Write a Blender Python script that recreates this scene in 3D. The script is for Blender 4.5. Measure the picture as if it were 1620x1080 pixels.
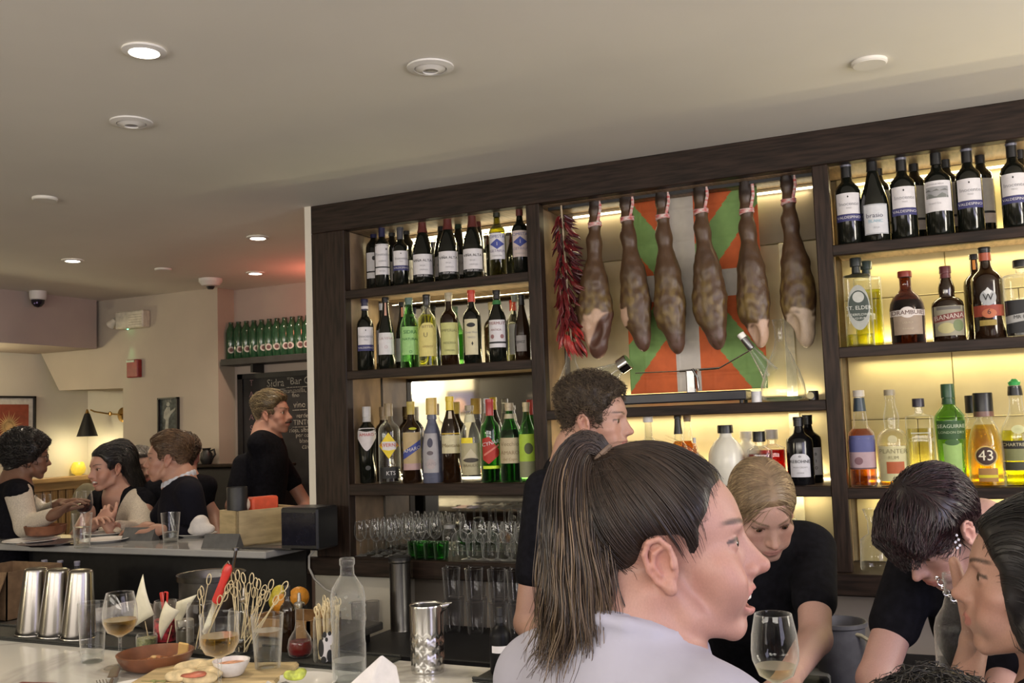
import bpy, math, random
import numpy as np
from mathutils import Vector, Matrix
random.seed(7); RNG = np.random.default_rng(7)
for o in list(bpy.data.objects): bpy.data.objects.remove(o)
SC = bpy.context.scene; COL = SC.collection
PI = math.pi
# ---------------------------------------------------------------- camera
EYE = 1.60; F = 1550.0
FW = np.array([-0.41711017, 0.90517341, 0.08173244])
RT = np.array([0.90644326, 0.42086562, -0.03511051])
UP = np.array([0.06617947, -0.05944087, 0.99603567])
cam = bpy.data.objects.new('camera', bpy.data.cameras.new('camera')); COL.objects.link(cam)
cam.matrix_world = Matrix(((RT[0], UP[0], -FW[0], 0), (RT[1], UP[1], -FW[1], 0), (RT[2], UP[2], -FW[2], EYE), (0, 0, 0, 1)))
cam.data.sensor_width = 36; cam.data.lens = F * 36 / 1620; cam.data.clip_start = .02
SC.camera = cam
# ---------------------------------------------------------------- world, view, lights
W = bpy.data.worlds.new('world'); SC.world = W; W.use_nodes = True
W.node_tree.nodes['Background'].inputs[0].default_value = (.55, .52, .60, 1)
W.node_tree.nodes['Background'].inputs[1].default_value = .25
SC.view_settings.view_transform = 'Standard'; SC.view_settings.look = 'None'
SC.view_settings.gamma = 1; SC.view_settings.use_curve_mapping = False
SC.view_settings.exposure = 0.35
SC.cycles.transparent_max_bounces = 40; SC.cycles.max_bounces = 12; SC.cycles.glossy_bounces = 8; SC.cycles.transmission_bounces = 10
SC.cycles.sample_clamp_indirect = 6; SC.cycles.caustics_reflective = False; SC.cycles.caustics_refractive = False
def lamp(name, kind, loc, energy, col=(1, 1, 1), size=.2, aim=None, **k):
    l = bpy.data.lights.new(name, kind); l.energy = energy; l.color = col
    if kind == 'AREA':
        l.shape = 'RECTANGLE'; l.size = size if not isinstance(size, tuple) else size[0]
        l.size_y = size if not isinstance(size, tuple) else size[1]
    else: l.shadow_soft_size = size
    for a, b in k.items(): setattr(l, a, b)
    o = bpy.data.objects.new(name, l); COL.objects.link(o); o.location = loc
    if aim is not None: o.rotation_euler = (Vector(aim) - Vector(loc)).to_track_quat('-Z', 'Y').to_euler()
    return o
WARM = (1, .84, .62); LAV = (.78, .74, 1.0)
DOWN = [(-1.89, 1.87, 26), (-4.55, 3.96, 22), (-3.29, 4.02, 22), (-4.05, 4.93, 16), (-3.6, 1.2, 20), (-1.2, .2, 8), (.9, 1.3, 7), (-2.9, -.3, 20)]  # later entries are unseen downlights added as fill
for x, y, e in DOWN:
    lamp('downlight_lamp', 'SPOT', (x, y, 2.585), e, WARM, .035, (x, y, 0), spot_size=2.4, spot_blend=.7)
# lavender window light from the right; unseen rear fill added for the room
lamp('window_light', 'AREA', (2.6, 0.2, 1.75), 42, LAV, (2.4, 1.5), (-1.0, 1.7, 1.75))
lamp('rear_fill_light', 'AREA', (-1.6, -2.3, 1.7), 30, (1, .9, .78), (3.2, 1.4), (-1.6, 2.5, 2.1))
# unseen fill lights added to brighten the ceiling
lamp('ceiling_wash', 'AREA', (.4, -1.0, 1.9), 46, (1, .93, .84), (2.6, .5), (.2, .1, 2.6))
lamp('ceiling_wash', 'AREA', (-2.6, -1.2, 1.9), 30, (1, .93, .84), (2.4, .5), (-2.6, -.2, 2.6))
lamp('ceiling_wash', 'AREA', (1.7, 2.3, 2.0), 34, (1, .93, .80), (.5, 1.6), (.3, 2.6, 2.6))
# red neon round the corner of the back recess
lamp('recess_neon_light', 'POINT', (-3.55, 5.1, 2.35), 4.2, (1, .22, .14), .06)
# ---------------------------------------------------------------- pixel to place
def ray(px, py): return FW + (px - 810) / F * RT - (py - 540) / F * UP
def onY(px, py, Y): d = ray(px, py); return Vector(d * (Y / d[1])) + Vector((0, 0, EYE))
def onX(px, py, X): d = ray(px, py); return Vector(d * (X / d[0])) + Vector((0, 0, EYE))
def onZ(px, py, z): d = ray(px, py); return Vector(d * ((z - EYE) / d[2])) + Vector((0, 0, EYE))
def deep(px, py, d): return Vector(ray(px, py) * d) + Vector((0, 0, EYE))
# ---------------------------------------------------------------- materials
def nt(name):
    m = bpy.data.materials.new(name); m.use_nodes = True
    N = m.node_tree.nodes; L = m.node_tree.links
    return m, N, L, N['Principled BSDF']
def mat(name, col, rough=.5, metal=0, var=.06, scale=30, bump=0, stretch=None, spec=None, col2=None, emit=0, coat=0, sss=0, trans=0):
    m, N, L, B = nt(name)
    tc = N.new('ShaderNodeTexCoord'); mp = N.new('ShaderNodeMapping')
    L.new(tc.outputs['Object'], mp.inputs[0])
    if stretch: mp.inputs['Scale'].default_value = stretch
    no = N.new('ShaderNodeTexNoise'); no.inputs['Scale'].default_value = scale; no.inputs['Detail'].default_value = 4
    L.new(mp.outputs[0], no.inputs['Vector'])
    rp = N.new('ShaderNodeValToRGB'); L.new(no.outputs['Fac'], rp.inputs[0])
    c2 = col2 or tuple(min(1, c * (1 + var * 2)) for c in col)
    c1 = col if col2 else tuple(c * (1 - var * 2) for c in col)
    rp.color_ramp.elements[0].color = (*c1, 1); rp.color_ramp.elements[1].color = (*c2, 1)
    rp.color_ramp.elements[0].position = .35; rp.color_ramp.elements[1].position = .65
    L.new(rp.outputs[0], B.inputs['Base Color'])
    B.inputs['Roughness'].default_value = rough; B.inputs['Metallic'].default_value = metal
    if spec is not None: B.inputs['Specular IOR Level'].default_value = spec
    if coat: B.inputs['Coat Weight'].default_value = coat; B.inputs['Coat Roughness'].default_value = .08
    if sss: B.inputs['Subsurface Weight'].default_value = sss; B.inputs['Subsurface Radius'].default_value = (.012, .005, .003); B.inputs['Subsurface Scale'].default_value = .6
    if emit: L.new(rp.outputs[0], B.inputs['Emission Color']); B.inputs['Emission Strength'].default_value = emit
    if trans: B.inputs['Transmission Weight'].default_value = trans; B.inputs['IOR'].default_value = 1.45
    if bump:
        b = N.new('ShaderNodeBump'); b.inputs['Strength'].default_value = bump; b.inputs['Distance'].default_value = .004
        L.new(no.outputs['Fac'], b.inputs['Height']); L.new(b.outputs[0], B.inputs['Normal'])
    return m
def thin(name, tint, edge=.86, rough=.03, sheen=.85, bump=0, haze=1.0):
    """thin clear or tinted glass wall: see-through, brighter mirror sheen, darker colour and a painted pale rim at grazing angles"""
    m, N, L, B = nt(name); N.remove(B); out = N['Material Output']
    lw = N.new('ShaderNodeLayerWeight'); lw.inputs['Blend'].default_value = .35
    no = N.new('ShaderNodeTexNoise'); no.inputs['Scale'].default_value = 40
    mx = N.new('ShaderNodeMix'); mx.data_type = 'RGBA'; L.new(lw.outputs['Facing'], mx.inputs[0])
    mx.inputs[6].default_value = (*tint, 1); mx.inputs[7].default_value = (*(c * edge for c in tint), 1)
    t = N.new('ShaderNodeBsdfTransparent'); L.new(mx.outputs[2], t.inputs[0])
    g = N.new('ShaderNodeBsdfGlossy'); g.inputs['Roughness'].default_value = rough
    pw = N.new('ShaderNodeMath'); pw.operation = 'POWER'; pw.inputs[1].default_value = 2.0; L.new(lw.outputs['Facing'], pw.inputs[0])
    pm = N.new('ShaderNodeMath'); pm.operation = 'MULTIPLY'; pm.inputs[1].default_value = haze; L.new(pw.outputs[0], pm.inputs[0])  # pale diffuse rim put in to imitate bright edge highlights
    df = N.new('ShaderNodeBsdfTranslucent'); df.inputs[0].default_value = (*(.5 + .5 * c for c in tint), 1); d2 = N.new('ShaderNodeBsdfDiffuse'); d2.inputs[0].default_value = df.inputs[0].default_value
    ad = N.new('ShaderNodeMixShader'); L.new(df.outputs[0], ad.inputs[1]); L.new(d2.outputs[0], ad.inputs[2]); th = N.new('ShaderNodeMixShader'); L.new(pm.outputs[0], th.inputs[0]); L.new(t.outputs[0], th.inputs[1]); L.new(ad.outputs[0], th.inputs[2])
    l2 = N.new('ShaderNodeLayerWeight'); l2.inputs['Blend'].default_value = .5
    p5 = N.new('ShaderNodeMath'); p5.operation = 'POWER'; p5.inputs[1].default_value = 4.5; L.new(l2.outputs['Facing'], p5.inputs[0])
    fr = N.new('ShaderNodeMath'); fr.operation = 'MULTIPLY_ADD'; fr.inputs[1].default_value = sheen; fr.inputs[2].default_value = .035; L.new(p5.outputs[0], fr.inputs[0])
    if bump:
        b = N.new('ShaderNodeBump'); b.inputs['Strength'].default_value = bump; L.new(no.outputs['Fac'], b.inputs['Height'])
        L.new(b.outputs[0], g.inputs['Normal']); L.new(b.outputs[0], l2.inputs['Normal'])
    s = N.new('ShaderNodeMixShader'); L.new(fr.outputs[0], s.inputs[0]); L.new(th.outputs[0], s.inputs[1]); L.new(g.outputs[0], s.inputs[2])
    L.new(s.outputs[0], out.inputs[0]); return m
def attr_mat(name, rough=.5, spec=.4, sss=0, bump=0, bscale=120, coat=0):
    """colour kept per point of the mesh (skin with lips and brows, meat with fat)"""
    m, N, L, B = nt(name)
    a = N.new('ShaderNodeAttribute'); a.attribute_name = 'Col'
    no = N.new('ShaderNodeTexNoise'); no.inputs['Scale'].default_value = bscale; no.inputs['Detail'].default_value = 5
    mx = N.new('ShaderNodeMix'); mx.data_type = 'RGBA'; mx.blend_type = 'MULTIPLY'; mx.inputs[0].default_value = .25
    L.new(a.outputs['Color'], mx.inputs[6]); L.new(no.outputs['Fac'], mx.inputs[7]); 
    L.new(mx.outputs[2], B.inputs['Base Color']); B.inputs['Roughness'].default_value = rough
    B.inputs['Specular IOR Level'].default_value = spec
    if coat: B.inputs['Coat Weight'].default_value = coat
    if sss: B.inputs['Subsurface Weight'].default_value = sss; B.inputs['Subsurface Radius'].default_value = (.012, .005, .003); B.inputs['Subsurface Scale'].default_value = .5
    if bump:
        b = N.new('ShaderNodeBump'); b.inputs['Strength'].default_value = bump; b.inputs['Distance'].default_value = .002
        L.new(no.outputs['Fac'], b.inputs['Height']); L.new(b.outputs[0], B.inputs['Normal'])
    return m
# ---------------------------------------------------------------- objects
def mesh_np(name, V, Fc, mats, midx=None, smooth=True, cols=None):
    """V (n,3), Fc list of arrays of faces (m,k)"""
    me = bpy.data.meshes.new(name)
    if not isinstance(Fc, list): Fc = [Fc]
    V = np.asarray(V, np.float32); Fc = [np.asarray(f, np.int32) for f in Fc if len(f)]
    me.vertices.add(len(V)); me.vertices.foreach_set('co', V.ravel())
    loops = np.concatenate([f.ravel() for f in Fc]); tot = np.concatenate([np.full(len(f), f.shape[1], np.int32) for f in Fc])
    st = np.concatenate([[0], np.cumsum(tot)[:-1]]).astype(np.int32)
    me.loops.add(len(loops)); me.loops.foreach_set('vertex_index', loops)
    me.polygons.add(len(tot)); me.polygons.foreach_set('loop_start', st)
    me.polygons.foreach_set('use_smooth', np.full(len(tot), smooth))
    if midx is not None: me.polygons.foreach_set('material_index', np.asarray(midx, np.int32))
    if cols is not None:
        at = me.color_attributes.new('Col', 'FLOAT_COLOR', 'POINT')
        c = np.ones((len(V), 4), np.float32); c[:, :3] = cols; at.data.foreach_set('color', c.ravel())
    for m in (mats if isinstance(mats, (list, tuple)) else [mats]): me.materials.append(m)
    me.update(calc_edges=True); me.validate()
    return me
def link(name, me, parent=None, loc=None, rotz=0):
    o = bpy.data.objects.new(name, me); COL.objects.link(o)
    if parent: o.parent = parent
    if loc is not None: o.location = loc
    if rotz: o.rotation_euler = (0, 0, rotz)
    return o
def tag(o, label=None, cat=None, group=None, kind=None):
    if label: o['label'] = label
    if cat: o['category'] = cat
    if group: o['group'] = group
    if kind: o['kind'] = kind
    return o
def thing(name, label, cat, loc=(0, 0, 0), rotz=0, group=None):
    o = bpy.data.objects.new(name, None); COL.objects.link(o); o.location = loc; o.rotation_euler = (0, 0, rotz)
    o.empty_display_size = .05
    return tag(o, label, cat, group)
def dup(o, loc=None, rotz=None, parent=None, label=None):
    c = o.copy(); COL.objects.link(c)
    if parent: c.parent = parent
    if loc is not None: c.location = loc
    if rotz is not None: c.rotation_euler = (0, 0, rotz)
    if label: c['label'] = label
    for ch in list(o.children): dup(ch, parent=c)
    return c
class MB:
    """collects shapes into one mesh"""
    def __init__(s): s.V = []; s.Q = []; s.T = []; s.n = 0; s.G = []; s.mi = []
    def add(s, V, F, m=0):
        V = np.asarray(V, float).reshape(-1, 3)
        for f in F: s.G.append([i + s.n for i in f]); s.mi.append(m)
        s.V.append(V); s.n += len(V); return s
    def box(s, lo, hi, R=None, c=None, bev=0, m=0):
        lo = np.array(lo, float); hi = np.array(hi, float)
        if bev:
            b = min(bev, *(abs(hi - lo) * .45)); V = []; F = []
            # 24 vertices: three per corner
            idx = {}
            for cx in (0, 1):
                for cy in (0, 1):
                    for cz in (0, 1):
                        for ax in range(3):
                            p = []
                            for a, q in enumerate((cx, cy, cz)):
                                e = hi[a] if q else lo[a]; p.append(e if a == ax else (e - b if q else e + b))
                            idx[(cx, cy, cz, ax)] = len(V); V.append(p)
            for ax in range(3):
                o1, o2 = [a for a in range(3) if a != ax]
                for q in (0, 1):
                    ring = []
                    for u, v in ((0, 0), (1, 0), (1, 1), (0, 1)):
                        k = [0, 0, 0]; k[ax] = q; k[o1] = u; k[o2] = v; ring.append(idx[(*k, ax)])
                    F.append(ring)
            for ax in range(3):
                o1, o2 = [a for a in range(3) if a != ax]
                for u in (0, 1):
                    for v in (0, 1):
                        k0 = [0, 0, 0]; k1 = [0, 0, 0]; k1[ax] = 1
                        for k in (k0, k1): k[o1] = u; k[o2] = v
                        F.append([idx[(*k0, o1)], idx[(*k1, o1)], idx[(*k1, o2)], idx[(*k0, o2)]])
            for cx in (0, 1):
                for cy in (0, 1):
                    for cz in (0, 1): F.append([idx[(cx, cy, cz, a)] for a in range(3)])
        else:
            V = [(x, y, z) for x in (lo[0], hi[0]) for y in (lo[1], hi[1]) for z in (lo[2], hi[2])]
            F = [(0, 1, 3, 2), (4, 6, 7, 5), (0, 4, 5, 1), (2, 3, 7, 6), (0, 2, 6, 4), (1, 5, 7, 3)]
        V = np.array(V)
        if R is not None: V = V @ np.array(R).T
        if c is not None: V = V + np.array(c)
        return s.add(V, F, m)
    def lathe(s, prof, seg=24, n=2.0, c=(0, 0, 0), asp=1.0, m=0, cap=True, R=None):
        prof = [(max(r, 1e-5), z) for r, z in prof]; a = np.arange(seg) / seg * 2 * PI
        ca, sa = np.cos(a), np.sin(a); k = (np.abs(ca) ** n + np.abs(sa) ** n) ** (-1 / n)
        ring = np.stack([ca * k, sa * k * asp], 1); V = []; F = []
        for r, z in prof: V += [(r * x, r * y, z) for x, y in ring]
        for i in range(len(prof) - 1):
            for j in range(seg):
                j2 = (j + 1) % seg; F.append((i * seg + j, i * seg + j2, (i + 1) * seg + j2, (i + 1) * seg + j))
        if cap:
            F.append(tuple(range(seg))[::-1]); F.append(tuple((len(prof) - 1) * seg + j for j in range(seg)))
        V = np.array(V)
        if R is not None: V = V @ np.array(R).T
        return s.add(V + np.array(c), F, m)
    def tube(s, pts, r, seg=8, m=0, cap=True):
        P = np.array([tuple(p) for p in pts], float); n = len(P)
        r = np.full(n, r) if np.isscalar(r) else np.array(r); T = np.gradient(P, axis=0)
        T /= np.linalg.norm(T, axis=1)[:, None] + 1e-12
        u = np.cross(T[0], (0, 0, 1)); u = u if np.linalg.norm(u) > .1 else np.cross(T[0], (1, 0, 0)); u /= np.linalg.norm(u)
        V = []; F = []; a = np.arange(seg) / seg * 2 * PI
        for i in range(n):
            u = u - T[i] * (u @ T[i]); u /= np.linalg.norm(u) + 1e-12; w = np.cross(T[i], u)
            V += list(P[i] + r[i] * (np.cos(a)[:, None] * u + np.sin(a)[:, None] * w))
        for i in range(n - 1):
            for j in range(seg):
                j2 = (j + 1) % seg; F.append((i * seg + j, i * seg + j2, (i + 1) * seg + j2, (i + 1) * seg + j))
        if cap: F.append(tuple(range(seg))[::-1]); F.append(tuple((n - 1) * seg + j for j in range(seg)))
        return s.add(V, F, m)
    def prism(s, poly, y0, y1, m=0):
        n = len(poly); V = [(x, y0, z) for x, z in poly] + [(x, y1, z) for x, z in poly]
        F = [tuple(range(n)), tuple(range(2 * n - 1, n - 1, -1))] + [(i, n + i, n + (i + 1) % n, (i + 1) % n) for i in range(n)]
        return s.add(V, F, m)
    def mesh(s, name, mats, smooth=True, angle=35):
        me = bpy.data.meshes.new(name); V = np.concatenate(s.V)
        me.from_pydata(V.tolist(), [], s.G)
        for m in (mats if isinstance(mats, (list, tuple)) else [mats]): me.materials.append(m)
        me.polygons.foreach_set('material_index', s.mi); me.polygons.foreach_set('use_smooth', [smooth] * len(s.G))
        import bmesh
        bm = bmesh.new(); bm.from_mesh(me); bmesh.ops.recalc_face_normals(bm, faces=bm.faces); bm.to_mesh(me); bm.free()
        if smooth: me.set_sharp_from_angle(angle=math.radians(angle))
        return me
    def obj(s, name, mats, parent=None, loc=None, rotz=0, smooth=True, angle=35):
        return link(name, s.mesh(name, mats, smooth, angle), parent, loc, rotz)
_txt = {}
def text_mesh(t, size):
    """flat lettering, centred, as (V (n,2), faces)"""
    if t not in _txt:
        cu = bpy.data.curves.new('lettering', 'FONT'); cu.body = t; cu.size = 1; cu.resolution_u = 2; cu.align_x = 'CENTER'; cu.align_y = 'CENTER'
        o = bpy.data.objects.new('lettering', cu); COL.objects.link(o)
        me = bpy.data.meshes.new_from_object(o.evaluated_get(bpy.context.evaluated_depsgraph_get()))
        _txt[t] = (np.array([v.co[:2] for v in me.vertices]), [list(p.vertices) for p in me.polygons])
        bpy.data.objects.remove(o); bpy.data.curves.remove(cu); bpy.data.meshes.remove(me)
    V, Fc = _txt[t]; return V * size, Fc
ORD = 'first second third fourth fifth sixth seventh eighth ninth tenth eleventh twelfth thirteenth fourteenth fifteenth sixteenth seventeenth eighteenth nineteenth twentieth twenty-first twenty-second'.split()
# ---------------------------------------------------------------- bodies as one blended surface (distance field -> surface nets)
def rot(yaw=0, pitch=0, roll=0):
    """face forward is +Y: yaw about Z, then pitch (positive looks up), then roll"""
    cy, sy, cp, sp, cr, sr = math.cos(yaw), math.sin(yaw), math.cos(pitch), math.sin(pitch), math.cos(roll), math.sin(roll)
    Rz = np.array([[cy, -sy, 0], [sy, cy, 0], [0, 0, 1]]); Rx = np.array([[1, 0, 0], [0, cp, -sp], [0, sp, cp]])
    Ry = np.array([[cr, 0, sr], [0, 1, 0], [-sr, 0, cr]]); return Rz @ Rx @ Ry
I3 = np.eye(3)
def E(c, r, k=.01, op='u', R=None): return ('e', np.array(c, float), np.array(r if not np.isscalar(r) else (r,) * 3, float), k, op, I3 if R is None else R)
def C(a, b, ra, rb=None, k=.01, op='u'): return ('c', np.array(a, float), np.array(b, float), ra, ra if rb is None else rb, k, op)
def B(c, r, rad=.005, k=.01, op='u', R=None): return ('b', np.array(c, float), np.array(r, float), rad, k, op, I3 if R is None else R)
def chain(pts, rs, k=.01, op='u'): return [C(pts[i], pts[i + 1], rs[i], rs[i + 1], k, op) for i in range(len(pts) - 1)]
def xf(prims, R=I3, t=(0, 0, 0), s=1.0, mirror=False):
    out = []; t = np.array(t, float); D = np.diag([-1., 1, 1]) if mirror else I3; A = R @ D
    for p in prims:
        if p[0] == 'e': out.append(('e', A @ p[1] * s + t, p[2] * s, p[3] * s, p[4], A @ p[5]))
        elif p[0] == 'c': out.append(('c', A @ p[1] * s + t, A @ p[2] * s + t, p[3] * s, p[4] * s, p[5] * s, p[6]))
        else: out.append(('b', A @ p[1] * s + t, p[2] * s, p[3] * s, p[4] * s, p[5], A @ p[6]))
    return out
def sdf_mesh(prims, h, smooth=2):
    lo = np.full(3, 1e9); hi = -lo
    for p in prims:
        if p[0] == 'c': bl = np.minimum(p[1] - p[3], p[2] - p[4]); bh = np.maximum(p[1] + p[3], p[2] + p[4]); op = p[6]
        else:
            R = p[5] if p[0] == 'e' else p[6]; ext = np.sqrt((R ** 2) @ (p[2] ** 2)) if p[0] == 'e' else np.abs(R) @ (p[2]) + p[3]
            bl = p[1] - ext; bh = p[1] + ext; op = p[4] if p[0] == 'e' else p[5]
        if op == 'u': lo = np.minimum(lo, bl); hi = np.maximum(hi, bh)
    lo -= 3 * h; n = np.ceil((hi - lo) / h).astype(int) + 4
    ax = [(lo[i] + np.arange(n[i]) * h).astype(np.float32) for i in range(3)]
    f = np.full(n, .08, np.float32)
    for p in prims:
        if p[0] == 'c': bl = np.minimum(p[1] - p[3], p[2] - p[4]); bh = np.maximum(p[1] + p[3], p[2] + p[4]); k, op = p[5], p[6]
        elif p[0] == 'e': ext = np.sqrt((p[5] ** 2) @ (p[2] ** 2)); bl, bh = p[1] - ext, p[1] + ext; k, op = p[3], p[4]
        else: ext = np.abs(p[6]) @ p[2] + p[3]; bl, bh = p[1] - ext, p[1] + ext; k, op = p[4], p[5]
        pad = k + 3 * h
        i0 = np.clip(np.floor((bl - pad - lo) / h).astype(int), 0, n); i1 = np.clip(np.ceil((bh + pad - lo) / h).astype(int) + 1, 0, n)
        if (i1 <= i0).any(): continue
        X = ax[0][i0[0]:i1[0], None, None]; Y = ax[1][None, i0[1]:i1[1], None]; Z = ax[2][None, None, i0[2]:i1[2]]
        if p[0] == 'c':
            a, b = p[1].astype(np.float32), p[2].astype(np.float32); ba = b - a; L2 = float(ba @ ba) + 1e-12
            x, y, z = X - a[0], Y - a[1], Z - a[2]
            t = np.clip((x * ba[0] + y * ba[1] + z * ba[2]) / L2, 0, 1)
            d = np.sqrt((x - t * ba[0]) ** 2 + (y - t * ba[1]) ** 2 + (z - t * ba[2]) ** 2) - (p[3] + t * (p[4] - p[3]))
        else:
            R = (p[5] if p[0] == 'e' else p[6]).astype(np.float32); x, y, z = X - np.float32(p[1][0]), Y - np.float32(p[1][1]), Z - np.float32(p[1][2])
            u = [R[0, i] * x + R[1, i] * y + R[2, i] * z for i in range(3)]
            if p[0] == 'e':
                r = p[2].astype(np.float32)
                k0 = np.sqrt(sum((u[i] / r[i]) ** 2 for i in range(3))); k1 = np.sqrt(sum((u[i] / r[i] ** 2) ** 2 for i in range(3))) + 1e-6
                d = k0 * (k0 - 1) / k1
            else:
                q = [np.abs(u[i]) - np.float32(p[2][i]) for i in range(3)]
                d = np.sqrt(sum(np.maximum(a, 0) ** 2 for a in q)) + np.minimum(np.maximum(q[0], np.maximum(q[1], q[2])), 0) - p[3]
        sl = tuple(slice(i0[i], i1[i]) for i in range(3)); g = f[sl]; k = max(k, 1e-5)
        if op == 'u': w = np.maximum(k - np.abs(g - d), 0) / k; f[sl] = np.minimum(g, d) - w * w * k * .25
        else: d = -d; w = np.maximum(k - np.abs(g - d), 0) / k; f[sl] = np.maximum(g, d) + w * w * k * .25
    ins = f < 0
    c = [ins[dx:n[0] - 1 + dx, dy:n[1] - 1 + dy, dz:n[2] - 1 + dz] for dx in (0, 1) for dy in (0, 1) for dz in (0, 1)]
    s_ = np.zeros(c[0].shape, np.int8)
    for q in c: s_ += q
    act = np.argwhere((s_ > 0) & (s_ < 8)); idm = np.full(s_.shape, -1, np.int32); idm[tuple(act.T)] = np.arange(len(act))
    cv = np.stack([f[act[:, 0] + dx, act[:, 1] + dy, act[:, 2] + dz] for dx in (0, 1) for dy in (0, 1) for dz in (0, 1)], 1)
    co = np.array([(dx, dy, dz) for dx in (0, 1) for dy in (0, 1) for dz in (0, 1)], np.float32)
    acc = np.zeros((len(act), 3), np.float32); cnt = np.zeros(len(act), np.float32)
    for i in range(8):
        for j in range(i + 1, 8):
            if np.abs(co[i] - co[j]).sum() != 1: continue
            a, b = cv[:, i], cv[:, j]; m = (a < 0) != (b < 0); t = np.where(m, a / np.where(m, a - b, 1), 0)
            acc += m[:, None] * (co[i] + t[:, None] * (co[j] - co[i])); cnt += m
    V = (act + acc / cnt[:, None]) * h + lo
    Q = []
    for axn in range(3):
        o1, o2 = [(1, 2), (2, 0), (0, 1)][axn]
        A = [slice(None)] * 3; Bs = [slice(None)] * 3; A[axn] = slice(0, n[axn] - 1); Bs[axn] = slice(1, n[axn])
        ch = ins[tuple(A)] != ins[tuple(Bs)]; e = np.argwhere(ch); e = e[(e[:, o1] > 0) & (e[:, o2] > 0) & (e[:, o1] < n[o1] - 1) & (e[:, o2] < n[o2] - 1)]
        flip = ins[tuple(A)][tuple(e.T)]
        def cell(d1, d2): k = e.copy(); k[:, o1] += d1; k[:, o2] += d2; return idm[tuple(k.T)]
        q = np.stack([cell(-1, -1), cell(0, -1), cell(0, 0), cell(-1, 0)], 1); q[~flip] = q[~flip][:, ::-1]; Q.append(q)
    Q = np.concatenate(Q); Q = Q[(Q >= 0).all(1)]
    for _ in range(smooth):
        for lam in (.5, -.45):
            S = np.zeros_like(V); N = np.zeros(len(V))
            for a in range(4):
                for b in (1, 3): np.add.at(S, Q[:, a], V[Q[:, (a + b) % 4]]); np.add.at(N, Q[:, a], 1)
            V = V + lam * (S / np.maximum(N, 1)[:, None] - V)
    return V, Q
def sdf_obj(name, prims, h, m, parent=None, cols=None, smooth=2, origin=None):
    V, Q = sdf_mesh(prims, h, smooth); c = cols(V) if cols else None
    if origin is not None: V = V - np.array(origin)
    return link(name, mesh_np(name, V, Q, m, cols=c), parent)
def lump(name, prims, h, m, parent=None, cols=None, loc=(0, 0, 0), rotz=0):
    V, Q = sdf_mesh(prims, h); return link(name, mesh_np(name, V, Q, m, cols=cols(V) if cols else None), parent, loc, rotz)
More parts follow.
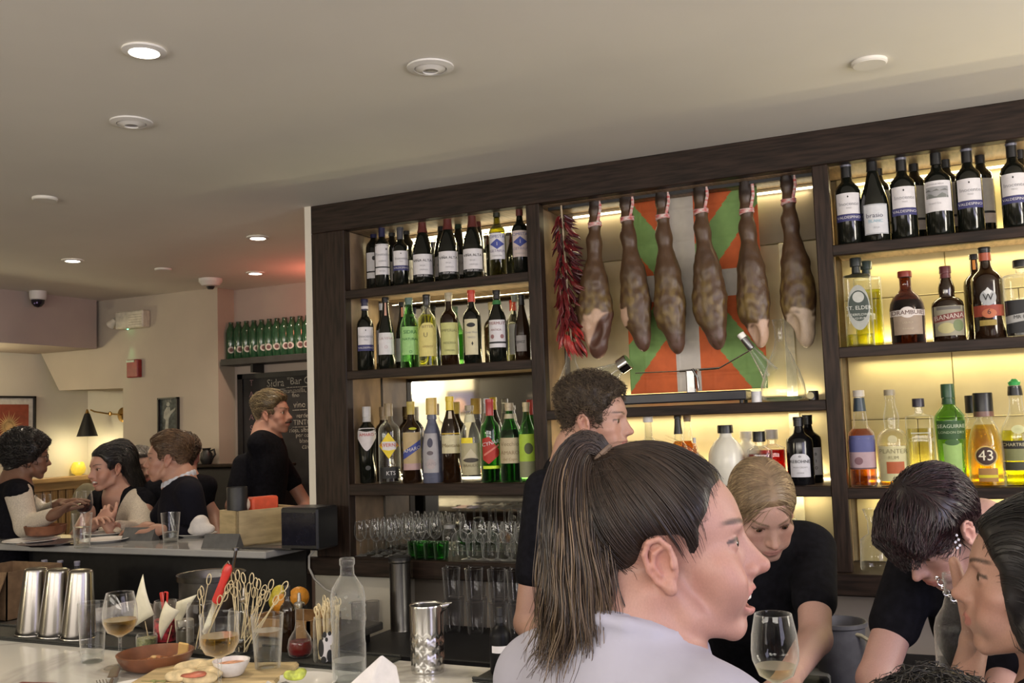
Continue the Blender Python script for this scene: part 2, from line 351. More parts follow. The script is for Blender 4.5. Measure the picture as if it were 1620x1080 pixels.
# ---------------------------------------------------------------- people
def sstep(a, b, x): t = np.clip((x - a) / (b - a), 0, 1); return t * t * (3 - 2 * t)
def head_prims(male=False, mouth='closed', nose=1.0, ears=True, jaw=1.0, fine=False):
    P = [E((0, -.012, .047), (.072, .089, .077), .01), E((0, .036, .032), (.060, .060, .062), .02),
         E((0, .038, -.018), (.055, .054, .055), .02), E((0, .045, -.058), (.042 * jaw, .044, .034), .02)]
    for x in (-1, 1):
        P += [C((x * .057 * jaw, .004, -.035), (x * .050 * jaw, .022, -.064), .013, .012, .02),
              C((x * .050 * jaw, .022, -.064), (x * .016, .074, -.088), .012, .012, .018),
              E((x * .043, .058, -.014), (.019, .021, .016), .02), E((x * .034, .068, -.045), (.017, .02, .02), .02)]
    P += [E((0, .076, -.085), (.017, .015, .013), .014), C((-.03, .083, .030), (.03, .083, .030), .008 + .002 * male, k=.014)]
    for x in (-1, 1):
        P += [E((x * .031, .098, .012), (.018, .017, .0115), .012, 's'), E((x * .031, .0735, .012), (.0145, .0145, .0135), .003),
              E((x * .033, .090, .0118), (.0125, .0075, .0042), .0015, 's')]
    n = nose
    P += [C((0, .080, .022), (0, .090 + .008 * n, -.021), .0085, .0135, .010), C((0, .089, .018), (0, .090 + .024 * n, -.017), .0062, .0078, .010), E((0, .091 + .024 * n, -.020), (.0085, .0085, .0078), .006),
          E((.0105, .099, -.024), (.0068, .0095, .0068), .005), E((-.0105, .099, -.024), (.0068, .0095, .0068), .005),
          C((0, .09, -.028), (0, .086 + .022 * n, -.0255), .006, .004, .005),
          E((.0055, .104, -.0318), (.0028, .0048, .0035), .002, 's'), E((-.0055, .104, -.0318), (.0028, .0048, .0035), .002, 's')]
    P += [E((0, .086, -.050), (.026, .016, .02), .014)]
    if mouth == 'closed':
        P += chain([(-.023, .086, -.050), (-.010, .0985, -.0475), (0, .1005, -.0490), (.010, .0985, -.0475), (.023, .086, -.050)], [.0028, .0048, .0046, .0048, .0028], .004)
        P += chain([(-.021, .087, -.0525), (-.008, .0975, -.0575), (.008, .0975, -.0575), (.021, .087, -.0525)], [.003, .0056, .0056, .003], .004)
        P += [C((-.022, .0935, -.0522), (.022, .0935, -.0522), .0012, k=.002, op='s'), C((-.012, .1035, -.0528), (.012, .1035, -.0528), .0014, k=.002, op='s')]
    else:   # laughing, lips apart, cheeks raised
        P += [E((.042, .068, -.03), (.018, .02, .017), .02), E((-.042, .068, -.03), (.018, .02, .017), .02)]
        P += chain([(-.030, .080, -.046), (-.018, .094, -.0450), (0, .1010, -.0450), (.018, .094, -.0450), (.030, .080, -.046)], [.003, .0042, .0046, .0042, .003], .004)
        P += chain([(-.028, .081, -.050), (-.016, .092, -.0665), (0, .0965, -.0690), (.016, .092, -.0665), (.028, .081, -.050)], [.003, .0045, .0058, .0045, .003], .004)
        P += [E((0, .098, -.0565), (.0285, .032, .0095), .002, 's')]
    P += [C((0, -.024, -.045), (0, -.040, -.135), .050 + .008 * male, .054 + .008 * male, .025)]
    for x in (-1, 1):
        P += [C((x * .056, -.020, -.035), (x * .016, .012, -.150), .010, .009, .02)]
    if ears:
        for x in (-1, 1):
            e = [E((0, 0, 0), (.0065, .0175, .029), .006), E((.0075, .004, .001), (.0065, .0105, .0175), .003, 's')]
            e += chain([(.004, .013, .003), (.0055, .0125, .018), (.0065, .003, .0285), (.0075, -.009, .0265), (.008, -.0165, .014), (.007, -.0155, -.004), (.005, -.009, -.018), (.003, .002, -.027)],
                       [.0026, .003, .0034, .0036, .0036, .0034, .0034, .004], .002)
            e += chain([(.005, .006, .019), (.0066, -.006, .013), (.0066, -.0095, .0), (.0055, -.004, -.011)], [.002, .0027, .0027, .0025], .003)
            e += [E((.003, .004, -.0275), (.0052, .0078, .0085), .004), E((.0055, .012, -.002), (.0035, .0035, .0055), .003)]
            Re = rot(-.30, 0, 0) @ rot(0, .12, .06)
            P += xf(e, Re if x > 0 else np.diag([-1., 1, 1]) @ Re, (x * .0725, -.003, -.001))
    return P
def head_cols(skin, brow, lip, s=1, mouth='closed', mous=None, stub=0, lash=(.03, .02, .015), blush=.25):
    skin, brow, lip = map(np.array, (skin, brow, lip))
    def f(L):
        x, y, z = np.abs(L[:, 0]), L[:, 1], L[:, 2]; c = np.tile(skin, (len(L), 1))
        def mix(w, col): nonlocal c; w = w[:, None]; c = c * (1 - w) + np.array(col) * w
        g = lambda cx, cz, r: np.exp(-(((x - cx) ** 2 + (z - cz) ** 2) / r ** 2))
        mix(blush * g(.042, -.02, .022) * (y > .03), skin * np.array((1.05, .62, .6)))
        mix(.35 * np.exp(-((x - .075) ** 2 / .0002 + (y + .008) ** 2 / .0006 + z ** 2 / .0012)), skin * np.array((1.08, .6, .52)))
        mix(.3 * g(0, -.022, .014) * (y > .1), skin * np.array((1.05, .7, .65)))
        zb = .0315 + .006 * np.sin(np.clip((x - .012) / .045, 0, 1) * 2.6) 
        mix(.85 * (y > .055) * sstep(.0042, .0016, np.abs(z - zb)) * sstep(.008, .014, x) * sstep(.057, .045, x), brow)
        mix(.9 * (y > .06) * sstep(.0035, .0012, np.abs(z - (.0122 + .0052 * np.sqrt(np.clip(1 - ((x - .033) / .0145) ** 2, 0, 1))))) * (np.abs(x - .033) < .0145), lash)
        lw = .024 if mouth == 'closed' else .031
        if mouth == 'closed': m = sstep(1.25, .85, (x / lw) ** 2 + ((z + .0525) / .0105) ** 2) * (y > .082)
        else: m = sstep(.0062, .0036, np.minimum(np.abs(z + .0450 + .0 * x), np.abs(z + .0690 - .6 * np.maximum(x - .010, 0)))) * (x < lw) * (y > .078)
        mix(.75 * m, lip)
        if mous is not None: mix(.85 * (y > .075) * sstep(.0065, .003, np.abs(z + .0395 + .25 * x)) * sstep(.034, .026, x), mous)
        if stub: mix(stub * (y > .02) * sstep(-.03, -.05, z) * sstep(-.105, -.09, z), (.12, .08, .06))
        return c
    return f
class Scalp:
    """skull surface as seen from its centre, for growing hair on"""
    def __init__(s, male=False):
        from mathutils.bvhtree import BVHTree
        V, Q = sdf_mesh(head_prims(male, ears=False), .005, 1); t = BVHTree.FromPolygons(V.tolist(), Q.tolist())
        s.c = np.array((0, -.008, .035)); s.nl, s.nb = 96, 49; s.R = np.zeros((s.nb, s.nl))
        for j in range(s.nb):
            la = (j / (s.nb - 1) - .5) * PI
            for i in range(s.nl):
                lo = i / s.nl * 2 * PI; u = Vector((math.sin(lo) * math.cos(la), math.cos(lo) * math.cos(la), math.sin(la)))
                h = t.ray_cast(Vector(s.c) + u * .3, -u); s.R[j, i] = (h[0] - Vector(s.c)).length if h[0] else .1
    def r(s, u):
        lo = np.arctan2(u[..., 0], u[..., 1]) % (2 * PI) / (2 * PI) * s.nl; la = (np.arcsin(np.clip(u[..., 2], -1, 1)) / PI + .5) * (s.nb - 1)
        i = np.floor(lo).astype(int); j = np.clip(np.floor(la).astype(int), 0, s.nb - 2); a, b = lo - i, la - j; i0, i1 = i % s.nl, (i + 1) % s.nl
        return (s.R[j, i0] * (1 - a) + s.R[j, i1] * a) * (1 - b) + (s.R[j + 1, i0] * (1 - a) + s.R[j + 1, i1] * a) * b
    def at(s, p, off):
        """push points to off above the skin"""
        d = p - s.c; u = d / (np.linalg.norm(d, axis=-1)[..., None] + 1e-9); return s.c + u * (s.r(u) + off)[..., None] if not np.isscalar(off) else s.c + u * (s.r(u) + off)[..., None]
_sc = {}
def scalp(male):
    if male not in _sc: _sc[male] = Scalp(male)
    return _sc[male]
HAIRLINE = [(.105, .088), (.070, .068), (.062, .046), (.052, .032), (.051, .012), (.040, -.004), (.030, -.012), (.020, -.004), (.013, .018), (-.012, .016), (-.022, -.008), (-.026, -.036), (-.042, -.058), (-.13, -.064)]
def hair_mask(p, line=HAIRLINE):
    """positive inside the hair, in metres from the hairline seen from the side"""
    y, z = p[..., 1], p[..., 2]; d = np.full(y.shape, 9.0); n = len(line)
    poly = line + [(-.25, -.075), (-.25, .3), (.105, .3)]
    ins = np.zeros(y.shape, bool)
    for i in range(len(poly)):
        a, b = poly[i], poly[(i + 1) % len(poly)]
        if i < n - 1:
            t = np.clip(((y - a[0]) * (b[0] - a[0]) + (z - a[1]) * (b[1] - a[1])) / ((b[0] - a[0]) ** 2 + (b[1] - a[1]) ** 2), 0, 1)
            d = np.minimum(d, np.hypot(y - a[0] - t * (b[0] - a[0]), z - a[1] - t * (b[1] - a[1])))
        c = (a[1] > z) != (b[1] > z)
        with np.errstate(divide='ignore', invalid='ignore'): ins ^= c & (y < (b[0] - a[0]) * (z - a[1]) / (b[1] - a[1] if b[1] != a[1] else 1e-9) + a[0])
    return np.where(ins, d, -d)
def vnoise(p, f):
    q = p * f; return (np.sin(q[..., 0] * 1.7 + np.sin(q[..., 1] * 1.3 + 2) * 1.5) + np.sin(q[..., 1] * 1.9 + np.sin(q[..., 2] * 1.6) * 1.4 + 1) + np.sin(q[..., 2] * 2.1 + np.sin(q[..., 0] * 1.1 + 4) * 1.6)) / 3
def cap_mesh(sc, thick, line=HAIRLINE, lump=0, lf=60, nl=110, nb=70):
    lo = np.arange(nl) / nl * 2 * PI; la = (np.arange(nb) / (nb - 1) - .5) * PI * .998
    LO, LA = np.meshgrid(lo, la); u = np.stack([np.sin(LO) * np.cos(LA), np.cos(LO) * np.cos(LA), np.sin(LA)], -1)
    r = sc.r(u); p = sc.c + u * r[..., None]; m = hair_mask(p, line); t = thick(p) if callable(thick) else thick
    th = sstep(-.004, .027, m) * (t + .006) - .006; th = np.where(m < -.006, -.014, th)
    if lump: th = th + lump * vnoise(p, lf) * sstep(.0, .02, m)
    V = (sc.c + u * (r + th)[..., None]).reshape(-1, 3); i = np.arange(nl); Q = []
    for j in range(nb - 1): Q.append(np.stack([j * nl + i, j * nl + (i + 1) % nl, (j + 1) * nl + (i + 1) % nl, (j + 1) * nl + i], 1))
    Q = np.concatenate(Q); mk = (m > -.012).reshape(-1); return V, Q[mk[Q].any(1)][:, ::-1]
def strands(P, r, taper=(.7, 1, 1, .35)):
    """P (n, m, 3) centre lines -> three-sided tubes"""
    n, m, _ = P.shape; T = np.gradient(P, axis=1); T /= np.linalg.norm(T, axis=2)[..., None] + 1e-9
    ref = np.array((.3, .5, .81)); u = np.cross(T, ref); u /= np.linalg.norm(u, axis=2)[..., None] + 1e-9; w = np.cross(T, u)
    tp = np.interp(np.linspace(0, 1, m), np.linspace(0, 1, len(taper)), taper); rr = (np.asarray(r) * np.ones(n))[:, None] * tp[None]
    V = np.stack([P + rr[..., None] * (math.cos(a) * u + math.sin(a) * w) for a in (0, 2.094, 4.189)], 2)  # n,m,3,3
    idx = np.arange(n * m * 3).reshape(n, m, 3); Q = []
    for k in range(3): Q.append(np.stack([idx[:, :-1, k], idx[:, :-1, (k + 1) % 3], idx[:, 1:, (k + 1) % 3], idx[:, 1:, k]], -1).reshape(-1, 4))
    return V.reshape(-1, 3), np.concatenate(Q)
def roots(sc, n, line, seed=0, lo=.002):
    g = np.random.default_rng(seed); out = []
    while sum(map(len, out)) < n:
        u = g.normal(size=(n * 3, 3)); u /= np.linalg.norm(u, axis=1)[:, None]; p = sc.c + u * sc.r(u)[:, None]; out.append(p[hair_mask(p, line) > lo])
    return np.concatenate(out)[:n], g
def grow(sc, p0, flow, m, step, off, fall=None, curl=0, g=None):
    """lay strands along a flow field on the skull; off(i) is the height above the skin"""
    P = [sc.at(p0, off(0) if callable(off) else off)]
    for i in range(1, m):
        p = P[-1]; d = flow(p, i); d /= np.linalg.norm(d, axis=1)[:, None] + 1e-9; q = p + d * step
        o = off(i) if callable(off) else off; s = sc.at(q, o)
        if fall is not None: w = fall(q)[:, None]; s = s * (1 - w) + q * w
        P.append(s)
    P = np.stack(P, 1)
    if curl: 
        ph = g.uniform(0, 6.28, len(P))[:, None]; t = np.arange(m)[None] * 1.1; P = P + curl * np.stack([np.sin(t + ph), np.cos(t * 1.2 + ph), np.sin(t * .9 + ph * 2)], -1) * np.linspace(.2, 1, m)[None, :, None]
    return P
def hand_prims(curl=(.3, .3, .35, .4), thumb=.4, spread=.06, tcurl=.25):
    """wrist at the origin, fingers along +Y, palm down, thumb towards +X"""
    P = [C((0, -.03, 0), (0, .02, 0), .024, .026, .015), E((0, .045, -.002), (.040, .045, .0135), .012)]
    xs = (.029, .0095, -.0105, -.029); ln = ((.042, .026, .021), (.047, .029, .022), (.043, .027, .021), (.033, .021, .018)); ky = (.084, .089, .085, .076)
    for i in range(4):
        a = np.array((xs[i], ky[i], .001)); P.append(C((xs[i] * .6, .02, 0), a, .0115, .0105, .010)); sp = spread * (1.5 - i); th = 0
        r = (.0098, .0086, .0078, .0066) if i < 3 else (.0086, .0075, .0068, .0058)
        for j in range(3):
            th += curl[i] * (.8, 1.1, .9)[j]; b = a + ln[i][j] * np.array((math.sin(sp) * math.cos(th), math.cos(sp) * math.cos(th), -math.sin(th)))
            P.append(C(a, b, r[j], r[j + 1], .003)); a = b
    a = np.array((.020, .018, -.004)); d = thumb
    for j, (l, r0, r1) in enumerate(((.044, .014, .0115), (.034, .0112, .0095), (.027, .0095, .0078))):
        b = a + l * np.array((math.sin(.95 - d * .6 - j * tcurl), math.cos(.95 - d * .6 - j * tcurl), -.22 - .12 * j)); P.append(C(a, b, r0, r1, .007 if j == 0 else .003)); a = b
    return P
def frame(y, z):
    """rotation whose +Y runs along y and whose +Z leans to z"""
    y = np.array(y, float); y /= np.linalg.norm(y); z = np.array(z, float); z = z - y * (z @ y); z /= np.linalg.norm(z); return np.stack([np.cross(y, z), y, z], 1)
def person(label, head, hrot, s=1.0, body=None, male=False, skin=(.48, .275, .205), lip=(.52, .20, .17), brow=(.07, .045, .03), mouth='closed', h=.0045,
           yaw=0, lean=(0, 0, 0), arms=(), cloth=None, cloth_m=None, sleeve=.55, nose=1.0, mous=None, stub=0, eye=(.06, .04, .03), hair=None, hair_m=None, trouser_m=None,
           top='shirt', nbo=(0, -.042, -.112), shw=1.0, slim=1.0, neckline=.0, extra=None, jaw=1.0, gaze=0, drop=.060, legs=True, blush=.25, hs=1.0):
    """head: where the ears' centre is; hrot: head rotation; yaw: way the chest faces; lean: pelvis offset from under the neck"""
    head = np.array(head, float); Rb = rot(yaw); nb = head + hrot @ np.array(nbo) * s
    nb = nb + np.array((0, 0, -.005)); k = s * (1.06 if male else .94) * shw
    pel = nb + Rb @ np.array(lean, float) + np.array((0, 0, -.50 * s)); ch = nb * .68 + pel * .32 + Rb @ np.array((0, .015, 0)); wa = nb * .35 + pel * .65
    base = (float(pel[0]), float(pel[1]), 0.0); root = thing('person', label, 'person', base); og = np.array(base)
    sh = {x: nb + Rb @ np.array((x * .165 * k, -.012, -drop * s)) for x in (-1, 1)}
    hp = xf(head_prims(male, mouth, nose, jaw=jaw), hrot, head, s)
    tor = [E(ch, np.array((.150 * k, .100 * s, .175 * s)) * (slim, slim, 1), .05, R=Rb), E(wa, (.125 * k * slim, .095 * s * slim, .15 * s), .06, R=Rb), E(pel, (.155 * k * slim, .115 * s, .12 * s), .06, R=Rb),
           C(sh[-1] + Rb @ (.045, 0, .018), sh[1] + Rb @ (-.045, 0, .018), .048 * s, k=.05), C(nb + (0, 0, .01), nb * .85 + ch * .15, .056 * s, .075 * s, .04)]
    bp = hp + [C(nb + (0, 0, .03), nb - (0, 0, .03), .054 * s * (1.1 if male else 1), .07 * s, .03)] + tor
    sl = []
    for A in arms:
        x, el, wr = A['side'], np.array(A['elbow'], float), np.array(A['wrist'], float); S = np.array(A.get('shoulder', sh[x]), float); q = A.get('r', 1.0) * s
        bp += [C(S, el, .047 * q, .038 * q, .03), C(el, wr, .039 * q, .026 * q, .012)]
        R = frame(wr - el if 'dir' not in A else A['dir'], A.get('up', (0, 0, 1)))
        if 'fingers' in A:
            for q_ in A['fingers']: bp += chain([np.array(deep(*v[:3])) for v in q_], [v[3] for v in q_], .004)
        else: bp += xf(hand_prims(**A.get('hand', {})), R, wr, s * A.get('hs', .95), mirror=A.get('mirror', x > 0))
        sv = A.get('sleeve', sleeve)
        if sv <= 1: sl += [C(S, S + (el - S) * sv, .060 * q, .055 * q, .03)]
        else: sl += [C(S, el, .060 * q, .050 * q, .03), C(el, el + (wr - el) * (sv - 1), .050 * q, .036 * q, .01)]
    inv = lambda V: (V - head) @ hrot / s
    fc = head_cols(skin, brow, lip, s, mouth, mous, stub, blush=blush)
    def cols(V):
        L = inv(V); c = fc(L); far = (np.linalg.norm(L, axis=1) > .15)[:, None]; return np.where(far, np.array(skin)[None], c)
    sdf_obj('body', bp, h, SKIN, root, cols, origin=og)
    # clothes: a slightly larger torso, sleeves, open at the neck
    off = 1.06; cp = [E(ch, np.array((.162 * k, .112 * s, .185 * s)) * (slim, slim, 1), .05, R=Rb), E(wa, (.140 * k * slim, .110 * s * slim, .165 * s), .06, R=Rb), E(pel, (.166 * k * slim, .126 * s, .12 * s), .06, R=Rb),
          C(sh[-1] + Rb @ (.035, 0, .012), sh[1] + Rb @ (-.035, 0, .012), .058 * s, k=.06)] + sl
    cp += [C(nb + Rb @ (0, .0, .012), nb - (0, 0, .03), .064 * s, .085 * s, .03)]
    cp += [C(nb + Rb @ np.array((0, .02 + neckline, .10)), nb + Rb @ np.array((0, .03 + neckline * .6, -.005 - neckline)), .060 * s, .058 * s, .012, 's')]
    if extra: cp += extra(dict(nb=nb, sh=sh, Rb=Rb, ch=ch, s=s, pel=pel))
    sdf_obj(top, cp, max(h, .006), cloth_m, root, origin=og)
    # eyes, with iris towards the front
    for x in (-1, 1):
        m = MB(); m.lathe([(.0122 * math.sin(t), -.0122 * math.cos(t)) for t in np.linspace(0, PI, 13)], 16, R=rot(0, -PI / 2), m=0)
        c = hrot @ (np.array((x * .031, .0752, .012)) * s) + head - og; me = m.mesh('eye', [EYEW, IRIS, PUPIL]); o = link('eye', me, root, c)
        for p in me.polygons:
            yy = p.center[1]; p.material_index = 2 if yy > .0118 else (1 if yy > .0090 else 0)
        o.rotation_euler = Matrix((hrot @ rot(gaze)).tolist()).to_euler(); o.scale = (s,) * 3
    if mouth != 'closed':
        m = MB(); n = 10
        for i in range(n):
            a = (i - (n - 1) / 2) / n * 2.2; r = .0245; w = .0023 * (1.25 if abs(i - 4.5) < 1 else 1)
            m.lathe([(w * .8, -.0055), (w, -.003), (w, .006)], 8, n=3, c=(r * math.sin(a), .0735 + r * math.cos(a), -.0500), asp=.7)
        V = np.concatenate(m.V) @ hrot.T * s + head - og; m.V = [V]; m.obj('teeth', TEETH, root)
    if hair: 
        for nm, V, Q, mi, mm in hair(scalp(male)):
            link(nm, mesh_np(nm, V @ hrot.T * s * hs + head - og, Q, mm, mi), root)
    if legs:
        f = [C(pel + Rb @ (x * .085, 0, -.02), (pel + Rb @ (x * .1, .06, 0)) * (1, 1, 0) + (0, 0, .46), .095 * s, .062 * s, .04) for x in (-1, 1)]
        f += [C((pel + Rb @ (x * .1, .06, 0)) * (1, 1, 0) + (0, 0, .46), (pel + Rb @ (x * .1, .02, 0)) * (1, 1, 0) + (0, 0, .08), .062 * s, .045 * s, .03) for x in (-1, 1)]
        f += [C((pel + Rb @ (x * .1, -.03, 0)) * (1, 1, 0) + (0, 0, .045), (pel + Rb @ (x * .1, .14, 0)) * (1, 1, 0) + (0, 0, .04), .043, .038, .02) for x in (-1, 1)]
        sdf_obj('trousers', f, .012, trouser_m or TROUSER, root, origin=og)
    return root, og
SKIN = attr_mat('skin', .48, .42, sss=.12, bump=.06, bscale=260)
EYEW = mat('eye_white', (.75, .72, .70), .12, var=.02); IRIS = mat('iris', (.09, .05, .03), .1); PUPIL = mat('pupil', (.008, .008, .008), .06)
TEETH = mat('teeth', (.80, .77, .70), .25, var=.02); TROUSER = mat('dark_trousers', (.02, .02, .024), .85, bump=.3, scale=200)
def hair_mats(name, cols, rough=.38):
    return [mat(f'{name}_{"abc"[i]}', c, rough, var=.12, scale=40, stretch=(1, 1, .15), spec=.5) for i, c in enumerate(cols)]
def hair_pack(cap, st, mats, g, nm='hair'):
    V1, Q1 = cap; out = [V1]; qs = [Q1]; mi = [np.zeros(len(Q1), int)]; n = len(V1)
    for V, Q, per in st:
        qs.append(Q + n); out.append(V); n += len(V); ns = len(V) // (3 * per); pick = g.integers(0, len(mats), ns); k = per - 1
        mi.append(np.concatenate([np.repeat(pick, k)] * 3))
    return (nm, np.concatenate(out), np.concatenate(qs), np.concatenate(mi), mats)
# ---------------------------------------------------------------- hairstyles
HB = hair_mats('brown_hair', [(.017, .011, .0085), (.027, .017, .0125), (.042, .027, .019)]); HTIP = hair_mats('light_brown_tips', [(.060, .038, .024), (.11, .072, .042), (.17, .115, .066)])
def hair_ponytail(sc):
    rt, g = roots(sc, 4200, HAIRLINE, 3); tie = np.array((0, -.056, .112)); m = 12; t = np.linspace(0, 1, m)
    c = sc.c; u0 = rt - c; u0 /= np.linalg.norm(u0, axis=1)[:, None]; ut = (tie - c) / np.linalg.norm(tie - c)
    om = np.arccos(np.clip(u0 @ ut, -1, 1))[:, None, None]; tt = t[None, :, None]
    u = (np.sin((1 - tt) * om) * u0[:, None] + np.sin(tt * om) * ut) / np.sin(np.maximum(om, 1e-3))
    off = .0055 + .0035 * np.sin(t * PI)[None] + g.uniform(-.001, .0015, (len(rt), 1)); off[:, 0] = .0005
    P = c + u * (sc.r(u) + off)[..., None]; w = sstep(.8, 1, t)[None, :, None]; jit = g.normal(size=(len(rt), 1, 3)) * .006; P = P * (1 - w) + (tie + jit) * w
    A = strands(P, g.uniform(.0004, .0008, len(rt)), (.15, 1, 1, .5))
    # flyaway hairs along the parting of the crown
    k = 90; f = rt[:k] + 0; fl = grow(sc, f, lambda p, i: np.array((0, -1, .2)) + g.normal(size=(k, 3)) * .25, 9, .012, lambda i: .004 + .0018 * i)
    Bf = strands(fl, .00025)
    # the tail itself
    sp = np.array([(0, -.056, .114), (.004, -.074, .137), (.016, -.093, .118), (.030, -.098, .075), (.040, -.098, .030), (.044, -.096, -.020), (.042, -.097, -.065), (.038, -.102, -.100), (.034, -.110, -.130)])
    n = 3000; m2 = 22; ti = np.linspace(0, 1, m2); S = np.stack([np.interp(ti, np.linspace(0, 1, len(sp)), sp[:, a]) for a in range(3)], 1)
    for _ in range(2): S[1:-1] = (S[:-2] + 2 * S[1:-1] + S[2:]) / 4
    wid = np.interp(ti, [0, .08, .25, .5, .8, 1], [.010, .020, .027, .037, .046, .056]); dp = np.interp(ti, [0, .08, .25, .5, .8, 1], [.010, .016, .022, .028, .034, .038])
    T = np.gradient(S, axis=0); T /= np.linalg.norm(T, axis=1)[:, None]; X = np.tile((1., 0, 0), (m2, 1)); Y = np.cross(T, X); Y /= np.linalg.norm(Y, axis=1)[:, None]
    rr = np.sqrt(g.uniform(0, 1, n)); an = g.uniform(0, 2 * PI, n); ca, sa = (rr * np.cos(an))[:, None], (rr * np.sin(an))[:, None]
    wob = 1 + .22 * np.sin(ti[None] * g.uniform(4, 11, (n, 1)) + g.uniform(0, 6.3, (n, 1))) * ti[None]
    P2 = S[None] + (ca * dp[None] * wob)[..., None] * X[None] + (sa * wid[None] * wob)[..., None] * Y[None]
    P2 = P2 + .009 * g.normal(size=(n, 1, 3)) * (ti ** 1.5)[None, :, None] + .0035 * np.stack([np.sin(ti[None] * 26 + an[:, None] * 3), np.cos(ti[None] * 23 + an[:, None] * 5), 0 * an[:, None] * ti[None]], -1) * (ti ** 1.3)[None, :, None]
    ln = g.uniform(.72, 1.0, n); P2 = np.stack([[np.interp(ti * l, ti, q[:, a]) for a in range(3)] for q, l in zip(P2, ln)]).transpose(0, 2, 1)
    T1 = strands(P2[:1900], g.uniform(.0005, .0009, 1900)); T2 = strands(P2[1900:], g.uniform(.0004, .0008, n - 1900))
    yield hair_pack(cap_mesh(sc, .0055), [(*A, m), (*Bf, 9)], HB, g)
    yield ('ponytail', *_mix([(*T1, m2, HB, (.40, 1.0)), (*T2, m2, HB, (.1, .7))], g), HB + HTIP)
    q = MB(); a = np.linspace(0, 2 * PI, 25); e1 = np.array((1, 0, 0)); d = sp[1] - sp[0]; d /= np.linalg.norm(d); e2 = np.cross(d, e1); cc = sp[0] + d * .006
    for k in (-.004, 0, .004): q.tube([cc + d * k + .0135 * (np.cos(b) * e1 + np.sin(b) * e2) for b in a], .0034, 6)
    V = np.concatenate(q.V); Q4 = [f for f in q.G if len(f) == 4]; yield ('hair_tie', V, np.array(Q4), np.zeros(len(Q4), int), [HTIE])
def _mix(parts, g):
    Vs, Qs, mi, n = [], [], [], 0
    for V, Q, per, mats, o in parts:
        Vs.append(V); Qs.append(Q + n); n += len(V); ns = len(V) // (3 * per); pick = g.integers(0, 3, ns)[:, None]; tip = np.arange(per - 1)[None] > g.uniform(*o, ns)[:, None] * per; mi.append(np.concatenate([(pick + 3 * tip).ravel()] * 3))
    return np.concatenate(Vs), np.concatenate(Qs), np.concatenate(mi)
HTIE = mat('hair_tie_fabric', (.16, .11, .08), .8, bump=.4, scale=90)
def style(n, mats, flow, m, step, off, thick, line=HAIRLINE, lump=0, lf=60, r=.0011, fall=None, curl=0, seed=1):
    """off(i) is the height of a strand above the body of the hair"""
    def f(sc):
        rt, g = roots(sc, n, line, seed); th = lambda p: (thick(p) if callable(thick) else thick) * sstep(-.004, .027, hair_mask(p, line))
        P = [sc.at(rt, th(rt))]
        for i in range(1, m):
            p = P[-1]; d = flow(p, i, g); d = d / (np.linalg.norm(d, axis=1)[:, None] + 1e-9); q = p + d * step; s = sc.at(q, th(q) + off(i) + g.uniform(-.0012, .0012, n))
            if fall is not None: w = fall(q)[:, None]; s = s * (1 - w) + q * w
            P.append(s)
        P = np.stack(P, 1)
        if curl: ph = g.uniform(0, 6.28, n)[:, None]; t = np.arange(m)[None] * 1.1; P = P + curl * np.stack([np.sin(t + ph), np.cos(t * 1.2 + ph), np.sin(t * .9 + ph * 2)], -1) * np.linspace(.2, 1, m)[None, :, None]
        yield hair_pack(cap_mesh(sc, thick, line, lump, lf), [(*strands(P, g.uniform(.6, 1.1, n) * r, (.3, 1, .9, .3)), m)], mats, g)
    return f
# ---------------------------------------------------------------- room
Z0 = EYE; CEIL = 2.605; YF, YB = 3.60, 3.88
PLASTER = mat('ceiling_plaster', (.72, .69, .63), .9, var=.012, scale=2, bump=.02)
WALL = mat('beige_wall_paint', (.46, .40, .33), .85, var=.02, scale=3, bump=.03)
CREAM = mat('cream_wall_paint', (.66, .62, .53), .8, var=.02, scale=3)
PINKW = mat('warm_recess_paint', (.44, .37, .33), .85, var=.02, scale=3)
WOOD = mat('dark_stained_wood', (.021, .0125, .009), .5, var=.25, scale=14, stretch=(.5, 6, 6), bump=.05, spec=.22)
WOODV = mat('dark_stained_wood_upright', (.023, .0135, .0095), .5, var=.25, scale=14, stretch=(6, 6, .5), bump=.05, spec=.22)
LINER = mat('pale_wood_liner', (.20, .135, .080), .5, var=.15, scale=12, stretch=(6, 1, .6))
FLOORM = mat('dark_floor_boards', (.05, .035, .026), .5, var=.3, scale=6, stretch=(.6, 8, 1))
BLACK = mat('black_laminate', (.012, .012, .014), .45, var=.1)
SLATE = mat('slate_grey_board', (.028, .026, .026), .5, var=.15, scale=8)
def st(name, lo, hi, m, bev=0, parent=None): 
    o = MB().box(lo, hi, bev=bev).obj(name, m, parent, smooth=bool(bev)); 
    if parent is None: o['kind'] = 'structure'
    return o
st('floor', (-9.5, -2.6, -.05), (3.0, 6.4, 0), FLOORM)
st('ceiling', (-9.5, -2.6, CEIL), (3.0, 6.4, CEIL + .1), PLASTER)
st('wall_left', (-6.55, 2.0, 0), (-6.45, 6.2, CEIL), CREAM)
st('wall_left_front', (-9.5, -2.6, 0), (-9.4, 2.0, CEIL), WALL)
st('wall_rear_left', (-9.5, 1.95, 0), (-6.45, 2.0, CEIL), WALL)
st('wall_alcove', (-6.55, 5.76, 0), (-5.2, 5.86, CEIL), CREAM)
st('wall_pier', (-5.58, 5.30, 0), (-4.69, 6.2, CEIL), WALL)
st('wall_recess', (-4.69, 5.47, 0), (-2.64, 5.57, CEIL), PINKW)
st('wall_behind_bar', (-2.64, 3.91, 0), (1.6, 3.99, CEIL), WALL)
o = MB().box((2.9, -2.6, 0), (3.0, 4.2, .95)).box((2.9, -2.6, 2.5), (3.0, 4.2, CEIL)).box((2.9, -2.6, .95), (3.0, -1.1, 2.5)).box((2.9, 1.5, .95), (3.0, 4.2, 2.5)).obj('wall_right', WALL, smooth=False); o['kind'] = 'structure'
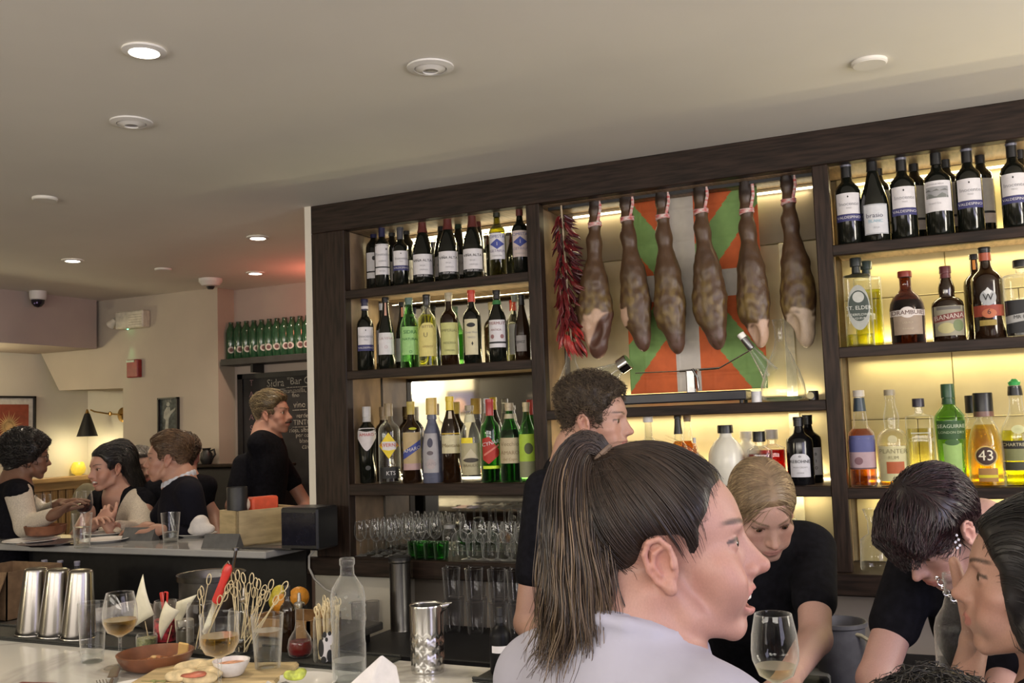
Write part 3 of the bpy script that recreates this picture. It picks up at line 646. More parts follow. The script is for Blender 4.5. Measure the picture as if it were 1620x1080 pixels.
# added troughs that dress the unseen ceiling fill lights
for (x, y, w_, d_) in ((.4, -1.0, 2.7, .6), (-2.6, -1.2, 2.5, .6), (1.7, 2.3, .6, 1.7)):
    t = thing('added_trough', {.4: 'added long white trough for ceiling fill light behind the bar guests', -2.6: 'added long white trough for ceiling fill light nearer the left guests', 1.7: 'added white trough for ceiling fill light by the right wall'}[x], 'ceiling lamp', (x, y, 1.86)); MB().box((-w_ / 2, -d_ / 2, -.02), (w_ / 2, d_ / 2, 0), bev=.004).obj('tray', WALL, t, smooth=False)
    m_ = MB()
    for a_, b_ in ((-.4, -.15), (.4, .15)): m_.tube([(a_ * w_, b_ * d_, 0), (a_ * w_, b_ * d_, CEIL - 1.86)], .004, 6)
    m_.obj('suspension_rod', BLACK, t)
# wall behind the camera, with its window
o = MB().box((-9.5, -2.6, 0), (3.0, -2.5, .95)).box((-9.5, -2.6, 2.45), (3.0, -2.5, CEIL)).box((-9.5, -2.6, .95), (-3.3, -2.5, 2.45)).box((.2, -2.6, .95), (3.0, -2.5, 2.45)).obj('wall_back', CREAM, smooth=False); o['kind'] = 'structure'
# the drop over the alcove and the boxed soffit on the left wall
m = MB(); m.prism([(-6.45, CEIL), (-5.58, CEIL), (-5.58, 1.945), (-6.235, 1.958), (-6.45, 2.28)], 5.30, 5.75); o = m.obj('trim_1', WALL, smooth=False); o['kind'] = 'structure'
st('trim_2', (-6.45, 2.0, 2.245), (-5.80, 5.26, CEIL), PINKW)
# partition wall between the left counter and the back bar
st('wall_partition', (-2.675, YF, .97), (-2.64, 5.47, CEIL), CREAM)
st('wall_partition_lower', (-2.675, YF + .03, 0), (-2.20, YF + .09, .97), CREAM)
# wainscot bench back of upright boards along the left wall
OAK = mat('oak_boards', (.30, .175, .075), .5, var=.16, scale=9, stretch=(5, 5, .5)); OAK2 = mat('oak_trim', (.40, .25, .115), .45, var=.1, scale=9, stretch=(1, .4, 6))
t = thing('bench_back', 'slatted oak bench back with pale ledge under the red sunburst picture', 'bench', (-6.448, 5.0, 0))
MB().box((0, -2.2, 1.26), (.10, .755, 1.30), bev=.006).box((0, -2.2, 1.20), (.045, .755, 1.26)).obj('ledge', OAK2, t, smooth=False)
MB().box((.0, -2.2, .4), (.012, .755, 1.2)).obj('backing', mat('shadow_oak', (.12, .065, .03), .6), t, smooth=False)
sl = MB().box((.012, -.030, .4), (.030, .030, 1.2), bev=.005).mesh('slat', OAK)
for i in range(34): link('slat', sl, t, (0, -1.64 + i * .071, 0))
t = thing('bench_back', 'near-black padded bench back running along the beige pier wall', 'bench', (-4.9, 5.22, 0))
MB().box((-.75, -.05, .45), (.85, .05, 1.365), bev=.02).obj('padding', mat('black_vinyl', (.014, .012, .013), .5, bump=.1, scale=60), t); MB().box((-.77, -.055, 1.365), (.87, .07, 1.385), bev=.004).obj('cap_rail', WOOD, t)
# ---------------------------------------------------------------- the back bar
BB = thing('back_bar_shelving', 'dark wooden built-in bottle shelving with three lit bays', 'shelving', (-1.0, YF, 0))
def bb(name, lo, hi, m=WOOD, bev=.003, par=None):
    l = (lo[0] + 1.0, lo[1] - YF, lo[2]); h_ = (hi[0] + 1.0, hi[1] - YF, hi[2]); return MB().box(l, h_, bev=bev).obj(name, m, par or BB, smooth=False)
XR = .95
bb('header', (-2.64, YF, Z0 + .877), (XR, YF + .05, CEIL)); bb('header_soffit', (-2.465, YF + .05, Z0 + .877), (XR, YB, Z0 + .897), LINER)
bb('post', (-2.64, YF, Z0 - .56), (-2.465, YF + .05, Z0 + .877), WOODV); bb('post', (-1.578, YF, Z0 - .56), (-1.52, YF + .05, Z0 + .877), WOODV); bb('post', (-.452, YF, Z0 - .56), (-.397, YF + .05, Z0 + .877), WOODV)
for x, a in ((-2.465, -.02), (-1.578, .0), (-1.54, -.02), (-.452, 0), (-.417, -.02)): bb('side_panel', (x + a, YF + .05, Z0 - .56), (x + a + .018, YB, Z0 + .877), LINER if a else WOODV)
BAYS = {'l': (-2.467, -1.576, (.585, .228, -.247)), 'm': (-1.522, -.450, (.033, -.263)), 'r': (-.399, XR, (.583, .221, -.272))}
SHELF = {('l', 1): .605, ('l', 2): .248, ('l', 3): -.245, ('m', 1): .040, ('m', 2): -.262, ('r', 1): .584, ('r', 2): .221, ('r', 3): -.270}
for (b, i), z in SHELF.items():
    x0, x1, _ = BAYS[b]; tk = .05 if (b, i) == ('l', 3) else .038
    s = bb('shelf', (x0, YF + .004, Z0 + z - tk), (x1, YF + .034, Z0 + z)); 
    bb('shelf_board', (x0 + .004, YF + .034, Z0 + z - .022), (x1 - .004, YB - .005, Z0 + z), LINER)
bb('counter_board', (-2.675, YF - .03, Z0 - .635), (XR, YB, Z0 - .56), WOOD, .004)
MIRROR = mat('tinted_mirror', (.62, .60, .54), .04, 1.0, var=.01, scale=2)
bb('mirror', (-2.46, YB, Z0 - .56), (-1.58, YB + .012, Z0 + .877), MIRROR)
# right bay plaster slabs with open joints; middle boards imitate a reflected room
STONE = mat('honey_plaster_slab', (.42, .345, .165), .55, var=.05, scale=5, bump=.06); TAUPE = mat('taupe_room_tone', (.15, .115, .075), .5, var=.05, scale=4)
bb('joint_backing', (-1.52, YB + .006, Z0 - .56), (XR, YB + .02, Z0 + .877), mat('joint_brown', (.30, .24, .12), .8))
def slabs(x0, x1, zs, off, w):
    for r, (za, zb) in enumerate(zip(zs[:-1], zs[1:])):
        x = x0 - (off if r % 2 else 0)
        while x < x1 - .01:
            a, b = max(x, x0), min(x + w, x1); 
            if b - a > .03: bb('slab', (a + .0012, YB - .004 + .0012 * ((r * 3 + int(x * 7)) % 3), Z0 + za + .0012), (b - .0012, YB + .008, Z0 + zb - .0012), STONE, .002)
            x += w
slabs(-.40, XR, [-.56, -.27, -.04, .221, .41, .584, .877], .13, .36)
bb('slab', (-1.52, YB - .002, Z0 - .56), (-.45, YB + .008, Z0 + .655), mat('tan_room_tone', (.47, .39, .235), .45, var=.06, scale=4), .002)
bb('slab', (-1.52, YB - .014, Z0 + .657), (-.45, YB + .008, Z0 + .877), TAUPE, .002)  # tones of a reflected room put into board and trim colours
bb('room_edge_strip', (-.625, YB - .018, Z0 - .56), (-.585, YB - .002, Z0 + .655), mat('pale_room_tone', (.60, .53, .36), .45), .002)
# LED strips: a lit tape in a channel at the back of each shelf
LED = mat('led_tape', (1, .88, .58), .4, var=0, emit=6.0)
def strip(b, z, e, y=YB - .02, dirz=-1, vis=True):
    x0, x1, _ = BAYS[b]
    if vis: bb('light_strip', (x0 + .05, y - .003, Z0 + z - .008), (x1 - .03, y + .003, Z0 + z), LED, .001)
    l = lamp('shelf_light', 'AREA', ((x0 + x1) / 2, y - .012, Z0 + z - .012 * (1 if dirz < 0 else -1)), e * (x1 - x0), (1, .87, .52), (x1 - x0 - .1, .012)); l.rotation_euler = (0 if dirz < 0 else PI, 0, 0)
strip('l', .855, 3); strip('m', .862, 1.4); strip('r', .850, 2.6)
for b in 'lr':
    for i in (1, 2):
        if (b, i) != ('l', 2): strip(b, SHELF[(b, i)] - .028, 1.4, YB - .03, -1, False)
    for i in (1, 2, 3): strip(b, SHELF[(b, i)] + .010, (1.2, 2.2, 2.8)[i - 1], YB - .012, 1, i > 1)
strip('m', SHELF[('m', 2)] + .010, 2.2, YB - .012, 1); strip('m', SHELF[('m', 1)] - .03, 1.2, YB - .03, -1, False); strip('r', SHELF[('r', 3)] - .035, 1.7, YB - .03, -1, False); strip('m', SHELF[('m', 2)] - .035, 1.4, YB - .03, -1, False); strip('m', SHELF[('m', 1)] + .010, 1.2, YB - .012, 1, False)
# work surface below the back bar, fridge fronts
t = thing('back_counter', 'black work counter below the bottle shelving', 'counter', (-1, 3.4, 0))
MB().box((-1.20, -.30, .74), (1.95, .22, .775), bev=.004).obj('worktop', BLACK, t, smooth=False)
for i in range(5): 
    d = MB().box((-1.18 + i * .62, -.26, .1), (-.58 + i * .62, .20, .735), bev=.004).obj('fridge_door', mat('fridge_black', (.010, .010, .014), .25), t, smooth=False)
    MB().box((-1.12 + i * .62, -.285, .66), (-.64 + i * .62, -.262, .68), bev=.003).obj('handle', mat('steel_brushed', (.35, .34, .33), .35, 1.0), d, smooth=False)
# ---------------------------------------------------------------- left counter
MARBLE, N_, L_, B_ = nt('white_marble'); 
_tc = N_.new('ShaderNodeTexCoord'); _n = N_.new('ShaderNodeTexNoise'); _n.inputs['Scale'].default_value = 1.4; _n.inputs['Detail'].default_value = 8; _n.inputs['Distortion'].default_value = 1.6; L_.new(_tc.outputs['Object'], _n.inputs['Vector'])
_r = N_.new('ShaderNodeValToRGB'); L_.new(_n.outputs['Fac'], _r.inputs[0]); e_ = _r.color_ramp.elements; e_[0].position = .44; e_[0].color = (.60, .60, .57, 1); e_[1].position = .53; e_[1].color = (.62, .61, .58, 1)
q = e_.new(.485); q.color = (.44, .43, .41, 1); L_.new(_r.outputs[0], B_.inputs['Base Color']); B_.inputs['Roughness'].default_value = .12
GREYTOP = mat('grey_stone_top', (.34, .34, .34), .10, var=.05, scale=3)
t = thing('side_counter', 'polished grey stone counter where the couple sits, left of the shelving', 'counter', (-4, 3.55, 0))
ZC = 1.10
MB().box((-2.4, -.25, ZC - .03), (1.32, .14, ZC), bev=.004).obj('top', GREYTOP, t, smooth=False); MB().box((-2.4, .05, 0), (1.30, .09, ZC - .03)).obj('front_panel', BLACK, t, smooth=False)
t = thing('prep_bench', 'low steel-topped work bench under the side counter', 'bench', (-3.8, 3.1, 0)); ZP = .85
MB().box((-2.2, -.55, ZP - .03), (1.70, .18, ZP), bev=.004).obj('worktop', mat('dull_steel_top', (.16, .155, .15), .4, .6), t, smooth=False); MB().box((-2.15, -.5, 0), (1.65, .16, ZP - .03)).obj('body', BLACK, t, smooth=False)
# ---------------------------------------------------------------- the near bar
ZB = 1.06; t = thing('bar_counter', 'white marble bar in the foreground', 'counter', (-1, 1.6, 0))
MB().box((-2.9, -.22, ZB - .035), (2.4, .39, ZB), bev=.005).obj('top', MARBLE, t, smooth=False); MB().box((-2.9, .02, 0), (2.4, .34, ZB - .035)).obj('body', WOOD, t, smooth=False)
s = MB().box((-2.9, .34, .86), (2.4, .60, .89), bev=.004).box((-2.9, .57, .80), (2.4, .605, .90), bev=.004).box((-2.9, .60, .62), (2.4, .80, .65), bev=.004).obj('bottle_ledge', SLATE, t, smooth=False)
# ---------------------------------------------------------------- bottles
G_DARK = mat('dark_green_glass', (.006, .007, .005), .10, var=.1, coat=.4); G_BROWN = mat('dark_brown_glass', (.016, .007, .003), .10, var=.1, coat=.4)
G_BLACK = mat('black_glass', (.006, .006, .007), .15); G_CLEAR = thin('clear_glass', (.96, .97, .95), .77); G_GREEN = thin('green_glass', (.20, .62, .16), .62); G_LIME = thin('bright_green_glass', (.42, .80, .36), .72)
G_OLIVE = thin('olive_glass', (.42, .40, .06), .52); G_AMBER = thin('amber_glass', (.32, .12, .02), .62); G_SEAG = thin('sea_green_glass', (.35, .66, .12), .62)
G_SLATE = mat('slate_blue_bottle', (.12, .13, .19), .2); G_WHITE = mat('white_bottle', (.78, .76, .66), .25, var=.01); G_FROST = thin('frosted_glass', (.80, .82, .80), .85, .25); G_CREAM = mat('cream_ceramic', (.55, .45, .30), .4)
L_YEL = thin('yellow_liqueur', (.86, .70, .015), .92); L_LEMON = thin('lemon_liqueur', (.78, .78, .04), .92); L_AMB = thin('amber_liquor', (.75, .36, .03), .82); L_PALE = thin('pale_liquor', (.80, .78, .45), .92); L_RED = thin('red_liquor', (.55, .04, .02), .72)
L_DARK = mat('dark_liquor', (.010, .005, .003), .15); L_WATER = thin('water_in_glass', (.92, .95, .95), .92); L_GRN = thin('green_liquor', (.30, .62, .05), .72); L_BUFF = thin('gold_liquor', (.80, .50, .06), .82)
_pm = {}
def paper(c, rough=.6):
    if c not in _pm: _pm[c] = mat('label_paper_%02x%02x%02x' % tuple(int(v * 255) for v in c), c, rough, var=.02, scale=60)
    return _pm[c]
WHT = (.66, .64, .66); CRM = (.60, .55, .36); NAVY = (.035, .035, .14); BLK = (.012, .012, .013); RED = (.42, .03, .02); GLD = (.55, .38, .06); GREY = (.30, .30, .32); TAN = (.45, .34, .18); YEL = (.75, .58, .03); MAR = (.12, .015, .02); BLUE = (.05, .07, .30); GRN = (.03, .16, .04); SIL = (.5, .5, .5)
SHAPES = {  # radius and height, both from 0 to 1
 'bordeaux': [(.93, 0), (1, .012), (1, .60), (.97, .645), (.85, .69), (.62, .725), (.44, .755), (.385, .79), (.37, .95), (.41, .955), (.41, .985), (.39, 1)],
 'burgundy': [(.93, 0), (1, .012), (1, .42), (.96, .49), (.84, .57), (.66, .66), (.50, .74), (.40, .82), (.355, .88), (.35, .95), (.39, .955), (.39, .985), (.37, 1)],
 'vermouth': [(.93, 0), (1, .012), (1, .55), (.93, .62), (.74, .70), (.52, .77), (.42, .82), (.38, .86), (.36, .94), (.40, .945), (.40, .985), (.38, 1)],
 'liqueur': [(.95, 0), (1, .015), (1, .62), (.95, .67), (.75, .71), (.50, .745), (.40, .78), (.36, .82), (.36, .95), (.38, .955), (.38, .99), (.36, 1)],
 'shoulder': [(.97, 0), (1, .015), (.98, .64), (.93, .69), (.70, .735), (.44, .765), (.36, .79), (.34, .86), (.34, .99), (.32, 1)],
 'jug': [(.92, 0), (.98, .02), (1, .40), (1, .48), (.94, .56), (.78, .64), (.50, .70), (.36, .74), (.33, .78), (.33, .90), (.38, .91), (.38, .985), (.36, 1)],
 'bulb': [(.95, 0), (1, .02), (1, .46), (.94, .52), (.72, .565), (.48, .59), (.46, .62), (.50, .67), (.50, .72), (.40, .79), (.32, .84), (.30, .90), (.34, .905), (.34, .99), (.32, 1)],
 'bulbslim': [(.95, 0), (1, .02), (1, .50), (.94, .56), (.72, .61), (.44, .64), (.40, .66), (.48, .72), (.49, .78), (.38, .87), (.30, .92), (.34, .93), (.34, .99), (.32, 1)],
 'whisky': [(.90, 0), (1, .02), (.98, .30), (1, .50), (.92, .56), (.66, .60), (.52, .63), (.50, .70), (.42, .80), (.36, .86), (.35, .93), (.40, .935), (.40, .995), (.38, 1)],
 'gin': [(.96, 0), (1, .012), (1, .78), (.95, .80), (.50, .815), (.30, .83), (.28, .90), (.40, .905), (.40, .99), (.38, 1)],
 'taper': [(.80, 0), (.84, .012), (1, .64), (.96, .69), (.70, .745), (.46, .78), (.40, .82), (.38, .86), (.42, .865), (.42, .99), (.40, 1)],
 'cone': [(.95, 0), (1, .015), (1, .36), (.92, .48), (.76, .60), (.54, .68), (.44, .71), (.42, .74), (.50, .745), (.50, .99), (.48, 1)],
 'chart': [(.96, 0), (1, .015), (1, .46), (.96, .53), (.74, .60), (.52, .66), (.42, .72), (.38, .80), (.38, .84), (.40, .845), (.40, .93), (.30, .94), (.34, .97), (.12, 1)],
 'malibu': [(.92, 0), (1, .03), (1, .40), (.97, .52), (.86, .62), (.64, .72), (.44, .78), (.36, .80), (.34, .86), (.40, .865), (.40, .98), (.38, 1)],
 'round': [(.9, 0), (1, .05), (1, .40), (.92, .54), (.70, .62), (.42, .66), (.34, .69), (.32, .90), (.40, .905), (.40, .99), (.38, 1)],
 'square': [(.97, 0), (1, .015), (1, .62), (.96, .66), (.60, .70), (.36, .73), (.34, .80), (.48, .805), (.48, .99), (.46, 1)]}
def prof_r(sh, t): P = SHAPES[sh]; return float(np.interp(t, [p[1] for p in P], [p[0] for p in P]))
def put(poly, R, n, H, sh, dz=.0006, nn=12, zf=True):
    """flat print on the front of a bottle: columns (u, bottom, top) in parts of radius and height"""
    V = []; F_ = []; tall = max(q[2] - q[1] for q in poly); nr = max(1, min(7, int(tall / .05)))
    for i, (u, a, b) in enumerate(poly):
        u = max(-.97, min(.97, u))
        for j in range(nr + 1):
            v = a + (b - a) * j / nr; r = R * prof_r(sh, v) + dz; x = u * r; c = max(1 - abs(x / r) ** n, 0) ** (1 / n); V.append((x, -r * c - .0002, v * H))
    for i in range(len(poly) - 1):
        for j in range(nr): k = i * (nr + 1) + j; F_.append((k, k + nr + 1, k + nr + 2, k + 1))
    return V, F_
def rect(u0, u1, a, b, n=12): return [(u0 + (u1 - u0) * i / n, a, b) for i in range(n + 1)]
def diamond(u, hu, v, hv, n=10): return [(u + hu * (2 * i / n - 1), v - hv * (1 - abs(2 * i / n - 1)), v + hv * (1 - abs(2 * i / n - 1))) for i in range(n + 1)]
def oval(u, hu, v, hv, n=14): return [(u + hu * math.sin((i / n - .5) * PI), v - hv * math.cos((i / n - .5) * PI), v + hv * math.cos((i / n - .5) * PI)) for i in range(n + 1)]
def arch(u0, u1, a, b, n=12): return [(u0 + (u1 - u0) * i / n, a, b - (b - a) * .22 * (2 * i / n - 1) ** 4) for i in range(n + 1)]
def shield(u0, u1, a, b, n=12): return [(u0 + (u1 - u0) * i / n, a + (b - a) * .55 * abs(2 * i / n - 1) ** 1.6, b) for i in range(n + 1)]
def slant(u0, u1, a, b, s, n=12): return [(u0 + (u1 - u0) * i / n, a + s * (i / n - .5), b + s * (i / n - .5)) for i in range(n + 1)]
def words_on(txt, u, v, size, R, n, H, sh, slope=0, dz=.0012):
    V2, Fc = text_mesh(txt, size * H); w = V2[:, 0].max() - V2[:, 0].min(); mx = 1.75 * R
    V2 = V2 * ((mx / w) if w > mx else 1); out = []
    for x, z in V2:
        z = z + slope * x; xx = max(-.95 * R, min(.95 * R, x + u * R)); vv = v + z / H; r = R * prof_r(sh, vv) + dz; c = max(1 - abs(xx / r) ** n, 0) ** (1 / n); out.append((xx, -r * c - .0003, vv * H))
    return out, Fc
BOT = []
def bottle(label, sh, R, H, glass, cap=None, capz=.86, marks=(), n=2.0, fill=None, liquid=None, neckband=None, name='bottle', asp=1.0, seg=28):
    t = thing(name, label, 'bottle'); P = SHAPES[sh]
    MB().lathe([(r * R, z * H) for r, z in P if z <= (capz + .004 if cap else 1)] + ([(prof_r(sh, capz) * R * .9, capz * H)] if cap else []), seg, n, asp=asp).obj('glass', glass, t, angle=50)
    if liquid: 
        zs = [z for z in np.linspace(.02, fill, 14)]; MB().lathe([(prof_r(sh, z) * R * .93, z * H) for z in zs], seg, n, asp=asp).obj('liquid', liquid, t, angle=50)
    if cap:
        zs = [capz] + [z for r, z in P if z > capz]; MB().lathe([(prof_r(sh, z) * R * 1.05 + .0006, z * H) for z in zs] , 20).obj('capsule' if capz < .9 else 'cap', cap, t)
    if neckband: 
        a, b, m = neckband; MB().lathe([(prof_r(sh, z) * R * 1.06 + .001, z * H) for z in (a, b)], 20, cap=False).obj('neck_band', m, t)
    k = 0
    for q in marks:
        if q[0] == 'w': V, Fc = words_on(q[1], q[2], q[3], q[4], R, n, H, sh, q[6] if len(q) > 6 else 0, .0014 + .0002 * k); me = MB().add(V, Fc).mesh('lettering', paper(q[5]), smooth=False); link('lettering', me, t)
        else: V, Fc = put(q[1], R, n, H, sh, .0005 + .00025 * k); link('label' if q[0] == 'l' else q[0], MB().add(V, Fc).mesh('label', paper(q[2]), smooth=True), t)
        k += 1
    return t
def aim_at_cam(o, jit=0): o.rotation_euler[2] = math.atan2(o.location.y, o.location.x) - PI / 2 + jit
def shelf_bottle(px, ytop, zs, dy, wpx, label, sh, glass, cap=None, capz=.86, marks=(), jit=0, **k):
    """stand one on the shelf at relative height zs, dy behind the shelf front; wpx is its width in the photograph"""
    Y = YF + dy; p = onY(px, ytop, Y); H = p.z - (Z0 + zs); q = onY(px, ytop + H * 190, Y); x = (p.x + onY(px, ytop + H * 380, Y).x) / 2
    d = float(np.dot(np.array((x, Y, p.z - EYE)), FW)); R = min(wpx / 2 * d / F, dy + .0 + .2); t = bottle(label, sh, R, H, glass, cap, capz, marks, **k)
    t.location = (x, Y, Z0 + zs); aim_at_cam(t, jit + random.uniform(-.08, .08)); BOT.append(t); return t
capm = lambda c, r=.35, m=0: paper(tuple(c), r)
BLUEC = (.012, .012, .05); BRC = (.10, .022, .018); BLKC = (.010, .010, .011)
def lab(a, b, c=WHT, u=.86): return ('l', rect(-u, u, a, b), c)
def valde(a=.27): return [('l', rect(-.86, .86, a + .085, a + .33), WHT), ('label_band', rect(-.9, .9, a, a + .082), NAVY), ('emblem', diamond(0, .07, a + .285, .014), BLK), ('w', 'Inocente', .05, a + .20, .062, GREY), ('w', 'FINO', .05, a + .15, .026, GREY), ('w', 'VALDESPINO', 0, a + .042, .050, WHT)]
def alta(): return [('l', rect(-.9, .9, .135, .43), WHT), ('label_band', rect(-.92, .92, .095, .135), BLK), ('w', 'VIÑA ALTA', 0, .335, .064, BLK), ('w', 'RIOJA', 0, .26, .03, GREY), ('w', 'CRIANZA', .1, .20, .028, GREY), ('w', 'RIOJA 2021', 0, .115, .034, WHT)]
def omista(c): return [('l', rect(-.86, .86, .24, .615), c), ('w', 'OMISTA', 0, .56, .070, (.10, .12, .30)), ('emblem', diamond(0, .80, .455, .075), BLUE), ('w', 'I', 0, .455, .075, WHT), ('w', 'GETARIA', 0, .355, .055, (.25, .22, .32)), ('w', 'TXAKOLINA', 0, .285, .026, GREY)]
def left_bay():
    z = SHELF[('l', 1)]; B = shelf_bottle
    B(605, 352, z, .065, 25, 'dark bottle, blue capsule, white label with a black line, left end of the top shelf', 'bordeaux', G_DARK, capm(BLUEC), .78, [('l', rect(-.86, .86, .32, .66), WHT), ('label_band', rect(-.87, .87, .30, .32), BLK), ('label', rect(-.86, .86, .20, .30), WHT), ('w', 'Faustelo', 0, .50, .06, GREY), ('w', 'RESERVA', 0, .40, .03, GREY), ('w', 'RIOJA', 0, .25, .035, GREY), ('emblem', diamond(.5, .1, .58, .016), BLK)])
    B(592, 352, z, .17, 26, 'dark bottle half hidden behind the first bottle of the left bay top shelf', 'bordeaux', G_DARK, capm(BLUEC), .78, [('l', rect(-.86, .86, .20, .56), WHT), ('label_band', rect(-.87, .87, .28, .30), BLK), ('emblem', oval(0, .2, .48, .03), BLK)])
    B(634, 360, z, .065, 26, 'slim dark bottle with white label and navy band, left bay top shelf', 'bordeaux', G_DARK, capm((.05, .05, .06)), .80, valde(.26))
    for px, yt, c, s, lb in ((621, 352, BLKC, 'bordeaux', 'dark bottle standing behind the slim navy-banded bottle, its neck left of that'), (644, 349, BLKC, 'bordeaux', 'dark bottle behind the slim navy-banded bottle, its neck right of that'), (699, 344, BLKC, 'burgundy', 'dark bottle behind the first pair of red-capsuled bottles'), (726, 340, (.012, .03, .016), 'burgundy', 'dark bottle with green capsule behind the red-capsuled bottles'), (757, 337, BRC, 'burgundy', 'dark red-capsuled bottle in the rear row beside the olive bottle')):
        B(px, yt, z, .19, 26, lb, s, G_DARK, capm(c), .80, [('l', rect(-.88, .88, .14, .42), WHT), ('label_band', rect(-.9, .9, .11, .14), BLK), ('w', 'RIOJA', 0, .30, .06, GREY)])
    for px, yt, lb in ((669, 343, 'leftmost of three sloping red-capsuled bottles with white and black label'), (709, 338, 'middle one of three sloping red-capsuled bottles with white and black label'), (748, 334, 'rightmost of three sloping red-capsuled bottles with white and black label')):
        B(px, yt, z, .07, 33, lb, 'burgundy', G_DARK, capm(BRC), .76, alta())
    B(787, 328, z, .07, 27, 'olive-yellow wine bottle, white label with blue diamond', 'bordeaux', G_OLIVE, capm((.02, .022, .012)), .86, omista(WHT), fill=.7, liquid=L_PALE)
    B(823, 324, z, .07, 27, 'dark wine bottle, pinkish label with blue diamond, by the right post', 'bordeaux', G_DARK, capm(BRC), .84, omista((.60, .50, .47)))
    z = SHELF[('l', 2)]
    B(578, 473, z, .07, 27, 'dark bottle with blue capsule, white label and navy band, left end of second shelf', 'bordeaux', G_DARK, capm(BLUEC), .84, valde(.27), neckband=(.86, .90, capm(WHT)))
    B(605, 480, z, .18, 20, 'bottle with long white label peeping out behind the pink-stripped bottle', 'bordeaux', G_DARK, capm(WHT), .90, [lab(.12, .60)])
    B(611, 470, z, .07, 27, 'dark sloping bottle with a pink paper strip over its neck', 'burgundy', G_DARK, capm(BLKC), .93, [('l', rect(-.86, .86, .20, .50), WHT), ('neck_label', rect(-.26, .26, .74, .92), (.55, .30, .22)), ('w', 'LA VIÑA', 0, .42, .05, (.5, .35, .35)), ('w', 'O', 0, .30, .06, (.5, .35, .35))])
    B(637, 478, z, .18, 24, 'dark bottle with orange-striped neck behind the light green bottle', 'burgundy', G_DARK, capm(BLKC), .94, [lab(.12, .46), ('neck_label', rect(-.3, .3, .78, .92), (.60, .25, .15))])
    B(648, 471, z, .07, 30, 'light green clear bottle with pale print', 'vermouth', G_LIME, capm((.10, .16, .14)), .90, [('l', rect(-.85, .85, .18, .58), (.30, .55, .20)), ('w', 'SIDRA', 0, .50, .07, GRN), ('w', 'NATURAL', 0, .40, .05, GRN), ('w', 'O', 0, .22, .06, GRN)])
    B(676, 466, z, .07, 30, 'bright yellow bottle with black cap and cream label', 'liqueur', G_CLEAR, capm(BLKC), .85, [('l', arch(-.86, .86, .14, .60), (.66, .58, .20)), ('w', 'BITTER', 0, .545, .05, (.2, .16, .08)), ('w', 'U', -.2, .43, .09, (.2, .16, .08)), ('w', 'APERITIF', 0, .27, .04, (.4, .3, .1))], fill=.72, liquid=L_LEMON)
    B(711, 463, z, .07, 29, 'dark bottle with clear stopper and pale yellow label', 'bordeaux', G_BROWN, capm((.40, .36, .25)), .88, [('l', rect(-.9, .9, .14, .58), (.52, .52, .20)), ('w', 'IMPERIAL', 0, .47, .06, (.2, .2, .08)), ('w', 'RESERVA', 0, .30, .045, (.25, .25, .1)), ('w', 'ESPECIAL', 0, .2, .035, (.25, .25, .1))])
    B(747, 459, z, .07, 29, 'dark bottle with bright red capsule and cream label', 'bordeaux', G_DARK, capm((.50, .05, .03)), .84, [('l', rect(-.86, .50, .12, .60), CRM), ('emblem', oval(-.2, .45, .52, .03), BLK), ('w', 'Gran Vino', -.2, .42, .04, GREY), ('w', 'TINTO', -.2, .35, .035, GREY), ('emblem', diamond(-.1, .1, .27, .03), BLK)])
    B(787, 459, z, .07, 29, 'dark vermouth bottle, green neck band, ornate white label', 'vermouth', G_DARK, capm(BLKC), .88, [('l', rect(-.86, .86, .28, .58), WHT), ('label_band', rect(-.87, .87, .255, .28), BLK), ('label', rect(-.86, .86, .20, .255), WHT), ('w', 'VERMUT', 0, .53, .06, (.3, .12, .12)), ('w', 'ANTICA', -.1, .44, .04, (.3, .15, .15)), ('emblem', oval(-.5, .18, .35, .03), (.3, .15, .15)), ('emblem', oval(.5, .18, .35, .03), (.3, .15, .15))], neckband=(.80, .86, capm(GRN)))
    B(816, 466, z, .18, 26, 'pale clear bottle with striped cap behind the small brown bottle', 'vermouth', G_CLEAR, capm((.2, .22, .2)), .90, [lab(.12, .56, (.6, .6, .55))], fill=.5, liquid=L_PALE)
    B(826, 466, z, .08, 25, 'brown sloping bottle with small grey label beside the right post', 'burgundy', G_BROWN, capm(BLKC), .84, [('l', rect(-.75, .5, .14, .38), (.28, .26, .25)), ('w', 'JEREZ', -.2, .28, .05, BLK)])
    z = SHELF[('l', 3)]
    B(581, 643, z, .07, 30, 'black-green bottle with silver capsule and white shield label', 'taper', G_DARK, capm((.42, .41, .42)), .80, [('l', shield(-.95, .95, .42, .72), (.58, .54, .56)), ('w', 'AMARO', 0, .63, .055, RED), ('emblem', oval(.1, .3, .20, .03), (.05, .05, .05))])
    B(608, 643, z, .18, 30, 'dark shouldered bottle hidden behind the diamond-labelled clear one', 'taper', G_BROWN, capm((.25, .18, .1)), .82, [])
    B(616, 638, z, .07, 35, 'clear bottle with tan cap and yellow-white diamond label', 'shoulder', G_CLEAR, capm((.26, .20, .12)), .84, [('l', diamond(-.05, .86, .47, .165, 16), YEL), ('label_band', [(u, .43 - .02 * (1 - abs(u)), .52) for u in np.linspace(-.62, .62, 9)], WHT), ('w', 'AVERNA', .0, .475, .080, (.55, .06, .03)), ('sticker', rect(-.8, .8, .06, .20), BLK), ('w', 'KTS', .1, .125, .07, WHT)], fill=.20, liquid=L_DARK)
    B(651, 635, z, .07, 31, 'dark bottle with gold cap and tan, blue and pink banner label', 'liqueur', G_BROWN, capm((.45, .36, .10)), .84, [('l', rect(-.86, .86, .24, .62), TAN), ('label_band', slant(-.86, .86, .36, .46, .14), BLUE), ('label', rect(-.86, .86, .16, .24), (.45, .30, .30)), ('emblem', oval(.1, .4, .665, .015), (.5, .5, .02)), ('w', 'AMARO', 0, .41, .06, WHT, .25)])
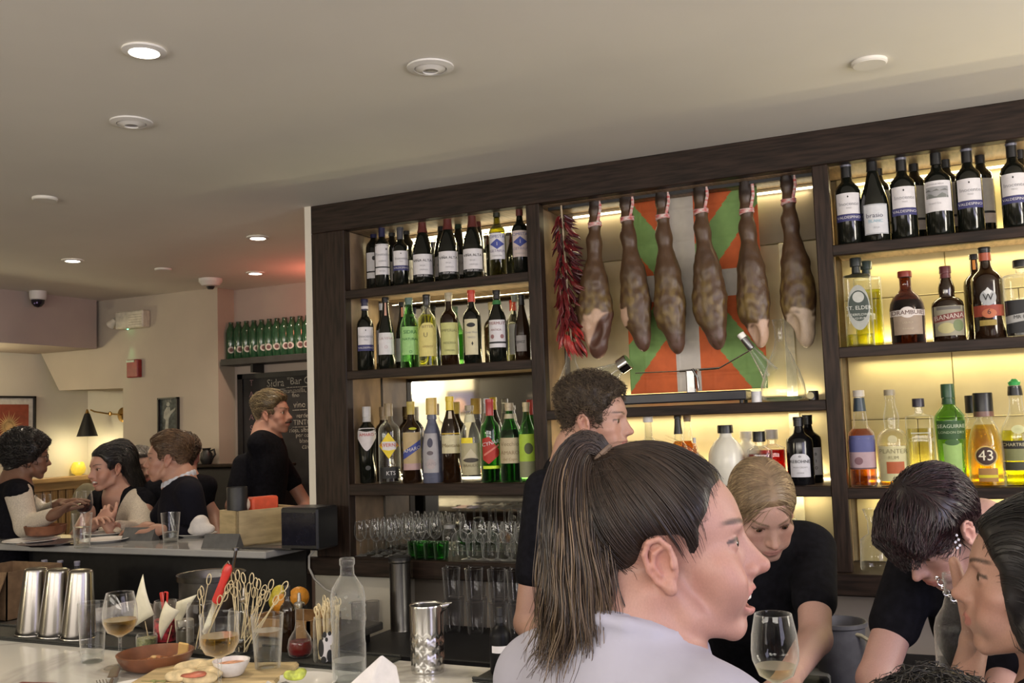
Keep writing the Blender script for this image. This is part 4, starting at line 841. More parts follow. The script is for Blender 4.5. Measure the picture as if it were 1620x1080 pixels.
    B(684, 629, z, .07, 33, 'slate-blue bottle with gold cap and grey portrait label', 'cone', G_SLATE, capm((.60, .44, .14)), .80, [('l', rect(-.86, .6, .12, .58), (.38, .37, .40)), ('emblem', oval(-.2, .28, .47, .055), (.06, .06, .10)), ('emblem', oval(-.2, .3, .35, .025), (.12, .1, .12)), ('emblem', oval(-.15, .42, .22, .06), (.42, .36, .38)), ('w', 'CAPO', -.15, .22, .05, (.3, .28, .3))])
    B(713, 627, z, .07, 31, 'dark brown bottle with yellow cap and cream waist label', 'vermouth', G_BROWN, capm((.70, .52, .05)), .84, [('l', rect(-.9, .9, .34, .55), CRM), ('w', 'Montana', 0, .43, .07, (.2, .15, .06)), ('neck_label', rect(-.34, .34, .74, .83), (.62, .55, .42)), ('label_band', rect(-.9, .9, .56, .575), GLD)])
    B(744, 641, z, .07, 33, 'bottle with clear neck, yellow band and mountain label', 'vermouth', G_CLEAR, capm((.30, .26, .18)), .93, [('l', rect(-.86, .86, .10, .51), (.42, .38, .24)), ('label_band', rect(-.86, .2, .51, .58), (.80, .66, .03)), ('emblem', [(-.8 + 1.6 * i / 8, .30, .30 + .14 * (1 - abs(i / 4 - 1))) for i in range(9)], (.55, .5, .36)), ('emblem', oval(0, .7, .29, .03), (.06, .05, .04)), ('w', 'BRAULIO', 0, .22, .05, (.2, .17, .1))], neckband=(.78, .88, capm((.60, .58, .40))))
    B(772, 630, z, .19, 25, 'bottle with white striped cap behind the red-labelled green one', 'vermouth', G_CLEAR, capm((.55, .55, .60)), .82, [lab(.12, .5)], fill=.5, liquid=L_AMB)
    B(776, 631, z, .07, 31, 'green bottle with red cap and slanted red label', 'liqueur', G_GREEN, capm((.42, .05, .05)), .80, [('l', [(-.82 + 1.64 * i / 12, .22 + .16 * abs(i / 12 - .35), .50 + .16 * (.55 - abs(i / 12 - .40)) - .10 * (i / 12)) for i in range(13)], (.42, .03, .02)), ('w', 'CYNAR', 0, .47, .095, WHT, .22), ('label_band', slant(-.7, .8, .375, .40, .12), (.62, .2, .15)), ('emblem', rect(-.8, .9, .165, .20), (.62, .85, .05))], fill=.16, liquid=L_DARK)
    B(807, 637, z, .07, 33, 'dark green bottle with tan cap and beige label', 'vermouth', G_GREEN, capm((.46, .38, .24)), .90, [('l', rect(-.95, .95, .24, .56), (.50, .42, .27)), ('w', 'Vecchio', 0, .48, .085, (.25, .2, .12)), ('w', 'AMARO', 0, .37, .075, (.3, .22, .12)), ('w', 'del Capo', 0, .29, .05, (.3, .22, .12))], fill=.66, liquid=L_DARK, neckband=(.80, .86, capm((.5, .45, .3))))
    B(834, 636, z, .07, 27, 'green bottle with lime label cut off by the right post', 'vermouth', G_LIME, capm((.60, .50, .30)), .88, [('l', rect(-.9, .9, .12, .60), (.42, .62, .06)), ('emblem', oval(.2, .5, .42, .07), (.10, .12, .05)), ('label', rect(-.9, .9, .06, .26), (.25, .26, .15))])
left_bay()
def mid_bay():
    z = SHELF[('m', 2)]; B = shelf_bottle
    B(889, 702, z, .08, 22, 'small cream ceramic bottle at the left end of the middle lower shelf', 'round', G_CREAM, None, .9)
    B(1027, 657, z, .08, 36, 'round clear bottle with slim neck behind the bun of ponytail hair', 'round', G_FROST, capm((.75, .75, .72)), .9, [], fill=.45, liquid=L_WATER)
    B(1074, 655, z, .08, 27, 'amber bottle with black neck', 'whisky', G_CLEAR, capm(BLKC), .72, [lab(.1, .45, TAN)], fill=.62, liquid=L_BUFF)
    B(1089, 656, z, .19, 30, 'brown bottle just behind the amber bottle', 'whisky', G_CLEAR, capm((.2, .15, .1)), .9, [], fill=.62, liquid=L_AMB)
    B(1100, 692, z, .10, 13, 'narrow bottle with white paper label next to the amber pair', 'shoulder', G_CLEAR, capm(SIL), .88, [lab(.12, .66)])
    B(1149, 672, z, .09, 57, 'fat round-shouldered white bottle with black and clear stopper', 'malibu', G_WHITE, capm(BLKC), .86, [])
    B(1182, 682, z, .20, 48, 'white bottle put in as the reflection of the fat white one', 'malibu', G_WHITE, capm((.6, .58, .5)), .86, [])  # extra bottle stands in for the white bottle's mirror image
    B(1202, 682, z, .08, 38, 'square clear bottle of red liqueur with black stopper', 'square', G_CLEAR, capm(BLKC), .80, [('l', rect(-.8, .8, .12, .52), (.08, .012, .012)), ('w', 'SLOE', 0, .40, .08, (.4, .2, .15)), ('w', 'GIN', 0, .28, .07, (.4, .2, .15))], n=5, fill=.58, liquid=L_RED)
    B(1222, 679, z, .19, 40, 'bright red square bottle behind the black-stoppered one', 'square', G_CLEAR, capm((.55, .52, .46)), .82, [], n=5, fill=.62, liquid=L_RED)
    B(1265, 659, z, .075, 41, 'black bottle with white arched label', 'liqueur', G_BLACK, capm(BLKC), .86, [('l', arch(-.72, .72, .12, .46), (.62, .62, .66)), ('w', 'REBOHNE', 0, .345, .065, BLK), ('w', 'IRISH CREAM', 0, .26, .035, GREY), ('emblem', oval(0, .12, .42, .016), GREY), ('w', 'LIQUEUR', 0, .18, .026, GREY)])
    B(1279, 656, z, .18, 40, 'black bottle with upright white side label behind the arched-label one', 'liqueur', G_BLACK, capm(BLKC), .86, [('l', rect(.1, .9, .12, .52), WHT), ('w', 'B', .5, .42, .06, BLK), ('w', 'I', .5, .32, .06, BLK), ('w', 'D', .5, .22, .06, BLK)])
mid_bay()
def right_bay():
    z = SHELF[('r', 1)]; B = shelf_bottle
    for px, yt, lb in ((1341, 255, 'navy-banded sherry bottle at the left end of the right bay top shelf'), (1428, 244, 'navy-banded sherry bottle between the grey-label and landscape-label bottles'), (1532, 230, 'navy-banded sherry bottle right of the landscape label'), (1603, 221, 'navy-banded sherry bottle at the far right of the top shelf')):
        B(px, yt, z, .065, 39, lb, 'bordeaux', G_DARK, capm(BLKC), .80, valde(.27), neckband=(.93, .955, capm((.10, .10, .14))))
    B(1382, 250, z, .065, 43, 'sloping dark bottle with square pale grey label', 'burgundy', G_DARK, capm(BLKC), .84, [('l', rect(-.80, .80, .085, .435), (.38, .39, .42)), ('label', rect(-.74, .74, .10, .42), (.56, .57, .60)), ('w', 'brasio', -.1, .30, .075, (.12, .12, .16)), ('w', 'BLANC', -.05, .235, .05, (.25, .45, .55)), ('w', 'RIOJA', 0, .16, .025, GREY)])
    B(1483, 236, z, .065, 41, 'dark bottle with grey landscape drawing on its white label', 'bordeaux', G_DARK, capm(BLKC), .82, [('l', rect(-.92, .92, .27, .615), WHT), ('emblem', rect(-.78, .74, .42, .55), (.30, .30, .31)), ('emblem', [(-.78 + 1.52 * i / 8, .42, .455 + .02 * math.sin(i * 1.3)) for i in range(9)], (.16, .17, .16)), ('emblem', [(-.78 + 1.52 * i / 8, .50, .51 + .014 * math.sin(i * 2.1)) for i in range(9)], (.14, .14, .14)), ('w', 'DOMAINE VIEUX', -.1, .575, .024, GREY), ('w', 'Grand Cru', -.2, .36, .03, GREY)])
    for px, yt, lb in ((1391, 250, 'dark bottle tucked behind the grey-labelled sloping bottle'), (1448, 243, 'dark rear-row bottle left of the landscape-label bottle'), (1498, 237, 'dark rear-row bottle right of the landscape-label bottle'), (1553, 230, 'dark rear-row bottle with clear gap to its right'), (1616, 222, 'dark rear-row bottle at the very right of the top shelf')):
        B(px, yt, z, .185, 36, lb, 'bordeaux', G_DARK, capm(BLKC), .80, [('l', rect(-.9, .9, .27, .62), (.60, .57, .52)), ('label_band', rect(-.9, .9, .245, .27), BLK), ('label', rect(-.9, .9, .14, .245), (.58, .50, .46)), ('emblem', oval(-.3, .14, .55, .02), GREY)], neckband=None)
    z = SHELF[('r', 2)]
    B(1357, 408, z, .08, 42, 'clear square bottle with black cap and green ornate label', 'gin', G_CLEAR, capm((.02, .025, .024)), .80, [('l', oval(0, .78, .43, .25), (.33, .34, .31)), ('emblem', oval(0, .70, .45, .17), (.035, .05, .04)), ('emblem', oval(0, .40, .545, .06), (.42, .43, .40)), ('w', 'ST. ELDER', 0, .425, .105, (.60, .62, .56)), ('w', 'ELDERFLOWER', 0, .35, .040, (.55, .57, .5)), ('w', 'LIQUEUR', 0, .31, .032, (.5, .52, .46))], n=4, fill=.14, liquid=L_LEMON)
    B(1373, 413, z, .19, 42, 'square bottle of clear yellow liqueur behind the ornate green label', 'gin', G_CLEAR, capm((.03, .05, .045)), .82, [], n=4, fill=.66, liquid=L_LEMON)
    B(1434, 429, z, .08, 52, 'brown jug-shouldered bottle with red cap and white banner', 'jug', G_AMBER, capm((.22, .03, .02)), .92, [('l', rect(-.80, .80, .12, .38), (.30, .23, .17)), ('label_band', rect(-.97, .97, .375, .455), (.62, .56, .52)), ('emblem', oval(0, .42, .42, .075), (.60, .55, .52)), ('w', 'DRAMBUIE', 0, .415, .085, (.09, .04, .03)), ('w', 'LIQUEUR', 0, .28, .035, (.5, .42, .3)), ('w', 'Edinburgh', 0, .20, .035, (.5, .42, .3))], neckband=None, fill=.6, liquid=L_DARK)
    B(1498, 421, z, .08, 48, 'dark rum bottle with bulging neck and maroon wax top', 'bulb', G_BROWN, capm((.10, .02, .025)), .84, [('l', rect(-.97, .97, .07, .46), (.27, .25, .18)), ('label_band', slant(-.9, .9, .27, .36, .05), (.16, .035, .03)), ('w', 'BANANA', 0, .315, .095, (.55, .48, .42), .10), ('emblem', oval(-.2, .5, .17, .07), (.42, .38, .18)), ('emblem', oval(.5, .3, .2, .08), (.14, .18, .08)), ('label', rect(-.7, .7, .41, .45), (.12, .11, .10))])
    B(1544, 402, z, .18, 36, 'dark bottle with orange neck label behind the silver-crested one', 'shoulder', G_BROWN, capm(BLKC), .94, [('neck_label', rect(-.34, .34, .82, .93), (.65, .24, .04)), ('l', rect(-.4, .9, .30, .42), (.70, .35, .04)), ('label', rect(-.3, .9, .03, .28), (.60, .60, .54))])
    B(1561, 391, z, .08, 46, 'tall dark bottle with silver crest and red band', 'liqueur', G_BROWN, capm(BLKC), .94, [('l', rect(-.92, .92, .24, .36), (.26, .04, .02)), ('emblem', oval(0, .50, .44, .085), (.34, .35, .36)), ('emblem', diamond(0, .25, .50, .05), (.55, .56, .56)), ('emblem', oval(0, .45, .27, .05), (.42, .12, .05)), ('w', 'W', 0, .44, .10, BLK), ('w', '6', 0, .285, .08, (.06, .02, .02)), ('label', rect(-.6, .4, .14, .20), (.28, .2, .04))], neckband=(.85, .935, capm((.34, .07, .03))))
    B(1618, 411, z, .08, 56, 'clear embossed bottle with black cap and black label at the right edge', 'gin', G_CLEAR, capm(BLKC), .90, [('l', rect(-.95, .95, .05, .47), (.012, .012, .014)), ('label_band', slant(-.95, .95, .20, .30, .06), (.34, .34, .33)), ('w', 'MR BLACK', .1, .25, .065, BLK)], n=3.2, fill=.10, liquid=L_DARK)
    z = SHELF[('r', 3)]
    B(1362, 617, z, .08, 41, 'whisky bottle with cork top and blue-and-pink label', 'whisky', G_CLEAR, capm((.50, .46, .40)), .93, [('l', rect(-.95, .95, .36, .53), (.09, .10, .26)), ('label', rect(-.95, .95, .20, .36), (.42, .30, .33)), ('emblem', oval(-.3, .3, .27, .04), (.20, .10, .12)), ('label_band', rect(-.95, .95, .185, .20), (.12, .07, .08))], n=2.4, fill=.60, liquid=L_AMB, neckband=(.78, .92, capm((.03, .05, .07))))
    B(1411, 616, z, .08, 47, 'rum bottle with clear bulbous neck and small red label', 'bulb', G_CLEAR, capm((.30, .26, .18)), .94, [('l', rect(-.9, .9, .06, .42), (.58, .54, .30)), ('w', 'PLANTER', 0, .365, .075, (.3, .27, .14)), ('w', 'RUM', 0, .30, .05, (.3, .27, .14)), ('label', rect(-.45, .62, .14, .26), (.42, .10, .03)), ('emblem', oval(0, .3, .49, .04), (.50, .46, .26))], fill=.42, liquid=L_BUFF)
    B(1456, 630, z, .08, 42, 'square clear gin bottle with dark stopper and faint lettering', 'gin', G_CLEAR, capm((.03, .025, .04)), .90, [('w', 'CITADELLE', 0, .53, .065, (.33, .33, .24)), ('label_band', rect(-.7, .7, .60, .615), (.42, .42, .32))], n=4.5, fill=.66, liquid=L_PALE)
    B(1503, 607, z, .08, 45, 'green bottle tapering to the base with dark green print', 'taper', G_SEAG, capm((.02, .07, .03)), .80, [('l', rect(-.9, .9, .46, .64), (.025, .08, .02)), ('w', 'SEAGUIRRE', 0, .585, .075, (.50, .58, .42)), ('w', 'LONDON DRY', 0, .525, .035, (.4, .5, .3)), ('label', rect(-.62, .62, .14, .42), (.30, .48, .14)), ('emblem', oval(0, .5, .43, .03), (.05, .12, .03))])
    B(1543, 625, z, .18, 46, 'yellow liqueur bottle tucked behind the one with the round number badge', 'cone', G_CLEAR, capm(BLKC), .80, [], fill=.62, liquid=L_YEL)
    B(1558, 621, z, .07, 54, 'bright yellow liqueur bottle with round 43 badge and black cap', 'cone', G_CLEAR, capm(BLKC), .80, [('l', oval(-.05, .60, .33, .108), (.50, .36, .10)), ('emblem', oval(-.05, .52, .33, .094), (.045, .018, .012)), ('w', '43', -.05, .33, .155, (.75, .70, .55)), ('label', rect(-.5, .5, .06, .20), (.34, .18, .05)), ('label_band', rect(-.5, .5, .10, .13), (.62, .55, .02))], fill=.66, liquid=L_YEL, neckband=(.745, .80, capm((.16, .08, .06))))
    B(1609, 599, z, .08, 50, 'yellow-green liqueur bottle with black label and green pourer', 'chart', G_CLEAR, capm((.05, .35, .09)), .94, [('l', rect(-.9, .9, .35, .425), (.018, .018, .016)), ('w', 'CHARTREUSE', 0, .388, .055, (.60, .55, .35)), ('label', rect(-.9, .9, .24, .35), (.22, .23, .10)), ('label_band', rect(-.9, .9, .15, .23), (.05, .05, .03)), ('emblem', oval(.1, .4, .53, .04), (.55, .56, .3))], fill=.52, liquid=L_LEMON, neckband=(.845, .935, capm(BLKC)))
right_bay()
# the row of green water bottles over the blackboard
def green_row():
    m1 = mat('dark_green_bottle', (.018, .065, .030), .15, var=.1, coat=.3); P = [(.90, 0), (1, .02), (1, .72), (.86, .80), (.5, .90), (.40, .97), (.40, 1)]; p = onY(350, 575, 5.32); proto = None
    zt = onY(358, 570, 5.38).z
    for i in range(11):
        q = onY(366 + i * 12.2, 570, 5.39)
        if proto is None:
            proto = thing('bottle', 'dark green bottle with round white badge, first from the left over the blackboard', 'bottle', (q.x, 5.39, zt), 0, 'green bottles over the blackboard')
            R = .036; H = .265; MB().lathe([(r * R, z * H) for r, z in P], 16).obj('glass', m1, proto); MB().lathe([(.017, .955 * H), (.017, 1.0 * H), (.012, 1.005 * H)], 12).obj('cap', capm((.02, .05, .03)), proto)
            SHAPES['gr'] = P
            for r_, c in ((.058, (.45, .42, .40)), (.034, (.10, .04, .04))):
                V, Fc = put(oval(0, r_ * 11, .26, r_ * 1.55), R, 2, H, 'gr', .0008 if c[0] > .2 else .0014); link('badge', MB().add(V, Fc).mesh('badge', paper(c)), proto)
            aim_at_cam(proto)
        else: o = dup(proto, (q.x, 5.39, zt), None, None, f'dark green bottle with round white badge, {ORD[i]} from the left over the blackboard'); aim_at_cam(o, random.uniform(-.5, .5))
green_row()
# ---------------------------------------------------------------- the flag, hams and chillies of the middle bay
def flag():
    W_, H_ = .55, .80; n, mm = 110, 150; x0 = -1.238; z1 = Z0 + .895; me_m = [mat('flag_red_orange', (.62, .13, .035), .8, var=.03), mat('flag_green', (.22, .38, .12), .8, var=.03), mat('flag_white', (.58, .54, .48), .8, var=.02)]
    u = np.linspace(0, 1, n + 1); v = np.linspace(0, 1, mm + 1); U, Vv = np.meshgrid(u, v)
    Y = YB - .058 + .0045 * np.sin(U * 17 + Vv * 2) - .0025 * (np.abs((Vv * 6) % 1 - .5) < .03) - .002 * (np.abs((U * 4) % 1 - .5) < .02)
    V = np.stack([x0 + U * W_, Y, z1 - Vv * H_], -1).reshape(-1, 3); Q = []; mi = []
    # the flag hangs lengthwise: a white upright cross over a green saltire on red
    for j in range(mm):
        for i in range(n):
            a = j * (n + 1) + i; Q.append((a, a + 1, a + n + 2, a + n + 1)); cx = (i + .5) / n; cy = (j + .5) / mm
            if abs(cx - .445) < .088 or abs(cy - .475) < .068: k = 2
            elif min(abs((cx - .445) - (cy - .475) * 1.12), abs((cx - .445) + (cy - .475) * 1.12)) < .135: k = 1
            else: k = 0
            mi.append(k)
    o = link('flag', mesh_np('flag', V, np.array(Q), me_m, mi)); md = o.modifiers.new('thickness', 'SOLIDIFY'); md.thickness = .0015
    tag(o, 'red flag with green diagonal and white upright cross, hung behind the hams', 'flag'); return o
flag()
HAM = attr_mat('cured_ham', .42, .5, bump=.35, bscale=45)
ROPE = mat('red_and_white_cord', (.55, .10, .10), .7, col2=(.65, .60, .56), scale=42, stretch=(1, 1, 2.5))
def ham_cols(seed, cut):
    ph = np.array((seed * 1.3, seed * 2.1, seed * .7))
    def f(V):
        z = V[:, 2]; q_ = V * (1, 1, .45) + ph; n1 = vnoise(q_ + .01 * np.stack([vnoise(V, 90)] * 3, 1), 44); n2 = vnoise(q_, 130); c = np.tile(np.array((.088, .045, .021)), (len(V), 1))
        def mix(w, col): nonlocal c; w = np.clip(w, 0, 1)[:, None]; c = c * (1 - w) + np.array(col) * w
        mix(.5 * sstep(-.2, .7, n1), (.052, .027, .015)); mix(.62 * sstep(-.7, 1.3, n1 + .9 * n2) * sstep(-.30, -.45, z) * sstep(-.60, -.50, z), (.27, .18, .045))
        mix(.8 * sstep(-.56, -.60, z) * (n2 > -.3), (.12, .062, .045)); mix(.9 * sstep(-.085, -.03, z), (.022, .016, .014))
        if cut:
            (cx, cz, r), kind = cut; d = np.hypot((V[:, 0] - cx), (V[:, 2] - cz) * .75); d = d + .016 * vnoise(V, 70); w = sstep(r, r * .8, d) * (V[:, 1] < .03)
            mix(w, (.56, .37, .26) if kind != 'pale' else (.62, .48, .35)); 
            if kind == 'hole': mix(sstep(r * .62, r * .5, np.hypot(V[:, 0] - cx - .02 - (V[:, 2] - cz) * .45, (V[:, 2] - cz) * .5)) * (V[:, 1] < .03), (.10, .045, .03))
        return c
    return f
def ham(px0, py0, px1, py1, label, seed, wide=1.0, cut=None, yaw=0, dy=.11):
    Y = YF + dy; a = onY(px0, py0, Y); b = onY(px1, py1, Y); L = a.z - b.z; t = thing('cured_ham', label, 'ham', (a.x, Y, a.z), 0, None); dx = b.x - a.x
    k = L / .655; sx = dx / L; P = []
    ax = lambda z, off=0, y=0: np.array(((-z) * sx + off, y, z)) 
    w = wide
    P += [C(ax(.005 * k), ax(-.055 * k), .021, .023, .01), C(ax(-.055 * k), ax(-.11 * k), .023, .020, .01), C(ax(-.11 * k), ax(-.20 * k), .0215, .0265, .02), C(ax(-.20 * k), ax(-.34 * k), .0265, .038, .02), E(ax(-.175 * k, -.006), (.027, .026, .028), .02),
          E(ax(-.42 * k), (.050 * w, .038, .135 * k), .05), E(ax(-.475 * k, .002), (.056 * w, .040, .100 * k), .04), E(ax(-.565 * k, .012), (.037 * w, .034, .070 * k), .03), E(ax(-.612 * k, .017), (.026 * w, .027, .045 * k), .02), E(ax(-.50 * k, -.040 * w, -.006), (.015, .020, .050 * k), .02)]
    P += [E(ax(-.03 * k, .017), (.010, .012, .020), .006), E(ax(-.03 * k, -.014), (.009, .011, .022), .006)]
    if cut:
        (cx, cz, r), kind = cut
        if kind == 'hole': P += [E((cx - .01, -.05, cz), (.028, .034, .055), .012, 's', rot(0, 0, .5))]
        else: P += [E((cx - .03, -.030, cz + .01), (.024, .03, .05), .012, 's')]
    Rz = rot(yaw)
    V, Q = sdf_mesh([p for p in P], .0042); ax_ = np.stack([-V[:, 2] * sx, 0 * V[:, 2] + .005, V[:, 2]], 1); dd = V - ax_; V2 = V + dd * (.034 * vnoise(V + seed, 55) + .026 * vnoise(V * (1, 1, .4) + seed, 120))[:, None]; link('meat', mesh_np('meat', V2, Q, HAM, cols=ham_cols(seed, cut)(V2)), t)
    c = ax(-.105 * k); R_ = .0245; m = MB()
    for q in range(3): m.tube([c + np.array((R_ * math.cos(x), R_ * math.sin(x), -.007 * q + .004 * math.sin(x + q))) for x in np.linspace(0, 2 * PI, 21)], .0046, 6, cap=False)
    o = m.obj('cord', ROPE, t); s = 1 if seed % 2 else -1
    MB().tube([c + np.array((.024 * .8, -.018, .0)), c + np.array((.030, -.012, .05)), c + np.array((.026, 0, .11)), c + np.array((.02, .01, .14))], .0062, 7).obj('cord_loop', ROPE, t)
    return t
ham(941, 312, 940, 568, 'wide dark ham with a hollowed pale cut end, next to the chilli string', 1, 1.28, ((.0, -.565, .085), 'hole'))
ham(988, 304, 1013, 556, 'slim ham with a pale notch at its lower left, second from the chilli string', 2, 1.0, ((-.03, -.50, .035), 'notch'))
ham(1045, 299, 1066, 560, 'mottled ham hanging over the left edge of the white flag bar', 3, 1.02)
ham(1105, 290, 1130, 553, 'broad mottled ham hanging right of the white flag bar', 4, 1.12)
ham(1178, 290, 1197, 550, 'ham with a pink fatty tip hanging at the right edge of the flag', 5, 1.0, ((.035, -.60, .062), 'notch'))
ham(1243, 272, 1270, 550, 'darkest ham with a pale raw end, beside the right post', 6, 1.05, ((.028, -.60, .070), 'pale'))
t = thing('hanging_rail', 'black metal rail under the header that carries the hams', 'rail', (-.98, YF + .11, Z0 + .865))
MB().box((-.54, -.010, 0), (.53, .010, .012)).obj('bar', BLACK, t, smooth=False)
for i in range(6): MB().tube([(-.46 + i * .165, 0, .012), (-.46 + i * .165, 0, .014)], .004).obj('hook', BLACK, t)
def chillies():
    a = onY(888, 330, YF + .09); b = onY(905, 556, YF + .09); t = thing('chilli_string', 'string of dried dark red chillies hanging at the left of the hams', 'chillies', (a.x, YF + .09, a.z)); L = a.z - b.z
    MB().tube([(0, 0, .03), (0, 0, 0), ((b.x - a.x) * .5, 0, -L * .5), (b.x - a.x, 0, -L)], .004, 6).obj('twine', mat('straw_twine', (.45, .36, .24), .9), t)
    mats = [mat('dried_chilli_dark', (.055, .008, .012), .35, var=.2), mat('dried_chilli_red', (.13, .012, .014), .3, var=.2), mat('chilli_bright', (.34, .024, .022), .28, var=.15)]
    base = []
    for k in range(4):
        m = MB(); bend = random.uniform(.15, .5); pts = [(0, 0, 0)] + [(math.sin(bend * i) * .004 * i, .002 * i, -.011 * i) for i in range(1, 7)]; m.tube(pts, [.0035, .0062, .0068, .0062, .005, .0032, .001], 7); base.append(m)
    ms = [[b_.mesh('chilli', m_) for b_ in base] for m_ in mats]; st = MB().tube([(0, 0, 0), (0, .001, .012)], .0014, 5).mesh('stalk', mat('chilli_stalk', (.20, .17, .07), .8))
    for i in range(270):
        f = (i + random.random()) / 270; an = random.uniform(0, 2 * PI); z = -L * (.04 + .90 * f); r = .012 + .016 * min(1, f * 3); k = 2 if f > .86 and random.random() < .75 else (1 if random.random() < .35 + .4 * f else 0)
        o = link('chilli', random.choice(ms[k]), t, ((b.x - a.x) * f + r * math.cos(an), r * math.sin(an) * .9, z)); tilt = random.uniform(.25, 1.0) if f < .93 else .2
        o.rotation_euler = (tilt * math.sin(an), -tilt * math.cos(an) * 1, random.uniform(0, 6)) if False else (math.sin(an) * tilt, -math.cos(an) * tilt, 0); s = random.uniform(.75, 1.1) * (.8 + .35 * f); o.scale = (s,) * 3
        if i % 3 == 0: link('stalk', st, o)
chillies()
def glass_lathe(prof, name, mt, parent, th=.0011, seg=32, **k):
    """open vessel with a thin wall"""
    inn = [(max(r - th, .0005), z + (th * 2 if i == 0 else 0)) for i, (r, z) in enumerate(prof)]; 
    return MB().lathe(list(prof) + [(prof[-1][0] - th, prof[-1][1]), (prof[-1][0] - th * 1.2, prof[-1][1] - .003)], seg, cap=False, **k).obj(name, mt, parent, angle=60)
GLASS = thin('bar_glass', (.985, .99, .985), .86, .02); GLASSB = thin('bar_glass_thick', (.96, .975, .97), .84, .02); SMOKE = thin('smoked_tumbler', (.78, .78, .80), .75, .05)
REAL = mat('solid_glass', (1, 1, 1), .0, var=0, trans=1)
def decanter(px, ybot, w, h, zs, dy, label, lean=0, kind='flat'):
    p = onY(px, ybot, YF + dy); t = thing('decanter', label, 'decanter', (p.x, YF + dy, Z0 + zs))
    if kind == 'flat': prof = [(.5, 0), (.93, .03), (1, .10), (.96, .20), (.78, .36), (.50, .54), (.30, .66), (.24, .76), (.25, .88), (.33, .99), (.34, 1)]
    else: prof = [(.6, 0), (.96, .03), (1, .14), (.9, .30), (.55, .52), (.30, .66), (.24, .80), (.27, 1)]
    P = [(r * w / 2, z * h) for r, z in prof]; o = glass_lathe(P, 'glass', GLASSB, t, .002, 40); o.rotation_euler = (0, lean, 0)
    return t
t = decanter(1240, 634, .165, .305, .040, .13, 'wide-based clear glass decanter on the shelf below the hams'); MB().lathe([(.05, .004), (.066, .010), (.068, .016)], 30).obj('thick_base', thin('pale_green_base', (.72, .90, .82), .7), t)
decanter(906, 645, .15, .29, .040, .13, 'clear glass decanter in the left corner under the chilli string', 0, 'b')
# chrome holder tipped over with its glass funnel and long arm on a black board
def slicer():
    z = Z0 + .040; y = YF + .10; t = thing('decanter_rack', 'chrome arm and glass funnel stand on a low black board below the flag', 'decanter stand', (-.98, y, z)); X = lambda px, py: tuple(onY(px, py, y) - Vector((-.98, y, z)))
    a = X(960, 640); b = X(1185, 632); CH = mat('chrome', (.62, .61, .60), .12, 1.0, var=.02)
    MB().box((a[0], -.055, .012), (b[0], .055, .048), bev=.004).obj('board', mat('black_board', (.010, .010, .018), .35), t, smooth=False)
    for x in (a[0] + .03, b[0] - .02):
        for yy in (-.04, .04): MB().lathe([(.007, 0), (.007, .012)], 10, c=(x, yy, 0)).obj('foot', BLACK, t)
    p0 = X(1005, 590); p1 = X(1075, 587); p2 = X(1138, 582); p3 = X(1190, 552)
    MB().tube([p0, p1], .0022, 8).tube([p1, p2], .0045, 8).tube([p2, p3], .0028, 8).obj('arm', CH, t)
    c = X(1094, 590); MB().box((c[0] - .018, -.02, .045), (c[0] + .018, .02, c[2] + .012), bev=.004).tube([(c[0] + .01, -.022, c[2] + .015), (c[0] + .028, -.024, c[2] - .02), (c[0] + .03, -.022, c[2] - .06)], .005, 8).obj('clamp', mat('dark_chrome', (.25, .25, .25), .25, 1.0), t)
    # upper funnel with chrome collar (left) and small head at the end of the arm (right)
    q = np.array(X(985, 578)); u = np.array(X(935, 612)) - q; L = np.linalg.norm(u); R = frame(np.cross(u, (0, 1, 0)), u) if False else None
    ez = u / L; ex = np.array((0, 1., 0)); ey = np.cross(ez, ex); R = np.stack([ex, ey, ez], 1)
    MB().lathe([(.030, -.030), (.032, -.028), (.032, .012), (.028, .016)], 28, c=q, R=R).obj('collar', CH, t)
    MB().lathe([(.020, .012), (.024, .02), (.058, .105), (.060, .112), (.058, .112), (.022, .022)], 30, c=q, R=R, cap=False).obj('funnel', GLASSB, t)
    q = np.array(X(1184, 545)); u = np.array(X(1168, 524)) - q; ez = u / np.linalg.norm(u); ey = np.cross(ez, ex); R = np.stack([ex, ey, ez], 1)
    MB().lathe([(.013, -.02), (.014, -.018), (.014, .028), (.012, .030)], 20, c=q, R=R).obj('head', mat('grey_metal', (.22, .22, .22), .35, .9), t); MB().lathe([(.014, .030), (.015, .05), (.013, .052)], 20, c=q, R=R).obj('light_cap', mat('frosted_cap', (.85, .83, .78), .4), t)
    MB().lathe([(.012, -.02), (.030, -.12), (.034, -.135), (.032, -.135), (.011, -.022)], 24, c=q, R=R, cap=False).obj('glass_cone', GLASS, t)
slicer()
def small_box(px, py, w, h, zs, dy, label, cat, m, name):
    p = onY(px, py, YF + dy); t = thing(name, label, cat, (p.x, YF + dy, Z0 + zs)); MB().lathe([(w / 2, 0), (w / 2, h * .9), (w * .46, h)], 20).obj('cup', m, t); return t
small_box(1197, 628, .038, .042, .04, .09, 'small white cup between the black board and the decanter', 'cup', mat('white_porcelain', (.72, .72, .74), .3), 'small_cup')
t = small_box(1287, 626, .036, .034, .04, .08, 'small round tin with pale face beside the right post', 'tin', mat('black_tin', (.02, .02, .02), .3), 'small_tin'); MB().lathe([(.012, -.004), (.013, .003)], 16, R=rot(0, PI / 2), c=(-.008, -.019, .017)).obj('pale_lid', mat('pale_tin_lid', (.62, .55, .28), .4), t)
